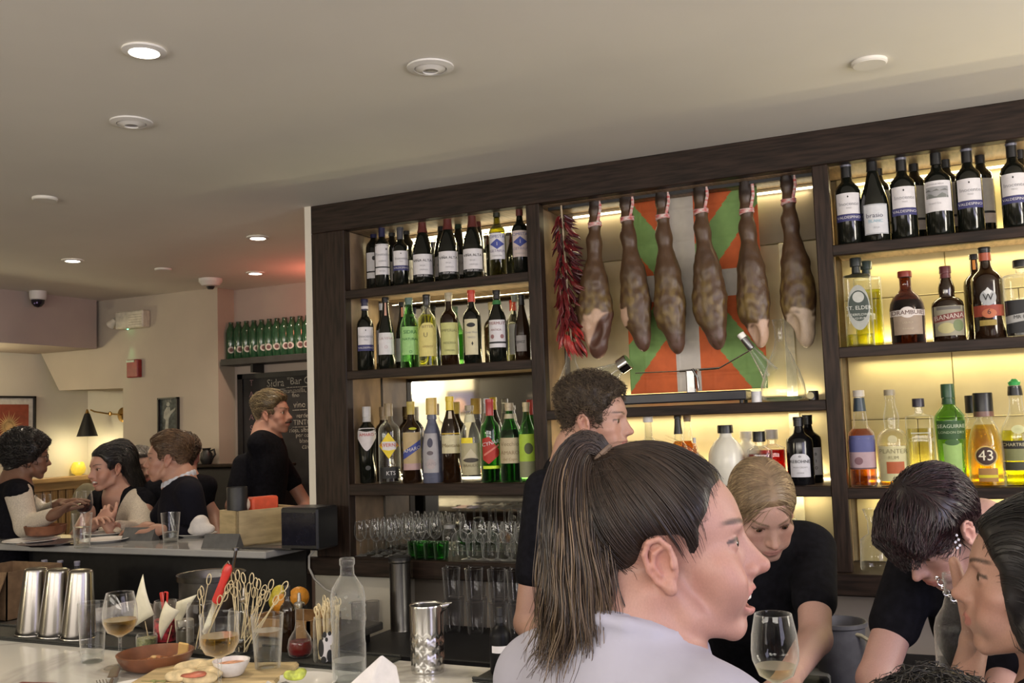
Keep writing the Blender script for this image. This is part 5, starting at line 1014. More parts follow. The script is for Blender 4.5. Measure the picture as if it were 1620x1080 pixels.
# ---------------------------------------------------------------- stemware and tumblers on the back bar
def wine_glass(label, loc, h=.19, r=.036, rim=.028, base=.033, stem=.45, fill=0, wine=None, cat='wine glass', group=None, th=.0010, up=True, mt=None):
    t = thing('wine_glass', label, cat, loc, 0, group); mt = mt or GLASS; s = stem * h
    bowl = [(.004, s), (.014, s + .006), (r * .72, s + (h - s) * .13), (r * .97, s + (h - s) * .34), (r, s + (h - s) * .48), (r * .95, s + (h - s) * .70), (rim, h)]
    glass_lathe(bowl, 'bowl', mt, t, th); MB().lathe([(.0036, .010), (.0034, s * .5), (.0042, s), (.006, s + .003)], 12).obj('stem', GLASSB, t)
    MB().lathe([(base, 0), (base, .0016), (base * .6, .004), (.006, .008), (.0036, .012)], 28).obj('foot', GLASSB, t)
    if fill:
        zs = np.linspace(s + .003, s + (h - s) * fill, 8); P = [(float(np.interp(z, [q[1] for q in bowl], [q[0] for q in bowl])) - th * 1.3, z) for z in zs]; MB().lathe(P, 28).obj('wine', wine, t, angle=60)
    if not up:
        for c in t.children: c.rotation_euler = (PI, 0, 0); c.location = (0, 0, h)
    return t
def glasses():
    z = Z0 - .56; W1 = wine_glass('small clear wine glass standing in the left cluster on the back bar', (0, 0, 0), .150, .028, .022, .026, .42, group='small wine glasses at the left of the back bar')
    n = 0
    for row, (dy, xs) in enumerate(((.05, (571, 596, 618)), (.11, (583, 606, 628, 646, 664)), (.17, (592, 612, 636, 655, 674, 690)), (.23, (602, 624, 646, 667, 686)))):
        for px in xs:
            p = onY(px, 875, YF + dy); o = W1 if n == 0 else dup(W1); o['label'] = f'small clear wine glass, {ORD[xs.index(px)]} from the left in the {ORD[row]} row of the left cluster'; o.location = (p.x, YF + dy, z); o.rotation_euler = (0, 0, n); n += 1
    U = wine_glass('clear goblet turned upside down in the crowded cluster right of the green tumblers', (0, 0, 0), .205, .040, .034, .034, .46, group='upturned goblets on the back bar', up=False)
    D = wine_glass('clear goblet standing upright at the front of the crowded cluster', (0, 0, 0), .155, .036, .030, .033, .42, group='upright goblets in front of the upturned ones')
    n = 0
    for dy, xs in ((.13, (729, 752, 776, 800, 822, 842)), (.205, (738, 762, 786, 812, 834))):
        for px in xs: p = onY(px, 875, YF + dy); o = U if n == 0 else dup(U); o['label'] = f'upturned clear goblet, {ORD[xs.index(px)]} from the left in the {"front" if dy < .2 else "rear"} row of the crowded cluster'; o.location = (p.x, YF + dy, z); n += 1
    n = 0
    for px in (742, 765, 786, 806, 828): p = onY(px, 882, YF + .045); o = D if n == 0 else dup(D); o['label'] = f'upright clear goblet, {ORD[n]} from the left before the upturned goblets'; o.location = (p.x, YF + .045, z); n += 1
    gm = thin('green_tumbler_glass', (.18, .62, .16), .35); g0 = None
    for i, (px, dy) in enumerate(((655, .055), (671, .08), (686, .055), (701, .08), (664, .02), (680, .02), (696, .02))):
        p = onY(px, 880, YF + dy)
        if g0 is None: g0 = thing('green_tumbler', 'small green tumbler, first from the left in the rear row between the glass clusters', 'tumbler', (p.x, YF + dy, z), 0, 'green tumblers on the back bar'); glass_lathe([(.020, .002), (.022, .004), (.027, .068)], 'glass', gm, g0, .0016, 24); MB().lathe([(.020, 0), (.021, .008)], 20).obj('thick_base', gm, g0)
        else: dup(g0, (p.x, YF + dy, z), None, None, f'small green tumbler, {ORD[i % 4]} from the left in the {"rear" if i < 4 else "front"} row between the glass clusters')
    t = thing('ice_scoop_jar', 'clear lidded jar standing behind the green tumblers', 'jar', tuple(onY(712, 872, YF + .14).xy) + (z,)); glass_lathe([(.026, .001), (.030, .01), (.030, .10), (.022, .115)], 'glass', GLASSB, t); MB().lathe([(.024, .115), (.024, .13), (.010, .135)], 20).obj('lid', mat('grey_lid', (.28, .28, .28), .4), t)
    # tumblers on the work counter, in two tiers: lower tier upright, upper tier upside down on them
    T0 = None; k = 0
    for tier, zz in ((0, .775), (1, .775 + .128)):
        for j, dy in enumerate((-.10, -.02)):
            for i, px in enumerate((716, 752, 788, 818)):
                p = onY(px + 6 * j, 985, YF + dy)
                if T0 is None: T0 = thing('smoked_tumbler', 'tall smoky tumbler, first from the left, lower tier, front row under the shelving', 'tumbler', (p.x, YF + dy, zz), 0, 'stacked tumblers below the back bar'); glass_lathe([(.028, .002), (.030, .006), (.037, .125)], 'glass', SMOKE, T0, .0018, 24)
                else: dup(T0, (p.x, YF + dy, zz), .3 * i, None, f'tall smoky tumbler, {ORD[i]} from the left, {("lower", "upper")[tier]} tier, {("front", "rear")[j]} row under the shelving')
    t = thing('steel_canister', 'tall round brushed steel canister standing at the left cluster of glasses', 'canister', (onY(632, 880, YF - .12).x, YF - .12, .775)); MB().lathe([(.046, 0), (.044, .006), (.042, .27), (.046, .275), (.046, .282)], 28).obj('body', mat('dark_brushed_steel', (.20, .195, .19), .3, 1.0, stretch=(8, 8, .4)), t); MB().lathe([(.047, .282), (.047, .292), (.044, .295)], 28).obj('lid', BLACK, t)
    for px, h, r, dy, lb in ((567, .09, .03, -.06, 'dim tumbler left of the steel canister under the shelving'), (590, .09, .03, -.02, 'dim tumbler next to the steel canister, nearer the middle'), (690, .10, .034, -.16, 'short cloudy tumbler in front of the stacked ones')):
        p = onY(px, 985, YF + dy); t = thing('tumbler', lb, 'tumbler', (p.x, YF + dy, .775)); glass_lathe([(r * .85, .002), (r * .9, .006), (r, h)], 'glass', SMOKE, t, .0018, 24)
    # middle and right bay: jugs and carafes
    def jug(px, ybase, dy, prof, lb, handle=None, name='carafe'):
        p = onY(px, ybase, YF + dy); t = thing(name, lb, 'carafe', (p.x, YF + dy, z)); glass_lathe(prof, 'glass', GLASSB, t, .0016)
        if handle: MB().tube(handle, .0045, 8).obj('handle', GLASSB, t)
    jug(1265, 894, .07, [(.050, .002), (.053, .008), (.040, .05), (.022, .085), (.019, .11), (.026, .13)], 'conical glass jug with a tall loop handle behind the blonde woman', [(-.020, 0, .09), (-.035, 0, .13), (-.030, 0, .17), (-.005, 0, .175), (.0, 0, .12)])
    jug(1300, 895, .07, [(.030, .002), (.032, .01), (.022, .05), (.021, .07), (.031, .105)], 'small waisted carafe right of the loop-handled jug'); jug(1319, 898, .10, [(.030, .002), (.032, .01), (.022, .05), (.021, .07), (.031, .10)], 'small waisted carafe half hidden by the post')
    jug(1387, 900, .09, [(.052, .002), (.054, .01), (.050, .105), (.022, .125), (.022, .17), (.036, .21)], 'clear glass carafe with flared neck left of the red-haired woman', name='carafe')
    jug(1590, 880, .10, [(.048, .002), (.05, .006), (.052, .13)], 'wide clear glass vessel between the two women on the right', name='glass_vase')
glasses()
# ---------------------------------------------------------------- ceiling fittings
TRIMW = mat('white_light_trim', (.70, .68, .65), .5, var=.01); LIT = mat('lit_lens', (1, .93, .78), .4, var=0, emit=14); OFFL = mat('unlit_lens', (.20, .19, .20), .2)
def downlight(px, py, label, lit=True, r=.055, gimbal=False):
    p = onZ(px, py, CEIL - .004); t = thing('ceiling_light', label, 'ceiling light', (p.x, p.y, CEIL))
    MB().lathe([(r, -.001), (r, -.006), (r * .70, -.010), (r * .66, -.002)], 36, cap=False).obj('trim_ring', TRIMW, t)
    if gimbal: MB().lathe([(r * .66, -.008), (r * .34, -.016), (r * .33, -.006)], 30, cap=False).obj('gimbal', TRIMW, t); MB().lathe([(r * .34, -.012), (r * .05, -.010)], 24, c=(0, 0, 0)).obj('lens', OFFL, t)
    else: MB().lathe([(r * .67, -.004), (r * .3, -.006), (.001, -.0065)], 30).obj('lens', LIT if lit else TRIMW, t)
downlight(228, 81, 'lit recessed downlight nearest the camera', True, .056)
downlight(681, 107, 'unlit white gimbal downlight over the middle of the room', False, .066, True); downlight(208, 194, 'unlit white gimbal downlight below the lit one on the left', False, .066, True)
downlight(115, 412, 'lit downlight over the seated couple', True, .058); downlight(408, 376, 'nearer of the two lit downlights in the reddish corner', True, .058); downlight(404, 432, 'farther of the two lit downlights in the reddish corner', True, .058)
for px, py, r, lb in ((1375, 97, .05, 'flush white ceiling disc above the right bay'), (71, 313, .05, 'faint flush white ceiling disc at far left'), (258, 425, .05, 'faint flush disc beyond the lit downlights'), (1010, 40, .0, '')):
    if r: p = onZ(px, py, CEIL); t = thing('ceiling_disc', lb, 'cover plate', (p.x, p.y, CEIL)); MB().lathe([(r, 0), (r, -.008), (r * .9, -.012), (.001, -.012)], 36).obj('plate', PLASTER, t)
p = onZ(333, 441, CEIL); t = thing('smoke_detector', 'round smoke detector on the ceiling above the pier wall', 'smoke detector', (p.x, p.y, CEIL)); MB().lathe([(.075, 0), (.075, -.02), (.055, -.045), (.03, -.05)], 28).obj('body', TRIMW, t); MB().lathe([(.028, -.05), (.018, -.068), (.002, -.07)], 20).obj('sensor', BLACK, t)
p = onZ(60, 462, CEIL - .04); t = thing('dome_camera', 'white dome security camera hanging at the soffit', 'camera', (-5.72, 4.55, CEIL)); q = onX(60, 468, -5.72); t.location = (q.x, q.y, CEIL)
MB().lathe([(.055, 0), (.055, -.03), (.052, -.055), (.045, -.06)], 28).obj('housing', TRIMW, t); MB().lathe([(.044, -.058), (.040, -.085), (.024, -.105), (.002, -.112)], 24).obj('dome', mat('black_dome', (.015, .012, .02), .06), t)
for a in (-.012, .012): MB().lathe([(.007, 0), (.005, .004)], 10, c=(a + .022, -.034, -.085), R=rot(0, PI / 2)).obj('lens_glint', mat('violet_glint', (.45, .35, .75), .2), t)  # violet glints on the dome painted as small discs
# exit light on the pier: white box, angled head, green indicator shining down the wall
p = onY(216, 506, 5.30); t = thing('emergency_light', 'white emergency light box glowing green underneath', 'emergency light', (p.x, 5.30, p.z - .065))
MB().box((-.135, -.075, 0), (.135, 0, .125), bev=.008).obj('box', mat('ivory_plastic', (.62, .58, .48), .5), t, smooth=False)
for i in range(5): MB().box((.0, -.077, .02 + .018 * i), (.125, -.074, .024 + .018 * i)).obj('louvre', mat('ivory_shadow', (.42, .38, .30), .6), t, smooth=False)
MB().lathe([(.020, 0), (.034, .06), (.036, .065)], 20, c=(-.15, -.05, .075), R=rot(0, 0, -2.2)).obj('lamp_head', mat('ivory_plastic_b', (.66, .62, .52), .5), t)
MB().lathe([(.006, 0), (.004, -.004)], 12, c=(-.05, -.035, 0)).obj('indicator', mat('green_led', (.10, 1, .35), .4, var=0, emit=12), t)
lamp('indicator_green_light', 'SPOT', (p.x - .05, 5.255, p.z - .072), 1.5, (.25, 1, .45), .008, (p.x - .045, 5.285, p.z - .6), spot_size=.62, spot_blend=.9)
p = onY(216, 583, 5.30); t = thing('fire_alarm', 'small red fire alarm box below the green-glowing light', 'fire alarm', (p.x, 5.30, p.z)); MB().box((-.055, -.045, -.065), (.055, 0, .065), bev=.006).obj('box', mat('alarm_red', (.24, .02, .02), .45), t, smooth=False); MB().box((-.052, -.048, .045), (.025, -.045, .060)).obj('label_strip', mat('alarm_strip', (.45, .55, .45), .5), t, smooth=False)
def picture(label, loc, w, h, rz, frame_m, fw, mat_w, cat='picture', name='framed_picture'):
    t = thing(name, label, cat, loc, rz)
    MB().box((-w / 2, -.006, -h / 2), (w / 2, -.002, h / 2)).obj('mount', mat_w, t, smooth=False)
    m = MB()
    for lo, hi in (((-w / 2, -.025, h / 2 - fw), (w / 2, 0, h / 2)), ((-w / 2, -.025, -h / 2), (w / 2, 0, -h / 2 + fw)), ((-w / 2, -.025, -h / 2), (-w / 2 + fw, 0, h / 2)), ((w / 2 - fw, -.025, -h / 2), (w / 2, 0, h / 2))): m.box(lo, hi)
    m.obj('frame', frame_m, t, smooth=False); return t
# sunburst picture on the left wall
q0 = onX(-30, 676, -6.44); q1 = onX(55, 676, -6.44); t = picture('black-framed picture of a pale sunburst on dark red', (-6.448, (q0.y + q1.y) / 2, q1.z + .01), q1.y - q0.y, .455, PI / 2, BLACK, .016, mat('white_mount', (.62, .60, .56), .7))
w = (q1.y - q0.y) / 2 - .055; MB().box((-w, -.009, -.165), (w, -.006, .165)).obj('red_print', mat('print_dark_red', (.26, .055, .03), .7, var=.08, scale=20), t, smooth=False)
m = MB(); g_ = mat('sunburst_gold', (.55, .36, .16), .7, var=.1)
m.lathe([(.045, 0), (.0, .002)], 24, R=rot(0, PI / 2), c=(0, -.010, 0))
for i in range(28):
    a = i / 28 * 2 * PI; r = .125 if i % 2 else .095; c_, s_ = math.cos(a), math.sin(a); m.add([(-.007 * s_ + .03 * c_, -.0105, .007 * c_ + .03 * s_), (.007 * s_ + .03 * c_, -.0105, -.007 * c_ + .03 * s_), (r * c_, -.0105, r * s_)], [(0, 1, 2)])
m.obj('sunburst', g_, t, smooth=False)
# small dark poster on the pier with a pale guitar player shape
p = onY(267, 656, 5.29); t = picture('small dark poster with a pale standing figure on the pier wall', (p.x, 5.298, p.z), .185, .245, 0, BLACK, .010, mat('poster_dark', (.045, .055, .055), .6, var=.3, scale=40)); PF = mat('poster_pale', (.34, .34, .30), .7, var=.1)
m = MB(); m.add([(x, -.008, z) for x, z in ((-.035, -.10), (-.005, -.10), (.0, -.03), (.018, .0), (.06, .035), (.062, .05), (.015, .025), (.01, .055), (-.02, .055), (-.045, .02), (-.05, -.02), (-.03, -.035))], [tuple(range(12))]); m.lathe([(.016, 0), (.0, .001)], 14, R=rot(0, PI / 2), c=(-.006, -.008, .075)); m.obj('figure_print', PF, t, smooth=False)
V, Fc = text_mesh('LIVE', .03); MB().add([(x, -.008, y + .098) for x, y in V], Fc).obj('lettering', PF, t, smooth=False)
# sconce on the alcove's right side
p = onY(190, 656, 5.72); t = thing('wall_sconce', 'brass wall sconce with black cone shade in the lit alcove', 'wall lamp', (p.x, 5.76, p.z)); BR = mat('brass', (.48, .30, .10), .25, 1.0)
MB().lathe([(.060, 0), (.058, .012), (.040, .022), (.012, .026)], 28, R=rot(0, PI / 2)).obj('back_plate', BR, t)
MB().tube([(0, 0, 0), (-.02, -.14, .01), (-.10, -.20, .03), (-.13, -.21, .045)], .006, 8).lathe([(.0, -.02), (.014, -.01), (.014, .01), (0, .02)], 14, c=(-.02, -.12, .01)).obj('arm', BR, t)
c_ = (-.155, -.22, -.075); MB().lathe([(.078, -.085), (.022, .085), (.018, .092), (.020, .085), (.076, -.085)], 32, c=c_, cap=False).obj('shade', mat('black_shade', (.012, .012, .013), .5), t); MB().lathe([(.020, .085), (.014, .10), (.006, .125)], 16, c=c_).obj('finial', BR, t)
MB().lathe([(.001, -.07), (.022, -.055), (.026, -.03), (.014, .01), (.012, .03)], 18, c=c_).obj('bulb', mat('warm_bulb', (1, .78, .45), .4, var=0, emit=20), t)
lamp('sconce_bulb_light', 'POINT', (p.x + c_[0], 5.76 + c_[1], p.z + c_[2] - .09), 3.5, (1, .85, .50), .06)
lamp('alcove_light', 'POINT', (-6.2, 4.3, 2.0), 9, (1, .86, .52), .05)
# alcove_light is unseen and brightens the alcove and left wall
p = onX(124, 726, -6.40); t = thing('tea_light_glass', 'round yellow glass tea light on the bench ledge', 'candle', (-6.40, p.y, 1.30)); MB().lathe([(.02, 0), (.048, .02), (.056, .055), (.046, .09), (.036, .105), (.033, .105), (.050, .055)], 24).obj('glass', mat('yellow_glass_lit', (.70, .52, .06), .3, var=.05, emit=.35), t); MB().lathe([(.015, .01), (.015, .03)], 14).obj('candle', mat('wax', (.8, .7, .4), .5), t)
# vessels on the dark bench cap
p = onY(300, 728, 5.2); t = thing('cloth_heap', 'rumpled pale cloth on the dark bench back', 'cloth', (p.x, 5.23, 1.385)); lump('folds', [E((-.06, 0, .03), (.07, .05, .045), .03), E((.03, 0, .05), (.06, .045, .06), .03), E((.10, .01, .03), (.04, .04, .035), .03)], .01, mat('grey_beige_cloth', (.36, .31, .26), .9, bump=.5, scale=30), t)
p = onY(322, 728, 5.2); t = thing('dark_pitcher', 'small dark pitcher with looped handle on the bench back', 'pitcher', (p.x, 5.23, 1.385)); MB().lathe([(.03, 0), (.045, .03), (.040, .07), (.025, .095), (.03, .11)], 20).obj('body', BLACK, t); MB().tube([(.03, 0, .09), (.065, 0, .10), (.075, 0, .065), (.04, 0, .03)], .007, 8).obj('handle', BLACK, t)
p = onY(287, 730, 5.2); t = thing('felt_hat', 'dark crumpled hat beside the pale cloth', 'hat', (p.x - .1, 5.22, 1.385)); lump('felt', [E((0, 0, .03), (.07, .05, .05), .02), E((.05, -.02, .02), (.05, .04, .015), .02)], .01, mat('dark_felt', (.03, .028, .03), .9), t)
# shelf and blackboard of the recess
t = thing('wall_shelf', 'black wall shelf carrying the row of green bottles', 'shelf', (-3.65, 5.47, onY(350, 570, 5.38).z)); MB().box((-1.02, -.17, -.045), (.99, 0, 0), bev=.003).obj('board', SLATE, t, smooth=False)
for x in (-.8, .1, .8): MB().box((x, -.12, -.10), (x + .02, 0, -.045)).obj('bracket', BLACK, t, smooth=False)
bx = onY(378, 590, 5.46).x; t = thing('blackboard', 'tall blackboard with chalk menu in the recess', 'blackboard', (bx, 5.465, 1.2)); CH_ = mat('chalk', (.34, .32, .28), .9, var=.3, scale=120); CHP = mat('pink_chalk', (.22, .13, .14), .9, var=.3, scale=120)
MB().box((0, -.012, -.42), (1.9, 0, .80)).obj('board', mat('blackboard_face', (.016, .015, .017), .7, var=.25, scale=6), t, smooth=False); MB().box((0, -.025, -.42), (.045, -.0, .80)).box((0, -.025, .765), (1.9, 0, .80)).obj('frame', BLACK, t, smooth=False)
def chalk(txt, px, py, size, m=CH_, under=False):
    q = onY(px, py, 5.453) - Vector(t.location); V, Fc = text_mesh(txt, size); mb = MB().add([(x + q.x, -.0135, z + q.z) for x, z in V], Fc)
    if under: w = V[:, 0].max() + .01; mb.box((q.x - w, -.0138, q.z - size * .62), (q.x + w, -.0130, q.z - size * .55))
    mb.obj('chalk_writing', m, t, smooth=False)
for a in (('Sidra', 436, 606, .075, CH_, True), ('"Bar Oli"', 478, 602, .07, CH_, True), ('manzanilla, jerez', 476, 617, .045), ('fino', 468, 625, .04), ('vino', 474, 640, .06, CH_, True), ('verde', 478, 657, .045), ('TINTOS', 481, 668, .05, CH_, True), ('rioja, albariño', 480, 680, .042), ('por copa', 482, 688, .04), ('blanco', 484, 697, .04), ('cava', 486, 706, .05)): chalk(*a)
for i, c in enumerate('TAPAS'): chalk(c, 398, 606 + i * 18, .06, CHP)
# seen only in the mirror: globe lamp, poster and dark door on the wall behind
V_ = lambda px, py, yr: (lambda q: (q.x, yr, q.z))(onY(px, py, 2 * YB - yr))
g = V_(668, 610, -2.3); t = thing('globe_lamp', 'round white glowing globe lamp mirrored behind the yellow-capped bottles', 'wall lamp', g); MB().lathe([(.16 * math.sin(a), -.16 * math.cos(a)) for a in np.linspace(0, PI, 17)], 28).obj('globe', mat('opal_globe', (1, .92, .70), .4, var=0, emit=10), t); lamp('globe_light', 'POINT', (g[0], g[1] + .22, g[2]), 75, (1, .88, .62), .1); MB().box((-.02, -.20, -.02), (.02, -.14, .02)).lathe([(.06, 0), (.05, .02)], 20, R=rot(0, -PI / 2), c=(0, -.20, 0)).obj('bracket', BR, t)
g = V_(730, 635, -2.49); t = picture('purple-blue poster with a pale arch, seen in the mirror', g, .36, .26, PI, BLACK, .008, mat('poster_violet', (.06, .055, .16), .6)); MB().lathe([(.09, 0), (.001, .001)], 20, R=rot(0, PI / 2), c=(.03, -.008, -.05)).obj('arch_print', mat('poster_rose', (.34, .20, .18), .6), t)
g = V_(813, 650, -2.49); t = thing('door_1', 'dark panelled door on the wall behind, seen in the mirror', 'door', (g[0], -2.49, 0), PI); t['kind'] = 'structure'; MB().box((-.42, -.03, 0), (.42, 0, 2.1), bev=.004).obj('leaf', mat('door_charcoal', (.045, .04, .04), .5), t, smooth=False); MB().box((-.5, -.02, 0), (-.42, 0, 2.18)).box((.42, -.02, 0), (.5, 0, 2.18)).box((-.5, -.02, 2.1), (.5, 0, 2.18)).obj('door_frame', WOODV, t, smooth=False); MB().tube([(.34, -.03, 1.0), (.34, -.07, 1.0), (.25, -.07, 1.0)], .008, 8).obj('handle', BR, t)
g = V_(622, 680, -2.49); st('trim_3', (g[0] - .03, -2.5, 0), (g[0] + .03, -2.45, 2.45), BLACK)
# ---------------------------------------------------------------- things on the near bar
STEEL = mat('polished_steel', (.60, .59, .57), .2, 1.0, var=.03, scale=6); STEELB = mat('tin_steel', (.27, .255, .235), .24, 1.0, var=.05, scale=5, stretch=(6, 6, .3))
WINE = thin('pale_wine', (.93, .80, .40), .85); WINE2 = thin('amber_wine', (.91, .70, .24), .85); WATER = thin('clear_water', (.95, .965, .96), .85); REDW = mat('red_wine', (.03, .004, .008), .1)
def at(px, py, z=ZB): p = onZ(px, py, z); return (p.x, p.y, z)
def mpp(px, py, z=ZB): p = onZ(px, py, z); return float(np.dot(np.array((p.x, p.y, p.z - EYE)), FW)) / F
RUB = mat('black_rubber_mat', (.012, .013, .012), .6, bump=.4, scale=180)
for (xa, xb, lb) in ((-2.75, -1.66, 'black rubber bar mat under the row of steel shakers'), (-1.63, -1.23, 'black rubber bar mat under the oil cruets'), (-.98, -.55, 'black rubber bar mat under the dark dropper bottle')):
    t = thing('bar_mat', lb, 'mat', ((xa + xb) / 2, 1.93, ZB)); h = (xb - xa) / 2; m = MB().box((-h, -.065, 0), (h, .065, .006), bev=.002)
    m.obj('mat', RUB, t, smooth=False); r = MB().box((-h, -.065, .006), (h, -.058, .011), bev=.001).box((-h, .058, .006), (h, .065, .011), bev=.001).obj('rim', RUB, t, smooth=False)
# shakers upside down on the mat
for i, (px, py, lb) in enumerate(((57, 1014, 'leftmost of the three upturned steel shaker tins'), (92, 1019, 'middle one of the three upturned steel shaker tins'), (128, 1023, 'rightmost of the three upturned steel shaker tins, behind the empty tumbler'))):
    p = onY(px - 4, py, 1.935); H = .178 + .0 * i; t = thing('shaker_tin', lb, 'cocktail shaker', (p.x, 1.935, ZB + .006)); t.rotation_euler = (0, .055, 0)
    MB().lathe([(.046, 0), (.0465, .002), (.044, .02), (.031, H - .008), (.029, H - .002), (.026, H)], 40).obj('cup', STEELB, t); MB().lathe([(.0468, .0), (.0475, .002), (.0468, .004)], 40, cap=False).obj('rolled_rim', STEEL, t)
def tumbler(label, px, py, h, r0, r1, fill=0, liq=None, z=ZB, thick=.014, group=None, loc=None):
    t = thing('tumbler', label, 'glass', loc or at(px, py, z), 0, group); glass_lathe([(r0, thick), (r0 + .001, thick + .004), (r1, h)], 'glass', GLASS, t, .0016, 36)
    MB().lathe([(r0 * .94, 0), (r0, .003), (r0, thick), (r0 * .5, thick * 1.15)], 32).obj('thick_base', GLASSB, t)
    if fill: MB().lathe([(r0 - .002, thick + .002), (r0 + (r1 - r0) * fill - .002, h * fill), (.001, h * fill)], 32).obj('water', liq or WATER, t)
    return t
tumbler('empty straight tumbler in front of the steel shakers', 146, 1046, .140, .026, .034, .18)
s_ = mpp(190, 1056)
wine_glass('stemmed glass of golden wine left of the terracotta dish', at(190, 1055), .172, .040, .031, .036, .40, .40, WINE2, 'wine glass')
t = wine_glass('stemmed glass of golden wine standing in front of the white dip bowl', at(348, 1105), .170, .040, .040, .034, .47, .52, WINE2, 'wine glass')
tumbler('tall tumbler full of water right of the dip bowl', 424, 1067, .132, .027, .036, .74)
# terracotta dish
t = thing('terracotta_dish', 'shallow round terracotta dish with leftovers', 'dish', at(246, 1056)); TC = mat('terracotta_glazed', (.16, .062, .032), .32, var=.15, scale=20); 
MB().lathe([(.055, 0), (.072, .008), (.083, .026), (.087, .037), (.083, .038), (.078, .027), (.066, .013), (.001, .011)], 44).obj('dish', TC, t)
lump('sauce', [E((0, 0, .011), (.066, .066, .005), .01), E((.02, .01, .016), (.03, .02, .006), .01)], .004, mat('red_brown_sauce', (.24, .085, .03), .25, var=.3, scale=60), t)
for i in range(9): o = lump('food_scrap', [E((0, 0, 0), (.010, .007, .005), .003), E((.008, .003, .001), (.006, .005, .004), .003)], .003, [mat('bread_scrap', (.50, .33, .15), .8, var=.2), mat('prawn_scrap', (.42, .16, .06), .5, var=.2)][i % 2], t, None, (random.uniform(-.02, .055), random.uniform(-.03, .04), .021), i)
t2 = MB().box((-.012, -.003, -.018), (.012, .003, .018), bev=.002).obj('toast_piece', mat('toast', (.55, .36, .13), .8), t, (.056, .03, .038)); t2.rotation_euler = (.3, .2, .4)
# paper pennants on picks standing in a jar row
PAP = mat('cream_paper_flag', (.66, .63, .50), .85, var=.03, bump=.1, scale=40); STICK = mat('bamboo', (.62, .52, .32), .7, var=.1)
def pennant(pts, label, foot, yd, bend):
    """paper flag given by its corners in the photograph, standing at distance yd, slightly curled"""
    P3 = [np.array(onY(px, py, yd)) for px, py in pts]; c = sum(P3) / len(P3); f = np.array(onY(*foot, yd)); t = thing('paper_pennant', label, 'paper flag', tuple(f)); V = []; n = 7
    a, b, d = P3[0], P3[1], P3[2]
    for i in range(n + 1):
        for j in range(n + 1 - i): u, v = i / n, j / n; q = a + u * (b - a) + v * (d - a); q = q + np.array((.25, -1, 0)) * bend * math.sin(PI * min(1, u + v)) * .9 + np.array((0, -1, 0)) * bend * .6 * math.sin(PI * u); V.append(q - f)
    idx = {}; k = 0; Fc = []
    for i in range(n + 1):
        for j in range(n + 1 - i): idx[(i, j)] = k; k += 1
    for i in range(n):
        for j in range(n - i):
            Fc.append((idx[(i, j)], idx[(i + 1, j)], idx[(i, j + 1)]))
            if i + j < n - 1: Fc.append((idx[(i + 1, j)], idx[(i + 1, j + 1)], idx[(i, j + 1)]))
    o = MB().add(V, Fc).obj('paper', PAP, t, angle=60); md = o.modifiers.new('thickness', 'SOLIDIFY'); md.thickness = .0012
    top = a - f; MB().tube([top * .15 + np.array((0, .004, 0)), top * .8 + np.array((0, .004, 0)), ] if False else [np.array((0, .004, 0)), (P3[1] + P3[2]) / 2 - f + np.array((0, .004, 0))], .0011, 6).obj('pick', STICK, t); return t
pennant([(226, 908), (211, 993), (244, 972)], 'tallest cream paper pennant, standing on its own pick', (233, 1010), 1.93, .008)
pennant([(262, 950), (255, 1013), (285, 966)], 'cream paper pennant curled in front of the red-filled jar', (262, 1020), 1.90, .012)
pennant([(312, 940), (279, 952), (278, 1000)], 'wide cream paper pennant leaning right above the jars', (282, 1020), 1.95, .008)
def jar(px, py, yd, r, h, label, lid=None, fill=None, name='glass_jar', cat='jar'):
    p = onY(px, py, yd); t = thing(name, label, cat, (p.x, yd, ZB + (.006 if yd > 1.87 else 0))); glass_lathe([(r * .95, .001), (r, .006), (r, h * .85), (r * .92, h)], 'glass', GLASS, t, .0016)
    if fill: MB().lathe([(r * .9, .004), (r * .93, h * .1), (r * .93, h * fill[1]), (.001, h * fill[1] + .002)], 24).obj('contents', fill[0], t)
    if lid: MB().lathe([(r * .98, h), (r, h + .002), (r, h + .014), (r * .9, h + .016), (.001, h + .016)], 28).obj('lid', lid, t)
    return t
jar(232, 1022, 1.90, .026, .032, 'low round glass jar holding the tall pennant', None, (mat('capers', (.18, .19, .08), .4, var=.3, scale=120), .7))
t = jar(262, 1020, 1.96, .030, .105, 'jar of red sugar sticks and sweets behind the curled pennant', None, (mat('red_sweets', (.30, .02, .03), .3, var=.4, scale=90), .55))
for dx, tilt, c in ((-.008, .1, (.55, .04, .03)), (.012, -.2, (.50, .05, .04)), (.002, .0, (.45, .03, .03))): o = MB().box((-.006, -.003, .03), (.006, .003, .128), bev=.002).obj('red_stick', mat('red_plastic', c, .3), t, (dx, 0, 0), smooth=False); o.rotation_euler = (0, tilt, 0)
jar(293, 1020, 1.96, .022, .045, 'short silver-lidded jar behind the wide pennant', mat('silver_lid', (.55, .54, .50), .3, .8), (mat('olives_dark', (.06, .05, .03), .4), .8))
t = jar(318, 1030, 1.90, .034, .118, 'glass of bamboo knot picks left of the red-handled knife')
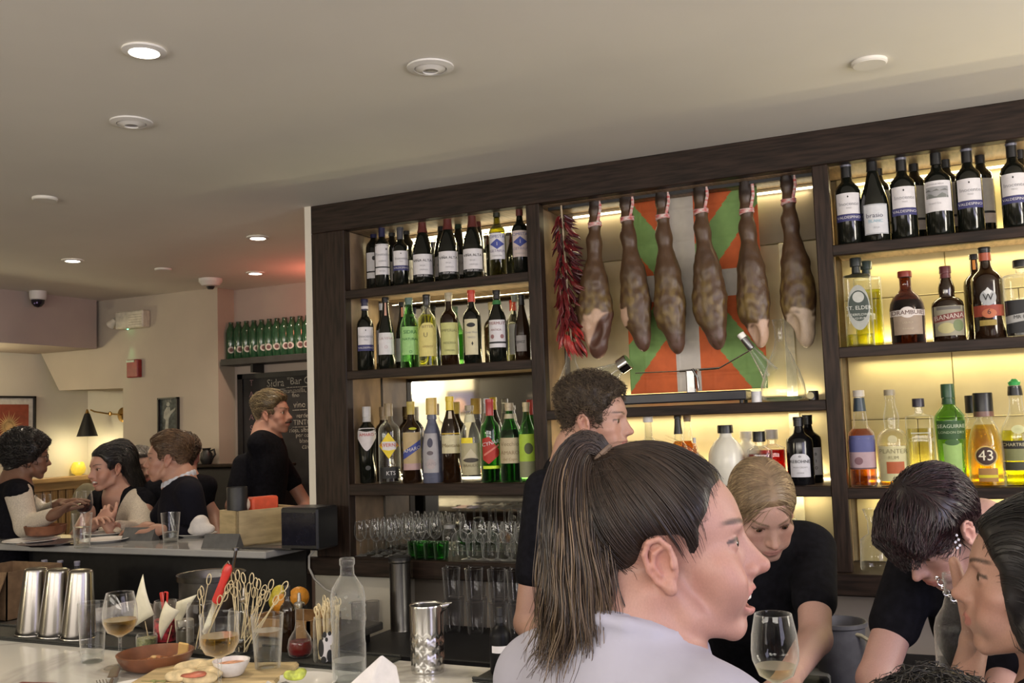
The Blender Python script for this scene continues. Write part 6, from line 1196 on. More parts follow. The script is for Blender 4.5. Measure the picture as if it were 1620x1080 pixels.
# the red handled knife stands in that glass
a = np.array(onY(318, 1000, 1.90)); b = np.array(onY(341, 953, 1.90)); c = np.array(onY(363, 893, 1.90)); t = thing('red_handled_knife', 'knife with bright red handle standing in the glass of picks', 'knife', tuple(a)); RH = mat('red_handle', (.55, .035, .030), .35)
u = (c - b) / np.linalg.norm(c - b); w = np.cross(u, (0, 1, 0)); m = MB(); L = np.linalg.norm(c - b)
R = np.stack([w, np.array((0, 1., 0)), u], 1); V = []; 
m = MB().lathe([(.0085, 0), (.0115, .004), (.0108, L * .3), (.0100, L * .55), (.0118, L * .8), (.0112, L * .93), (.006, L)], 18, n=2.6, asp=.62, R=R, c=b - a); m.obj('handle', RH, t)
MB().box((-.009, -.0008, -.085), (.008, .0008, .002), R=R, c=b - a).obj('blade', STEEL, t, smooth=False); MB().tube([c - a + u * .002 - w * .0, c - a + u * .006 + w * .006, c - a - u * .012 + w * .014, c - a - u * .03 + w * .016], .0018, 6).obj('metal_lever', STEEL, t)
def pick(a, b, r=.0014, loop=.0078):
    """bamboo pick whose top is a small loop knot"""
    a, b = np.array(a), np.array(b); u = (b - a) / np.linalg.norm(b - a); w = np.cross(u, (.2, 1, .1)); w /= np.linalg.norm(w); m = MB().tube([a, b], r, 5)
    cc = b + u * loop * 1.6; m.tube([b] + [cc + loop * (math.cos(q) * -u * 1.7 + math.sin(q) * w) for q in np.linspace(.15, 2 * PI - .15, 12)] + [b + w * .001], r * .9, 5); return m
_pm2 = None
def picks(px, py, yd, r, h, n, label, tops, lid=False):
    """every pick is a thing of its own standing in the glass"""
    p = onY(px, py, yd); z = ZB + (.006 if yd > 1.87 else 0)
    for i, (qx, qy) in enumerate(tops):
        tp = np.array(onY(qx, qy, yd + random.uniform(-.012, .012))); ft = np.array((p.x + random.uniform(-.5, .5) * r, yd + random.uniform(-.5, .5) * r, z + .006)); f = tp - ft; o = pick((0, 0, 0), f).obj('knot_pick', STICK, None, tuple(ft)); tag(o, label, 'skewer', label.split(' among ')[-1] if False else 'bamboo knot picks ' + str(0) if False else None); o['group'] = 'bamboo picks in ' + label.split(' in ')[-1]; o['label'] = label + ', top %s from left' % ORD[sorted(tops).index((qx, qy))]
picks(318, 1030, 1.90, .03, .118, 0, 'looped bamboo pick in the glass by the red-handled knife', ((320, 943), (316, 948), (329, 924), (357, 938), (353, 950), (345, 955), (361, 932)))
t = jar(385, 1040, 1.92, .036, .105, 'wide glass crowded with knotted bamboo picks')
picks(385, 1040, 1.92, .034, .105, 0, 'looped bamboo pick in the wide crowded glass', ((370, 922), (376, 918), (386, 922), (397, 923), (403, 930), (408, 932), (414, 940), (372, 945), (426, 932), (446, 934), (441, 948), (412, 948), (379, 934), (392, 938), (420, 950), (368, 940), (401, 945), (433, 955), (388, 955), (409, 958)))
# cruets
def cruet(px, py, yd, h, label, liq, stop, dark=False):
    p = onY(px, py, yd); t = thing('cruet', label, 'cruet', (p.x, yd, ZB + .006)); P = [(.020, 0), (.027, .006), (.030, .022), (.026, .042), (.013, .062), (.010, .078), (.010, h)]
    glass_lathe(P, 'glass', GLASSB, t, .0014); MB().lathe([(.019, .003), (.0255, .008), (.0282, .022), (.0258, .036), (.001, .0365)], 24).obj('liquid', liq, t); MB().lathe([(.011, h), (.013, h + .004), (.013, h + .012), (.005, h + .016), (.004, h + .034), (.002, h + .036)], 18).obj('stopper', stop, t); return t
cruet(475, 1043, 1.93, .112, 'glass cruet of red vinegar on the black mat', mat('red_vinegar', (.14, .008, .008), .1), STEEL)
cruet(387, 1030, 1.93, .118, 'glass cruet of dark oil behind the water tumbler', mat('dark_oil', (.018, .012, .006), .1), STEEL)
p = onY(456, 1040, 1.97); t = bottle('slim dark bottle behind the red vinegar cruet', 'bordeaux', .019, .155, G_BROWN, capm(BLKC), .84); t.location = (p.x, 1.97, ZB + .006)
p = onY(517, 1058, 1.91); t = jar(517, 1058, 1.91, .030, .100, 'printed glass packed with straw-coloured picks, black and white animal on it', name='picks_glass'); t.location.z = ZB + .006
SHAPES['pg'] = [(1, 0), (1, 1)]; PGZ = .001
for poly, c in ((oval(-.1, .42, .30, .26), WHT), (oval(-.38, .20, .36, .20), BLK), (oval(.16, .36, .55, .15), WHT), (oval(-.10, .14, .66, .07), BLK), (oval(.24, .12, .68, .05), BLK), (oval(.02, .10, .55, .05), BLK), (oval(.22, .20, .18, .14), BLK), (oval(-.2, .18, .10, .08), BLK)):
    V, Fc = put(poly, .0305, 2, .100, 'pg', PGZ); PGZ += .0003; o = MB().add(V, Fc).obj('printed_patch', paper(c), t)
aim_at_cam(t)
for i in range(34): 
    a_ = random.uniform(0, 2 * PI); r_ = .024 * math.sqrt(random.random()); ft = np.array((p.x + r_ * math.cos(a_), 1.91 + r_ * math.sin(a_), ZB + .012)); hh = random.uniform(.108, .135); o = pick((0, 0, 0), (r_ * math.cos(a_) * .35, r_ * math.sin(a_) * .35, hh - .012), .0013, .0045).obj('knot_pick', STICK, None, tuple(ft)); tag(o, 'straw-coloured pick packed in the printed glass', 'skewer', 'picks packed in the printed glass')
# embossed water bottle, half empty
t = thing('water_bottle', 'tall clear embossed water bottle, nearly empty, left of the steel mixing cup', 'bottle', at(553, 1082)); E_ = thin('embossed_glass', (.95, .965, .97), .84, .05, bump=1.3); S0 = mpp(553, 1080) * 196
P = [(.036, .003), (.039, .010), (.040, .09), (.0385, .10), (.0385, .125), (.040, .14), (.040, .205), (.036, .222), (.024, .240), (.0165, .252), (.0155, .272), (.018, .275), (.018, .287), (.0165, .290)]
kz = S0 / .290; glass_lathe([(r * kz, z * kz) for r, z in P], 'glass', E_, t, .002, 44); MB().lathe([(.034 * kz, 0), (.037 * kz, .006), (.030 * kz, .014), (.001, .018)], 36).obj('thick_base', GLASSB, t); MB().lathe([(.0355 * kz, .012), (.0375 * kz, .056 * kz), (.001, .0565 * kz)], 36).obj('water', WATER, t)
for i in range(16):
    a_ = i / 16 * 2 * PI
    for z in (.150, .165, .180, .193): MB().lathe([(.0035, 0), (.003, .0012), (.001, .0018)], 8, c=(.0402 * kz * math.cos(a_ + z * 20), .0402 * kz * math.sin(a_ + z * 20), z * kz), R=frame((0, 0, 1), (math.cos(a_ + z * 20), math.sin(a_ + z * 20), 0))).obj('glass_boss', E_, t) if i % 2 == 0 else None
# steel mixing cup with diamond facets and spout
def cup():
    t = thing('mixing_cup', 'steel mixing cup with diamond facets and pouring lip', 'mixing cup', at(677, 1062)); h = mpp(677, 1062) * 104; r = .0365; seg, n = 72, 60; V = []; F_ = []
    for j in range(n + 1):
        z = h * j / n; f = sstep(0.04, .09, j / n) * sstep(.62, .56, j / n)
        for i in range(seg):
            a = i / seg * 2 * PI; u = a / (2 * PI) * 12; v = z / h * 4.2; d1 = abs(((u + v) % 1) - .5); d2 = abs(((u - v) % 1) - .5); cut = (min(d1, d2)) ** 1.0
            rr = r * (1 - .03 * (j / n < .02)) - f * (.0022 * (.5 - cut) * 2 - .0012); sp = sstep(.86, 1.0, j / n) * math.exp(-((a - .35 + PI) % (2 * PI) - PI) ** 2 / .035) * .020; rr += sp; V.append((rr * math.cos(a), rr * math.sin(a), z + sp * .15))
    for j in range(n):
        for i in range(seg): F_.append((j * seg + i, j * seg + (i + 1) % seg, (j + 1) * seg + (i + 1) % seg, (j + 1) * seg + i))
    F_.append(tuple(range(seg))[::-1]); o = MB().add(V, F_).obj('cup', STEEL, t, angle=25); md = o.modifiers.new('wall', 'SOLIDIFY'); md.thickness = .0014; md.offset = -1
    m = MB(); k = n * seg; m.tube([V[k + i % seg] for i in range(seg + 1)], .0012, 6, cap=False); m.obj('rim', STEEL, t)
cup()
# napkin, folded upright
c0 = np.array(onZ(590, 1105, ZB)); Nm = mat('white_napkin', (.72, .70, .72), .9, var=.02, bump=.15, scale=60); t = thing('folded_napkin', 'white napkin folded to a peak beside the water bottle', 'napkin', tuple(c0))
Wp = lambda px, py, d: np.array(deep(px, py, d)) - c0
d0 = float((c0 - (0, 0, EYE)) @ FW); pk = Wp(604, 1033, d0 + .01); V = [Wp(546, 1086, d0 - .02), Wp(575, 1135, d0 - .06), Wp(640, 1120, d0 - .03), Wp(620, 1092, d0 + .05), pk, Wp(628, 1052, d0 + .02)]; 
for v in V: v[2] = max(v[2], .0005)
o = MB().add(V, [(0, 1, 4), (1, 2, 5, 4), (2, 3, 5), (3, 0, 4, 5)]).obj('cloth', Nm, t, smooth=False); md = o.modifiers.new('soft', 'BEVEL'); md.width = .004; md.segments = 2
# dropper bottle
p = onY(793, 1062, 1.93); t = thing('dropper_bottle', 'matte black round-shouldered bottle with blank white label strip', 'bottle', (p.x, 1.93, ZB + .006)); s = float(np.dot(np.array((p.x, 1.93, -.5)), FW)) / F; R = 17.2 * s; H = 102 * s
MB().lathe([(R * .92, 0), (R, .004), (R, H * .56), (R * .93, H * .64), (R * .6, H * .70), (R * .40, H * .73), (R * .38, H * .78)], 32).obj('body', mat('matte_black_glass', (.004, .004, .005), .4, spec=.15), t); MB().lathe([(R * .42, H * .77), (R * .42, H * .86), (R * .30, H * .87), (R * .32, H * .99), (R * .28, H)], 20).obj('cap', BLACK, t)
V, Fc = put(rect(-.84, .84, .335, .44), R, 2, H, 'pg', .0006); MB().add(V, Fc).obj('label_strip', paper(WHT), t); aim_at_cam(t, .12)
# the wine glass at the right, plates, cutlery, board
S1 = mpp(1232, 1150)
t = wine_glass('nearly empty wine glass in front of the blonde woman', at(1233, 1156), .196, .0405, .0315, .036, .40, .26, thin('straw_wine', (.93, .89, .66), .75), 'wine glass', th=.0012)
BRD = mat('pale_wood_board', (.48, .37, .20), .6, var=.12, scale=10, stretch=(1, 6, 1)); t = thing('serving_board', 'pale wooden serving board holding bread and dip', 'board', at(350, 1074), .35); MB().box((-.17, -.085, 0), (.15, .085, .016), bev=.005).obj('board', BRD, t, smooth=False)
BREAD = mat('flatbread', (.62, .50, .30), .8, var=.15, scale=40, bump=.3); ROSY = mat('cured_meat', (.42, .12, .07), .4, var=.2)
z1 = ZB + .016
for i, (px, py, r, lb) in enumerate(((303, 1062, .5, 'pale wedge of bread at the back left of the board'), (288, 1077, .2, 'flat pale bread piece at the front left of the board'), (330, 1072, -.3, 'puffed bread piece below the dip bowl'), (316, 1082, .1, 'small bread piece at the very front of the board'), (338, 1060, .8, 'bread piece leaning on the dip bowl'))):
    q = at(px, py, z1); t = lump('bread_piece', [E((0, 0, .012), (.034, .020, .011), .01), E((.016, .006, .014), (.022, .016, .010), .01), E((-.02, -.003, .009), (.018, .013, .008), .01)], .004, BREAD, None, None, q, r); tag(t, lb, 'bread')
q = at(305, 1071, z1 + .02); t = lump('ham_slice', [E((0, 0, .004), (.028, .014, .004), .004), E((.012, .005, .007), (.016, .011, .004), .004)], .003, ROSY, None, None, q, .3); tag(t, 'red slice of cured ham lying on the bread', 'meat')
t = thing('dip_bowl', 'small white bowl of reddish dip at the end of the board', 'bowl', at(366, 1068, z1)); MB().lathe([(.020, 0), (.026, .004), (.038, .026), (.040, .033), (.037, .033), (.033, .022), (.001, .018)], 36).obj('bowl', mat('white_glaze', (.72, .71, .74), .2), t); MB().lathe([(.034, .024), (.02, .027), (.001, .028)], 24).obj('dip', mat('salmon_dip', (.62, .30, .18), .5, var=.25, scale=80), t)
POR = mat('white_plate_glaze', (.70, .69, .68), .2, var=.01)
def plate(label, loc, r, m=POR): t = thing('plate', label, 'plate', loc); MB().lathe([(r * .62, 0), (r * .66, .003), (r, .014), (r * .99, .016), (r * .66, .007), (.001, .005)], 40).obj('plate', m, t); return t
plate('white plate at the bottom edge, left of the board', at(222, 1100), .085); plate('white plate with a lettuce scrap right of the water tumbler', at(478, 1088), .075)
q = at(466, 1078, ZB + .012); t = lump('lettuce_scrap', [E((0, 0, .012), (.024, .012, .010), .006), E((.014, .004, .020), (.012, .010, .008), .006), E((-.012, -.004, .016), (.010, .010, .008), .006)], .004, mat('lettuce', (.50, .58, .10), .5, var=.2, scale=60, bump=.3), None, None, q, .2); tag(t, 'yellow-green lettuce scrap on the small plate', 'lettuce')
q = at(240, 1082, ZB + .012); t = lump('herb_stem', [C((-.03, 0, .004), (.02, .01, .006), .0016), C((0, .005, .005), (.02, -.008, .006), .0012), E((.024, .01, .006), (.008, .005, .002), .002)], .0022, mat('dry_herb', (.25, .26, .10), .8), None, None, q); tag(t, 'thin dry herb stem on the white plate', 'herb')
def fork(label, px, py, rz, z=ZB, l=.19, pitch=0, name='fork'):
    t = thing(name, label, 'cutlery', at(px, py, z), rz); t.rotation_euler = (pitch, 0, rz); m = MB()
    m.box((-.004, -l, .002), (.004, -.055, .0042), bev=.001).add([(-.004, -.056, .003), (.004, -.056, .003), (.012, -.036, .002), (-.012, -.036, .002), (-.004, -.056, .005), (.004, -.056, .005), (.012, -.036, .004), (-.012, -.036, .004)], [(0, 1, 2, 3), (4, 7, 6, 5), (0, 3, 7, 4), (1, 5, 6, 2), (2, 6, 7, 3)])
    m.obj('handle', STEEL, t, smooth=False)
    if name == 'fork':
        for i in range(4): MB().box((-.0105 + i * .0062, -.038, .002), (-.0078 + i * .0062, .004, .0038), bev=.0006).obj('tine', STEEL, t, smooth=False)
    else: MB().add([(-.010, -.05, .0025), (.010, -.05, .0025), (.012, .04, .0025), (.002, .075, .0025), (-.010, .03, .0025), (-.010, -.05, .0040), (.010, -.05, .0040), (.012, .04, .0035), (.002, .075, .003), (-.010, .03, .0035)], [(0, 1, 2, 3, 4), (9, 8, 7, 6, 5)] + [(i, (i + 1) % 5, (i + 1) % 5 + 5, i + 5) for i in range(5)]).obj('blade', STEEL, t, smooth=False)
fork('fork lying across the plate edge at the bottom left', 160, 1078, .9, ZB + .012); fork('fork with upward tines in front of the water tumbler', 417, 1062, .35, ZB + .008, pitch=.10); fork('dinner knife beside the fork at the bottom left', 180, 1066, .75, ZB + .01, name='table_knife')
fork('dinner knife lying between the board and the lettuce plate', 440, 1078, 1.0, ZB + .004, name='table_knife')
t = thing('dark_red_card', 'dark red card lying on the marble at the lower left', 'card', at(48, 1085), .2); MB().box((-.045, -.028, 0), (.045, .028, .0012)).obj('card', mat('maroon_card', (.13, .02, .015), .5), t, smooth=False); V, Fc = text_mesh('BAR', .016); MB().add([(x, y, .0015) for x, y in V], Fc).obj('lettering', paper(TAN), t, smooth=False)
# ---------------------------------------------------------------- under the side counter
q = onZ(-6, 985, ZP); t = thing('cardboard_box', 'brown cardboard box under the left end of the side counter', 'box', (onY(15, 985, 3.0).x, 3.0, ZP)); CB = mat('brown_cardboard', (.20, .125, .07), .85, var=.08)
MB().box((-.16, -.14, 0), (.16, -.135, .20)).box((-.16, .135, 0), (.16, .14, .20)).box((-.16, -.14, 0), (-.155, .14, .20)).box((.155, -.14, 0), (.16, .14, .20)).box((-.16, -.14, 0), (.16, .14, .004)).obj('walls', CB, t, smooth=False)
f = MB().box((-.16, -.26, -.002), (.16, 0, .002)).obj('flap', CB, t, (0, -.138, .2), smooth=False); f.rotation_euler = (1.15, 0, 0)
PET = thin('pet_plastic', (.78, .82, .90), .8, .1)
for px, lb in ((70, 'small clear plastic bottle behind the shakers'), (95, 'bluish clear plastic bottle behind the middle shaker'), (122, 'clear plastic bottle behind the rightmost shaker')):
    p = onY(px, 935, 3.2); t = bottle(lb, 'liqueur', .032, .20, PET, capm((.25, .25, .32)), .9); t.location = (p.x, 3.2, ZP)
p = onY(335, 985, 3.0); t = thing('steel_pot', 'dark steel pot with bright rim under the side counter', 'pot', (p.x, 3.0, ZP)); MB().lathe([(.115, 0), (.12, .01), (.12, .185), (.128, .19), (.128, .205), (.122, .205), (.114, .18), (.112, .02)], 40, cap=False).lathe([(.115, 0.001), (.001, .002)], 30).obj('pot', mat('dark_pot_steel', (.16, .15, .14), .35, .9), t); MB().lathe([(.122, .186), (.131, .188), (.131, .208), (.123, .206)], 40, cap=False).obj('rim', STEELB, t)
MB().tube([(.10, -.02, .15), (.13, -.02, .26), (.14, -.02, .30)], .006, 8).lathe([(.012, .30), (.012, .31)], 12, c=(.14, -.02, 0)).obj('ladle_handle', mat('dark_steel_handle', (.3, .3, .32), .3, 1.0), t)
t = lump('crumpled_towel', [E((-.14, 0, .03), (.10, .08, .03), .03), E((.0, .02, .045), (.10, .08, .045), .04), E((.11, -.01, .035), (.09, .06, .035), .04), E((.03, -.05, .07), (.05, .03, .025), .03)], .009, mat('grey_towel', (.36, .35, .37), .95, bump=.6, scale=40), None, None, tuple(onY(205, 975, 2.95).xy) + (ZP,), 0)
tag(t, 'crumpled grey towel heaped under the side counter', 'towel')
p = onY(265, 975, 2.85); t = lump('dark_bag', [E((0, 0, .06), (.14, .07, .06), .04), E((.06, 0, .10), (.10, .06, .03), .03)], .012, mat('brown_black_bag', (.05, .038, .03), .6, bump=.5, scale=20), None, None, (p.x, 2.85, ZP)); tag(t, 'dark brown soft bag in front of the towel', 'bag')
t = thing('fruit_tray', 'low wooden crate of citrus under the side counter', 'crate', (onY(465, 980, 3.0).x, 3.0, ZP)); MB().box((-.14, -.10, 0), (.14, -.09, .07)).box((-.14, .09, 0), (.14, .10, .07)).box((-.14, -.1, 0), (-.13, .1, .07)).box((.13, -.1, 0), (.14, .1, .07)).box((-.14, -.1, 0), (.14, .1, .008)).obj('crate', mat('crate_wood', (.34, .19, .07), .7), t, smooth=False)
ORG = mat('orange_peel', (.60, .25, .02), .45, var=.06, bump=.3, scale=160); LEM = mat('lemon_peel', (.58, .48, .05), .45, var=.06, bump=.2, scale=140)
for px, py, m_, lb, nm in ((473, 944, ORG, 'large orange on top of the citrus crate, nearest the wall', 'orange'), (447, 955, ORG, 'half hidden orange in the middle of the crate', 'orange'), (432, 944, LEM, 'pale yellow lemon at the back of the crate', 'lemon'), (428, 953, LEM, 'yellow lemon behind the bamboo picks', 'lemon')):
    p = onY(px, py, 3.0); o = MB().lathe([(.038 * math.sin(a) * (1 if nm == 'orange' else .85), -.038 * math.cos(a)) for a in np.linspace(0, PI, 15)], 24).obj(nm, m_, None, (p.x, 3.0 if nm == 'orange' else 3.04, max(p.z, ZP + .046))); tag(o, lb, nm); MB().lathe([(.004, .036), (.002, .040)], 8).obj('stalk_end', mat('stalk_green', (.12, .16, .04), .8), o)
t = MB().tube([tuple(onY(px, py, 3.56)) for px, py in ((497, 870), (489, 880), (489, 898), (497, 915), (515, 932), (532, 940))], .005, 6).obj('white_cable', mat('white_cable', (.50, .48, .45), .6)); tag(t, 'thin white cable hanging beside the cream partition', 'cable')
# ---------------------------------------------------------------- on the side counter
def onc(px, py): p = onZ(px, py, ZC); return (p.x, p.y, ZC)
plate('white plate at the far left end of the side counter', onc(5, 838), .12); plate('white plate with food scraps before the smiling woman', onc(168, 846), .12); plate('empty white plate nearest the counter edge before the smiling woman', onc(165, 857), .11); plate('white plate carrying a crumpled napkin before the man in the blazer', onc(310, 848), .10)
plate('white plate half under the brown dish', onc(50, 858), .13); plate('dark plate right of the brown dish', onc(78, 862), .14, mat('dark_plate', (.06, .045, .05), .25))
t = thing('terracotta_dish', 'brown glazed dish on the side counter before the curly-haired person', 'dish', tuple(np.array(onc(72, 852)) + (0, 0, .016))); MB().lathe([(.07, 0), (.09, .01), (.10, .05), (.098, .052), (.085, .02), (.001, .014)], 36).obj('dish', TC, t)
for i, (px, py) in enumerate(((162, 836), (176, 838), (186, 838))): t = lump('food_scrap', [E((0, 0, .012), (.025, .02, .012), .01), E((.015, .01, .018), (.014, .012, .010), .006)], .006, [mat('scrap_pale', (.62, .55, .45), .7), mat('scrap_brown', (.22, .14, .08), .7)][i % 2], None, None, tuple(np.array(onc(px, py + 8)) + (0, 0, .012)), i); tag(t, ('pale leftover at the left of the woman’s plate', 'brown leftover in the middle of the woman’s plate', 'pale leftover at the right of the woman’s plate')[i].replace('’', ''), 'food')
q = tuple(np.array(onc(316, 850)) + (0, 0, .012)); t = lump('crumpled_napkin', [E((0, 0, .04), (.05, .04, .045), .02), E((.04, 0, .03), (.05, .03, .025), .02), E((-.04, .01, .02), (.035, .03, .02), .02), E((.01, 0, .07), (.03, .03, .025), .02)], .007, Nm, None, None, q); tag(t, 'crumpled white napkin heaped on the plate', 'napkin')
c = onc(68, 846); wine_glass('large empty wine glass left of the brown dish on the side counter', c, .21, .042, .036, .036, .45, group=None)
c = onc(133, 842); wine_glass('glass of red wine held by the smiling woman', c, .215, .045, .038, .036, .45, .45, REDW)
tumbler('water tumbler in front of the red wine glass', 130, 864, .155, .034, .044, .6, None, ZC, loc=onc(130, 866)); tumbler('straight tumbler before the man in the blazer', 270, 856, .135, .034, .044, .35, None, ZC, loc=onc(270, 857))
for px, py, lb in ((222, 850, 'grey folded table card before the smiling woman'), (352, 862, 'grey folded table card leaning at the wooden box')):
    c = onc(px, py + 4); t = thing('table_card', lb, 'card', c, .08); MB().prism([(-.0, .0), (.0, .0)], 0, 0) if False else MB().add([(-.09, -.03, 0), (.09, -.03, 0), (.09, 0, .06), (-.09, 0, .06), (-.09, .03, 0), (.09, .03, 0)], [(0, 1, 2, 3), (3, 2, 5, 4), (1, 5, 2), (0, 3, 4)]).obj('card', mat('grey_card', (.10, .10, .10), .7), t, smooth=False)
ply = mat('pale_plywood', (.46, .36, .20), .55, var=.08, scale=8, stretch=(1, 1, 5)); a = np.array(onc(372, 868)); b = np.array(onc(453, 858)); rz = math.atan2(b[1] - a[1], b[0] - a[0]); L = .30
t = thing('wooden_caddy', 'pale plywood caddy box with cups at the end of the side counter', 'box', tuple(onc(375, 866)), rz); h = .155; dd = .15
for nm, lo, hi in (('long_side', (0, 0, 0), (L, .012, h)), ('long_side', (0, dd, 0), (L, dd + .012, h)), ('end_panel', (0, 0, 0), (.012, dd, h)), ('end_panel', (L - .012, 0, 0), (L, dd, h)), ('floor_panel', (0, 0, 0), (L, dd, .01))): MB().box(lo, hi, bev=.0015).obj(nm, ply, t, smooth=False)
q = np.array(onc(375, 866)); ux, uy = math.cos(rz), math.sin(rz); loc = lambda x, y, z: (q[0] + x * ux - y * uy, q[1] + x * uy + y * ux, ZC + z)
t = thing('black_cup', 'tall black cup standing in the plywood caddy', 'cup', loc(.05, .09, .01)); MB().lathe([(.040, 0), (.042, .005), (.046, .24), (.044, .245), (.040, .235)], 28).obj('cup', BLACK, t)
t = thing('red_packet', 'bright red-orange packet in the plywood caddy', 'packet', loc(.17, .08, .01), rz); MB().box((-.065, -.03, .12), (.065, .03, .195), bev=.008).box((-.06, -.028, 0), (.06, .028, .13)).obj('packet', mat('red_orange_packet', (.62, .08, .03), .5), t, smooth=False); lump('paper_end', [E((-.085, 0, .165), (.02, .025, .03), .01)], .006, mat('cream_paper', (.6, .52, .42), .8), t)
c = np.array(onc(470, 869)); t = thing('black_terminal', 'black box terminal against the cream partition', 'terminal', (c[0] + .02, c[1] + .05, ZC)); MB().box((-.09, -.07, 0), (.10, .08, .175), bev=.008).obj('case', mat('black_plastic', (.010, .010, .012), .4), t, smooth=False); MB().box((-.08, -.073, .02), (.09, -.069, .155)).obj('screen', mat('dark_screen', (.012, .012, .02), .1), t, smooth=False)
c = np.array(onc(418, 868)); t = thing('dark_tray', 'flat dark tray in front of the plywood caddy', 'tray', (c[0] + .02, c[1] + .03, ZC)); MB().box((-.13, -.05, 0), (.13, .05, .008), bev=.003).obj('tray', SLATE, t, smooth=False)
# behind the bar between the women
p = onY(1330, 1045, 3.0); 
t = thing('grey_bucket', 'grey round plastic tub behind the bar between the two women', 'tub', (onY(1330, 1045, 3.20).x, 3.20, .775)); MB().lathe([(.062, 0), (.065, .004), (.078, .165), (.086, .17), (.086, .182), (.080, .182), (.074, .165), (.06, .01), (.001, .008)], 32).obj('tub', mat('grey_tub_plastic', (.11, .11, .13), .5), t)
q = onY(1288, 1045, 3.2); t = thing('glass_tray', 'low clear glass block left of the grey tub', 'glass', (q.x, 3.15, .775)); MB().box((-.055, -.05, 0), (.055, .05, .035), bev=.006).obj('glass', GLASSB, t, smooth=False)
t = MB().tube([tuple(onY(px, py, 3.15)) for px, py in ((1340, 1000), (1362, 1005), (1382, 1018), (1400, 1028))], .006, 8).obj('plastic_hose', mat('pale_hose', (.34, .31, .22), .5)); tag(t, 'pale plastic hose behind the grey tub', 'hose')
t = MB().tube([tuple(onY(px, py, 3.15)) for px, py in ((1284, 1030), (1286, 985), (1282, 970), (1290, 963))], .003, 6).obj('green_straw', mat('green_straw', (.40, .45, .05), .5)); tag(t, 'thin yellow-green straw left of the grey tub', 'straw')
S2 = onY(1515, 1010, 1.72); t = thing('water_bottle', 'embossed clear glass bottle beside the raised hand at the right', 'bottle', (S2.x, 1.72, ZB)); kz = 1.0; glass_lathe([(r * .82, z * 1.02) for r, z in P[:0]] or [(.031, .003), (.034, .010), (.034, .19), (.030, .207), (.019, .225), (.0145, .24), (.0145, .262), (.0165, .265), (.0165, .277)], 'glass', E_, t, .002, 40); MB().lathe([(.029, 0), (.032, .006), (.025, .014), (.001, .018)], 32).obj('thick_base', GLASSB, t)
# ---------------------------------------------------------------- the woman with the ponytail
def hero():
    c = deep(1046, 876, 1.18); th = math.radians(15.9 + 4); d = (math.cos(th), math.sin(th)); yaw = math.atan2(-d[0], d[1])
    Rh = rot(yaw, .035, .0); shirt = mat('pale_lilac_sweatshirt', (.37, .365, .44), .9, var=.03, scale=11, bump=1.0, stretch=(1, 1, .6))
    W = lambda px, py, dd: np.array(deep(px, py, dd))
    def ex(q):
        nb, Rb, s = q['nb'], q['Rb'], q['s']; ring = []
        for a in np.linspace(0, 2 * PI, 19): ring.append(nb + Rb @ np.array((.083 * math.sin(a), .006 + .082 * math.cos(a), -.004 - .030 * math.cos(a))))
        return [C(nb + (0, 0, -.030), nb - (0, 0, .06), .078, .105, .03)] + chain(ring, [.0095] * 19, .004)
    arms = [dict(side=1, elbow=W(1075, 1200, 1.02), wrist=W(1290, 1240, 1.1), sleeve=1.8, r=1.0), dict(side=-1, elbow=W(1120, 1180, 1.38), wrist=W(1165, 1220, 1.36), sleeve=1.7, dir=(-.1, .0, 1), up=(.3, .9, 0), hand=dict(curl=(.12, 1.3, 1.35, 1.4), thumb=1.0))]
    return person('young woman laughing in profile, brown ponytail, pale lilac sweatshirt', c, Rh, 1.02, skin=(.46, .255, .205), lip=(.50, .20, .18), mouth='smile', h=.0024, yaw=yaw + .75, lean=(0, -.10, 0), nbo=(0, -.045, -.078),
                  arms=arms, cloth_m=shirt, hair=hair_ponytail, slim=.94, drop=.088, gaze=-.55, top='sweatshirt', extra=ex, nose=1.05, brow=(.05, .03, .022))
hero()
# ---------------------------------------------------------------- the other people
TEEB = mat('black_tee', (.006, .006, .009), .95, var=.15, bump=.3, scale=60, spec=.15); NAVYC = mat('navy_blazer', (.007, .007, .013), .9, bump=.2, scale=120, spec=.15); CARD = mat('cream_knit', (.55, .49, .41), .95, bump=.5, scale=150); GREYK = mat('grey_knit', (.24, .22, .21), .95, bump=.4, scale=120)
LT = (.49, .29, .225); HRB = hair_mats('dark_brown_hair', [(.035, .023, .015), (.06, .04, .025), (.11, .078, .045)], .6); HRD = hair_mats('plum_black_hair', [(.012, .007, .009), (.022, .010, .013), (.035, .014, .018)], .32)
HBL = hair_mats('dark_blond_hair', [(.19, .13, .08), (.28, .20, .12), (.40, .30, .18)]); HSB = hair_mats('streaky_blond_hair', [(.08, .055, .03), (.22, .16, .08), (.42, .33, .19)]); HRE = hair_mats('reddish_brown_hair', [(.07, .038, .02), (.11, .062, .033), (.16, .095, .05)]); HBK = hair_mats('black_hair', [(.008, .007, .007), (.014, .012, .011), (.024, .02, .018)], .4); HGR = hair_mats('grey_hair', [(.14, .13, .12), (.2, .19, .18), (.26, .25, .24)])
def face(px, turn):
    """heading (from the camera's point of view): 0 looks straight at the camera, +90 looks to the right of the picture"""
    v = ray(px, 700); a = math.atan2(v[1], v[0]); d = a + PI + math.radians(turn); return d - PI / 2
MLINE = [(.105, .088), (.074, .070), (.066, .052), (.055, .036), (.052, .008), (.036, -.012), (.024, -.016), (.016, .008), (.010, .018), (-.012, .024), (-.026, .008), (-.032, -.02), (-.05, -.055), (-.13, -.066)]
back = lambda p, i, g: np.stack([p[:, 0] * 4, -1 + 0 * p[:, 0], .5 * sstep(.04, .09, p[:, 1]) - .1], 1) + .2 * g.normal(size=p.shape)
def curls(p, i, g): d = p - np.array((0, .0, .03)); return np.cross(d, (.3, .2, .9)) * 8 + .8 * g.normal(size=p.shape)
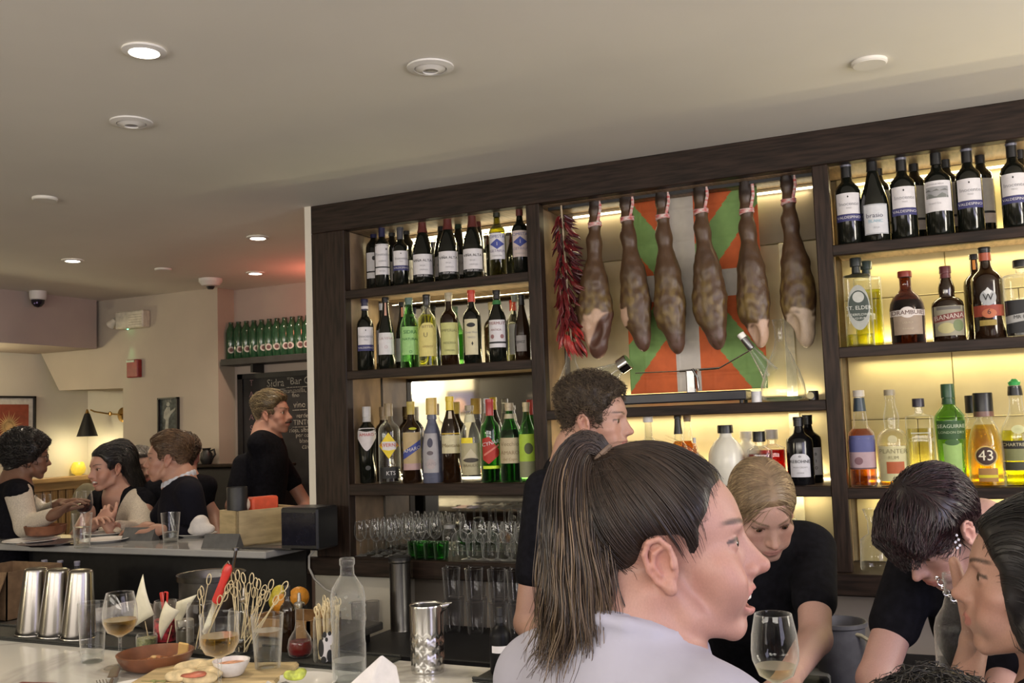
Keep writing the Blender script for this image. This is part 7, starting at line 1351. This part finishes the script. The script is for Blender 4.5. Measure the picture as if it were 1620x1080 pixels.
def swept(p, i, g): f = sstep(.03, .085, p[:, 1])[:, None]; return np.stack([p[:, 0] * 9, -.8 + 0 * p[:, 0], .8 + 0 * p[:, 0]], 1) * f + np.array((0, -.9, -.4)) * (1 - f) + .06 * g.normal(size=p.shape)
def down(p, i, g): f = sstep(-.05, .02, p[:, 1])[:, None]; return (np.array((0, -1., .25)) + np.stack([p[:, 0] * 9, 0 * p[:, 0], .5 * sstep(.05, .085, p[:, 1])], 1)) * f + np.array((0, -.25, -1.)) * (1 - f) + .06 * g.normal(size=p.shape)
thk_top = lambda a, b: (lambda p: b + (a - b) * sstep(.03, .10, p[..., 2]))
# barman behind the woman, facing right
c = deep(938, 668, 2.92); y = face(938, 74)
person('barman in black tee with short curly brown hair, behind the ponytail', c, rot(y, -.10, .05), 1.02, male=True, skin=LT, h=.0042, yaw=y + .5, lean=(0, .0, 0), cloth_m=TEEB, sleeve=.62, nbo=(0, -.045, -.10), brow=(.03, .02, .015), stub=.12,
       arms=[dict(side=1, shoulder=deep(862, 775, 2.85), elbow=deep(835, 985, 2.80), wrist=deep(880, 1060, 2.6)), dict(side=-1, elbow=deep(1020, 950, 3.1), wrist=deep(1060, 1040, 2.9))],
       hair=style(2600, HRB, curls, 7, .006, lambda i: .0018 * i, thk_top(.024, .007), MLINE, .006, 75, .0009, None, .0035, 5))
# blonde barwoman looking down
c = deep(1205, 806, 2.42); y = face(1200, 18)
def part(p, i, g): s = np.where(p[:, 0] > -.006, 1., -1.)[:, None]; return np.concatenate([s * (.6 + .0 * p[:, :1]), -.75 + 0 * p[:, :1], -.35 - .2 * i + 0 * p[:, :1]], 1) + .10 * g.normal(size=p.shape)
person('blonde barwoman in black looking down, hair parted and tied back', c, rot(y, -.62, .10), .98, skin=(0.532, 0.329, 0.279), h=.0036, yaw=y - .1, lean=(0, -.22, 0), nbo=(0, -.06, -.105), cloth_m=TEEB, sleeve=.6, brow=(.16, .11, .07), lip=(.55, .26, .24),
       arms=[dict(side=-1, elbow=deep(1290, 1010, 2.30), wrist=deep(1245, 1075, 2.02)), dict(side=1, elbow=deep(1090, 1050, 2.3), wrist=deep(1150, 1110, 2.1))],
       hair=style(2200, HBL, part, 12, .011, lambda i: .0008, .008, [(.105, .082), (.082, .066), (.066, .042), (.050, .024), (.040, .006), (.022, .012), (.010, .02), (-.012, .024), (-.028, .006), (-.04, -.04), (-.13, -.06)], 0, 60, .0010, None, 0, 8))
# short dark red hair, head bowed
c = deep(1488, 838, 2.05); y = face(1470, -50)
def bang(p, i, g): f = sstep(-.02, .05, p[:, 1])[:, None]; return np.array((0, 1., -.15)) * f + np.array((0, -.35, -1.)) * (1 - f) + np.array((-.30, 0, 0)) * f + .12 * g.normal(size=p.shape)
bl = [(.125, .055), (.098, .026), (.080, .034), (.056, .044), (.038, .028), (.020, .018), (.010, .02), (-.012, .024), (-.026, .008), (-.034, -.02), (-.05, -.055), (-.13, -.066)]
person('barwoman with short plum-dark hair bowing her head, black top, chain necklace', c, rot(y, -.78, -.06), .98, skin=(0.502, 0.301, 0.258), h=.0034, yaw=y + .45, lean=(0, -.22, 0), nbo=(0, -.065, -.095), cloth_m=TEEB, sleeve=.55, brow=(.03, .015, .015), lip=(.45, .16, .14),
       arms=[dict(side=1, elbow=deep(1385, 1075, 2.06), wrist=deep(1400, 1180, 1.9)), dict(side=-1, elbow=deep(1600, 1040, 2.1), wrist=deep(1560, 1150, 1.9))],
       hair=style(2200, HRD, bang, 12, .011, lambda i: .001 + .0004 * i, lambda p: .014 + .014 * sstep(.0, .08, p[..., 1]) + .004 * sstep(.05, .1, p[..., 2]), bl, .004, 45, .0012, lambda q: .75 * sstep(.075, .11, q[:, 1]), .002, 9))
# necklace and earring of the bowed barwoman
P_ = bpy.data.objects['person.003'] if 'person.003' in bpy.data.objects else None
if P_:
    def ring(px, py, d, r, nm, k):
        p = np.array(deep(px, py, d)) - np.array(P_.location); a = np.linspace(0, 2 * PI, 17); return [p + r * (math.cos(q) * RT + math.sin(q) * (UP if k % 2 else .35 * UP + .9 * FW)) for q in a]
    m = MB()
    for k, (px, py) in enumerate(((1483, 914), (1488, 921), (1492, 929), (1497, 937), (1503, 942), (1509, 946), (1516, 950))): m.tube(ring(px, py, 1.99, .006 if k % 2 else .0045, 0, k), .0014, 6)
    m.obj('chain_necklace', STEEL, P_)
    m = MB()
    for k, (px, py) in enumerate(((1513, 846), (1516, 853), (1511, 857), (1518, 862), (1514, 866))): m.lathe([(.0042, -.002), (.0028, .002)], 8, c=np.array(deep(px, py, 1.955)) - np.array(P_.location), R=frame(UP, -FW))
    m.obj('flower_earring', STEEL, P_)
# woman at the right edge, hand to her face
c = deep(1652, 930, 1.40); y = face(1652, -87); d = np.array((-math.sin(y), math.cos(y), 0))
person('woman at the right edge in left profile, hand raised to her brow', c, rot(y, .06, 0), 1.0, skin=(0.486, 0.280, 0.211), h=.003, yaw=y - .5, lean=(0, -.1, 0), cloth_m=TEEB, sleeve=.6, brow=(.03, .02, .015), lip=(.5, .18, .16), nose=.92,
       arms=[dict(side=-1, elbow=deep(1500, 1190, 1.47), wrist=deep(1540, 1024, 1.535), r=.82, sleeve=.5, fingers=[
           [(1543, 1015, 1.538, 0.0239), (1553, 985, 1.538, 0.0229), (1556, 962, 1.548, 0.0166)], [(1546, 1010, 1.533, 0.0208), (1533, 965, 1.523, 0.0140), (1520, 925, 1.518, 0.0112), (1509, 888, 1.518, 0.0081)],
           [(1550, 975, 1.528, 0.0146), (1550, 930, 1.528, 0.0112), (1560, 890, 1.523, 0.0100), (1583, 868, 1.518, 0.0081)], [(1556, 972, 1.548, 0.0146), (1562, 930, 1.553, 0.0112), (1576, 894, 1.548, 0.0100), (1602, 880, 1.543, 0.0081)],
           [(1562, 975, 1.568, 0.0146), (1571, 936, 1.578, 0.0108), (1588, 906, 1.573, 0.0096), (1610, 896, 1.568, 0.0079)], [(1566, 985, 1.588, 0.0135), (1579, 950, 1.598, 0.0096), (1594, 926, 1.593, 0.0083), (1612, 915, 1.588, 0.0069)]]), dict(side=1, elbow=deep(1700, 1200, 1.3), wrist=deep(1600, 1250, 1.25))],
       hair=style(1500, HBK, swept, 12, .014, lambda i: .001 + .0005 * i, .012, [(.110, .080), (.086, .062), (.078, .044), (.066, .024), (.060, -.02), (.05, -.06), (.03, -.10), (-.13, -.12)], .002, 40, .0011, None, .001, 11))
# dark wavy head at the bottom right, nearest the camera
c = deep(1500, 1292, 1.0); y = face(1490, 165)
person('person seen only by the top of a dark wavy head at the bottom edge', c, rot(y, .1, 0), 1.0, skin=LT, h=.006, yaw=y, cloth_m=NAVYC, arms=[dict(side=-1, elbow=deep(1330, 1630, 1.0), wrist=deep(1380, 1650, 1.2), sleeve=1.8), dict(side=1, elbow=deep(1690, 1630, 1.0), wrist=deep(1600, 1650, 1.2), sleeve=1.8)],
       hair=style(2200, HBK, lambda p, i, g: np.stack([p[:, 0] * 4, -.4 + 0 * p[:, 0], -.4 + 0 * p[:, 0]], 1) + .5 * g.normal(size=p.shape), 10, .012, lambda i: .001 + .001 * i, .020, HAIRLINE, .006, 60, .0009, None, .004, 12))
# waiter with moustache
c = deep(430, 657, 5.45); y = face(430, 66)
p_, og = person('waiter with moustache and streaky blond hair, black polo shirt, by the blackboard', c, rot(y, .02, 0), .98, male=True, skin=(0.471, 0.245, 0.184), h=.006, yaw=y + .25, cloth_m=TEEB, sleeve=.62, nbo=(0, -.045, -.096), shw=1.08, mous=(.06, .03, .02), brow=(.10, .06, .04),
       arms=[dict(side=1, shoulder=deep(385, 735, 5.35), elbow=deep(368, 800, 5.25), wrist=deep(400, 850, 4.9)), dict(side=-1, elbow=deep(485, 800, 5.6), wrist=deep(460, 870, 5.2))], hair=style(800, HSB, lambda p, i, g: np.array((.1, -.8, .1)) + .35 * g.normal(size=p.shape), 8, .010, lambda i: .001 + .001 * i, thk_top(.026, .008), MLINE, .005, 45, .0016, None, .002, 14))
Rh = rot(y, .02, 0); T_ = lambda q: np.array(c) + Rh @ (np.array(q) * .98)
sdf_obj('moustache', [C(T_((x * .028, .092, -.046)), T_((x * .012, .1065, -.0405)), .0045, .0068, .004) for x in (-1, 1)] + [C(T_((-.012, .1065, -.0405)), T_((.012, .1065, -.0405)), .0068, .0068, .004)], .003, mat('brown_moustache', (.05, .026, .016), .8, bump=.5, scale=300), p_, origin=og)
# curly haired person standing at the far left
c = deep(42, 725, 5.141); y = face(42, 100); d = np.array((-math.sin(y), math.cos(y), 0))
AF = (.20, .105, .07)
p_, og = person('person with round curly black hair, glasses, black waistcoat, pale sleeves', c, rot(y, -.12, 0), 1.01, skin=AF, lip=(.18, .06, .06), brow=(.01, .01, .01), h=.0055, yaw=y + .05, lean=(0, -.03, 0), cloth_m=TEEB, sleeve=.02, slim=.82, shw=.86,
       arms=[dict(side=1, elbow=deep(42, 832, 4.982), wrist=deep(88, 812, 4.876), dir=(.5, .25, .35)), dict(side=-1, elbow=deep(70, 815, 5.300), wrist=deep(95, 797, 5.141), dir=(.8, .2, .2))],
       hair=style(2600, HBK, curls, 6, .008, lambda i: .0012 * i, lambda p: .030 + .010 * sstep(.02, -.07, p[..., 1]), [(.11, .075), (.075, .055), (.055, .03), (.04, .0), (.01, -.02), (-.03, -.04), (-.06, -.06), (-.13, -.07)], .008, 60, .0022, None, .006, 15), top='waistcoat')
S_ = {1: (deep(42, 832, 4.982), deep(88, 812, 4.876)), -1: (deep(70, 815, 5.300), deep(95, 797, 5.141))}; nb = np.array(c) + rot(y, -.12, 0) @ np.array((0, -.04, -.125)) * .96 - np.array((0, 0, .005))
sdf_obj('pale_sleeves', [p for x, (el, wr) in S_.items() for p in (C(nb + rot(y + .05) @ np.array((x * .125, -.012, -.055)), el, .066, .056, .02), C(el, np.array(el) + (np.array(wr) - np.array(el)) * .85, .056, .036, .02))], .008, CARD, p_, origin=og)
Rh = rot(y, -.12, 0); m = MB()
for x in (-1, 1):
    cc = np.array(c) + Rh @ (np.array((x * .033, .098, .010)) * .96) - og; m.tube([cc + .021 * (math.cos(q) * (Rh @ np.array((1., 0, 0))) + math.sin(q) * (Rh @ np.array((0, 0, 1.)))) for q in np.linspace(0, 2 * PI, 21)], .0022, 6); m.tube([cc + Rh @ np.array((x * .022, 0, .004)), cc + Rh @ np.array((x * .042, -.10, .006))], .0018, 6)
m.obj('glasses', BLACK, p_)
# smiling woman in cream cardigan
c = deep(174, 742, 5.321); y = face(174, -62)
p_, og = person('laughing woman with long dark hair, cream cardigan over a dark top', c, rot(y, -.12, .04), 1.03, skin=(0.502, 0.280, 0.211), mouth='smile', h=.0052, yaw=y + .35, lean=(0, -.08, 0), cloth_m=TEEB, neckline=.06, sleeve=.2, brow=(.03, .02, .015), top='dark_top',
       arms=[dict(side=1, elbow=deep(120, 852, 5.194), wrist=deep(150, 828, 5.003), sleeve=.1), dict(side=-1, elbow=deep(222, 845, 5.141), wrist=deep(172, 832, 4.982), dir=(-.6, .1, .8), up=(.3, -.9, .2), hand=dict(curl=(.9, .9, 1., 1.)), sleeve=.1)],
       hair=style(2000, HBK, down, 19, .020, lambda i: .001 + .0008 * i, lambda p: .012 + .030 * sstep(-.01, -.09, p[..., 1]), HAIRLINE, .002, 40, .0020, lambda q: sstep(.02, -.02, q[:, 2]) * sstep(-.02, -.05, q[:, 1]), .002, 17))
Rb = rot(y + .35); nb = np.array(c) + rot(y, -.12, .04) @ np.array((0, -.04, -.125)) * .98 - np.array((0, 0, .005))
sdf_obj('cardigan', [E(nb + Rb @ (-.085, -.02, -.20), (.105, .125, .21), .04, R=Rb), C(nb + Rb @ (-.12, -.01, -.06), deep(222, 845, 5.162), .075, .070, .04), C(deep(222, 845, 5.162), deep(188, 838, 5.046), .066, .05, .02), E(nb + Rb @ (.12, -.05, -.20), (.07, .10, .19), .04, R=Rb), C(nb + Rb @ (.14, -.02, -.06), nb + Rb @ (.19, -.02, -.25), .065, .06, .03), E(nb + Rb @ (0, -.075, -.22), (.16, .07, .22), .05, R=Rb)], .010, CARD, p_, origin=og)
# man in blazer
c = deep(268, 727, 5.003); y = face(268, -100)
p_, og = person('man with reddish-brown hair in a navy blazer and pale collar, seen from the side', c, rot(y, -.04, 0), 1.05, male=True, skin=(0.471, 0.259, 0.190), h=.0055, yaw=y + .30, lean=(0, -.06, 0), cloth_m=NAVYC, sleeve=1.85, brow=(.12, .07, .04), top='blazer', nbo=(0, -.05, -.10), shw=1.05,
       arms=[dict(side=-1, elbow=deep(318, 850, 4.823), wrist=deep(248, 838, 4.685), dir=(-1, -.1, -.1), hand=dict(curl=(.5, .5, .5, .5))), dict(side=1, elbow=deep(225, 860, 5.300), wrist=deep(232, 834, 4.876), dir=(-1, 0, -.1))],
       hair=style(1100, HRE, back, 8, .012, lambda i: .001 + .0004 * i, thk_top(.022, .008), MLINE, .002, 50, .0018, None, .002, 19))
nb = np.array(c) + np.array((0, 0, -.12)) + rot(y) @ np.array((0, -.045, 0)); ring = [nb + rot(y) @ np.array((.078 * math.sin(a), .076 * math.cos(a), .012 - .030 * math.cos(a))) for a in np.linspace(0, 2 * PI, 17)]
sdf_obj('shirt_collar', [p for i in range(16) for p in [C(ring[i], ring[i + 1], .010, k=.01), C(ring[i] + (0, 0, .016), ring[i + 1] + (0, 0, .016), .007, k=.01)]], .005, mat('pale_blue_shirt', (.50, .52, .60), .8), p_, origin=og)
# people further back in the booth
c = deep(292, 722, 5.459); y = face(292, 175)
person('person with dark brown hair mostly hidden behind the man in the blazer', c, rot(y, 0, 0), 1.0, skin=(0.471, 0.266, 0.204), h=.009, yaw=y, cloth_m=TEEB, sleeve=.35, arms=[dict(side=1, shoulder=deep(312, 775, 5.406), elbow=deep(338, 815, 5.406), wrist=deep(345, 850, 5.300)), dict(side=-1, elbow=deep(262, 830, 5.459), wrist=deep(262, 855, 5.194))],
       hair=style(500, HRB, back, 7, .012, lambda i: .002, .018, HAIRLINE, .003, 50, .0022, None, .003, 21))
c = deep(222, 742, 5.777); y = face(222, 20)
person('grey-haired person in a grey knit jumper between the couple', c, rot(y, -.1, 0), 1.0, skin=(0.456, 0.280, 0.224), h=.009, yaw=y, cloth_m=GREYK, sleeve=1.8, arms=[dict(side=1, elbow=deep(190, 830, 5.724), wrist=deep(205, 850, 5.512)), dict(side=-1, elbow=deep(255, 830, 5.724), wrist=deep(240, 850, 5.512))],
       hair=style(600, HGR, back, 7, .010, lambda i: .002, .016, MLINE, .003, 50, .0022, None, .003, 22))
t = thing('booth_chair', 'rounded olive-grey upholstered chair back left of the laughing woman', 'chair', (onY(138, 800, 4.35).x, 4.35, 0)); q = onY(138, 800, 4.35)
lump('backrest', [E((0, 0, q.z - .02), (.13, .05, .16), .03), E((0, 0, q.z - .2), (.14, .06, .2), .03)], .014, mat('olive_grey_velvet', (.17, .15, .10), .9), t); lump('seat', [E((0, -.15, q.z - .42), (.2, .2, .06), .02)], .016, mat('olive_grey_velvet_b', (.16, .14, .10), .9), t)
for x in (-.15, .15):
    for yy in (-.3, .02): MB().tube([(x, yy, 0), (x * .9, yy, q.z - .45)], .015, 8).obj('leg', WOOD, t)
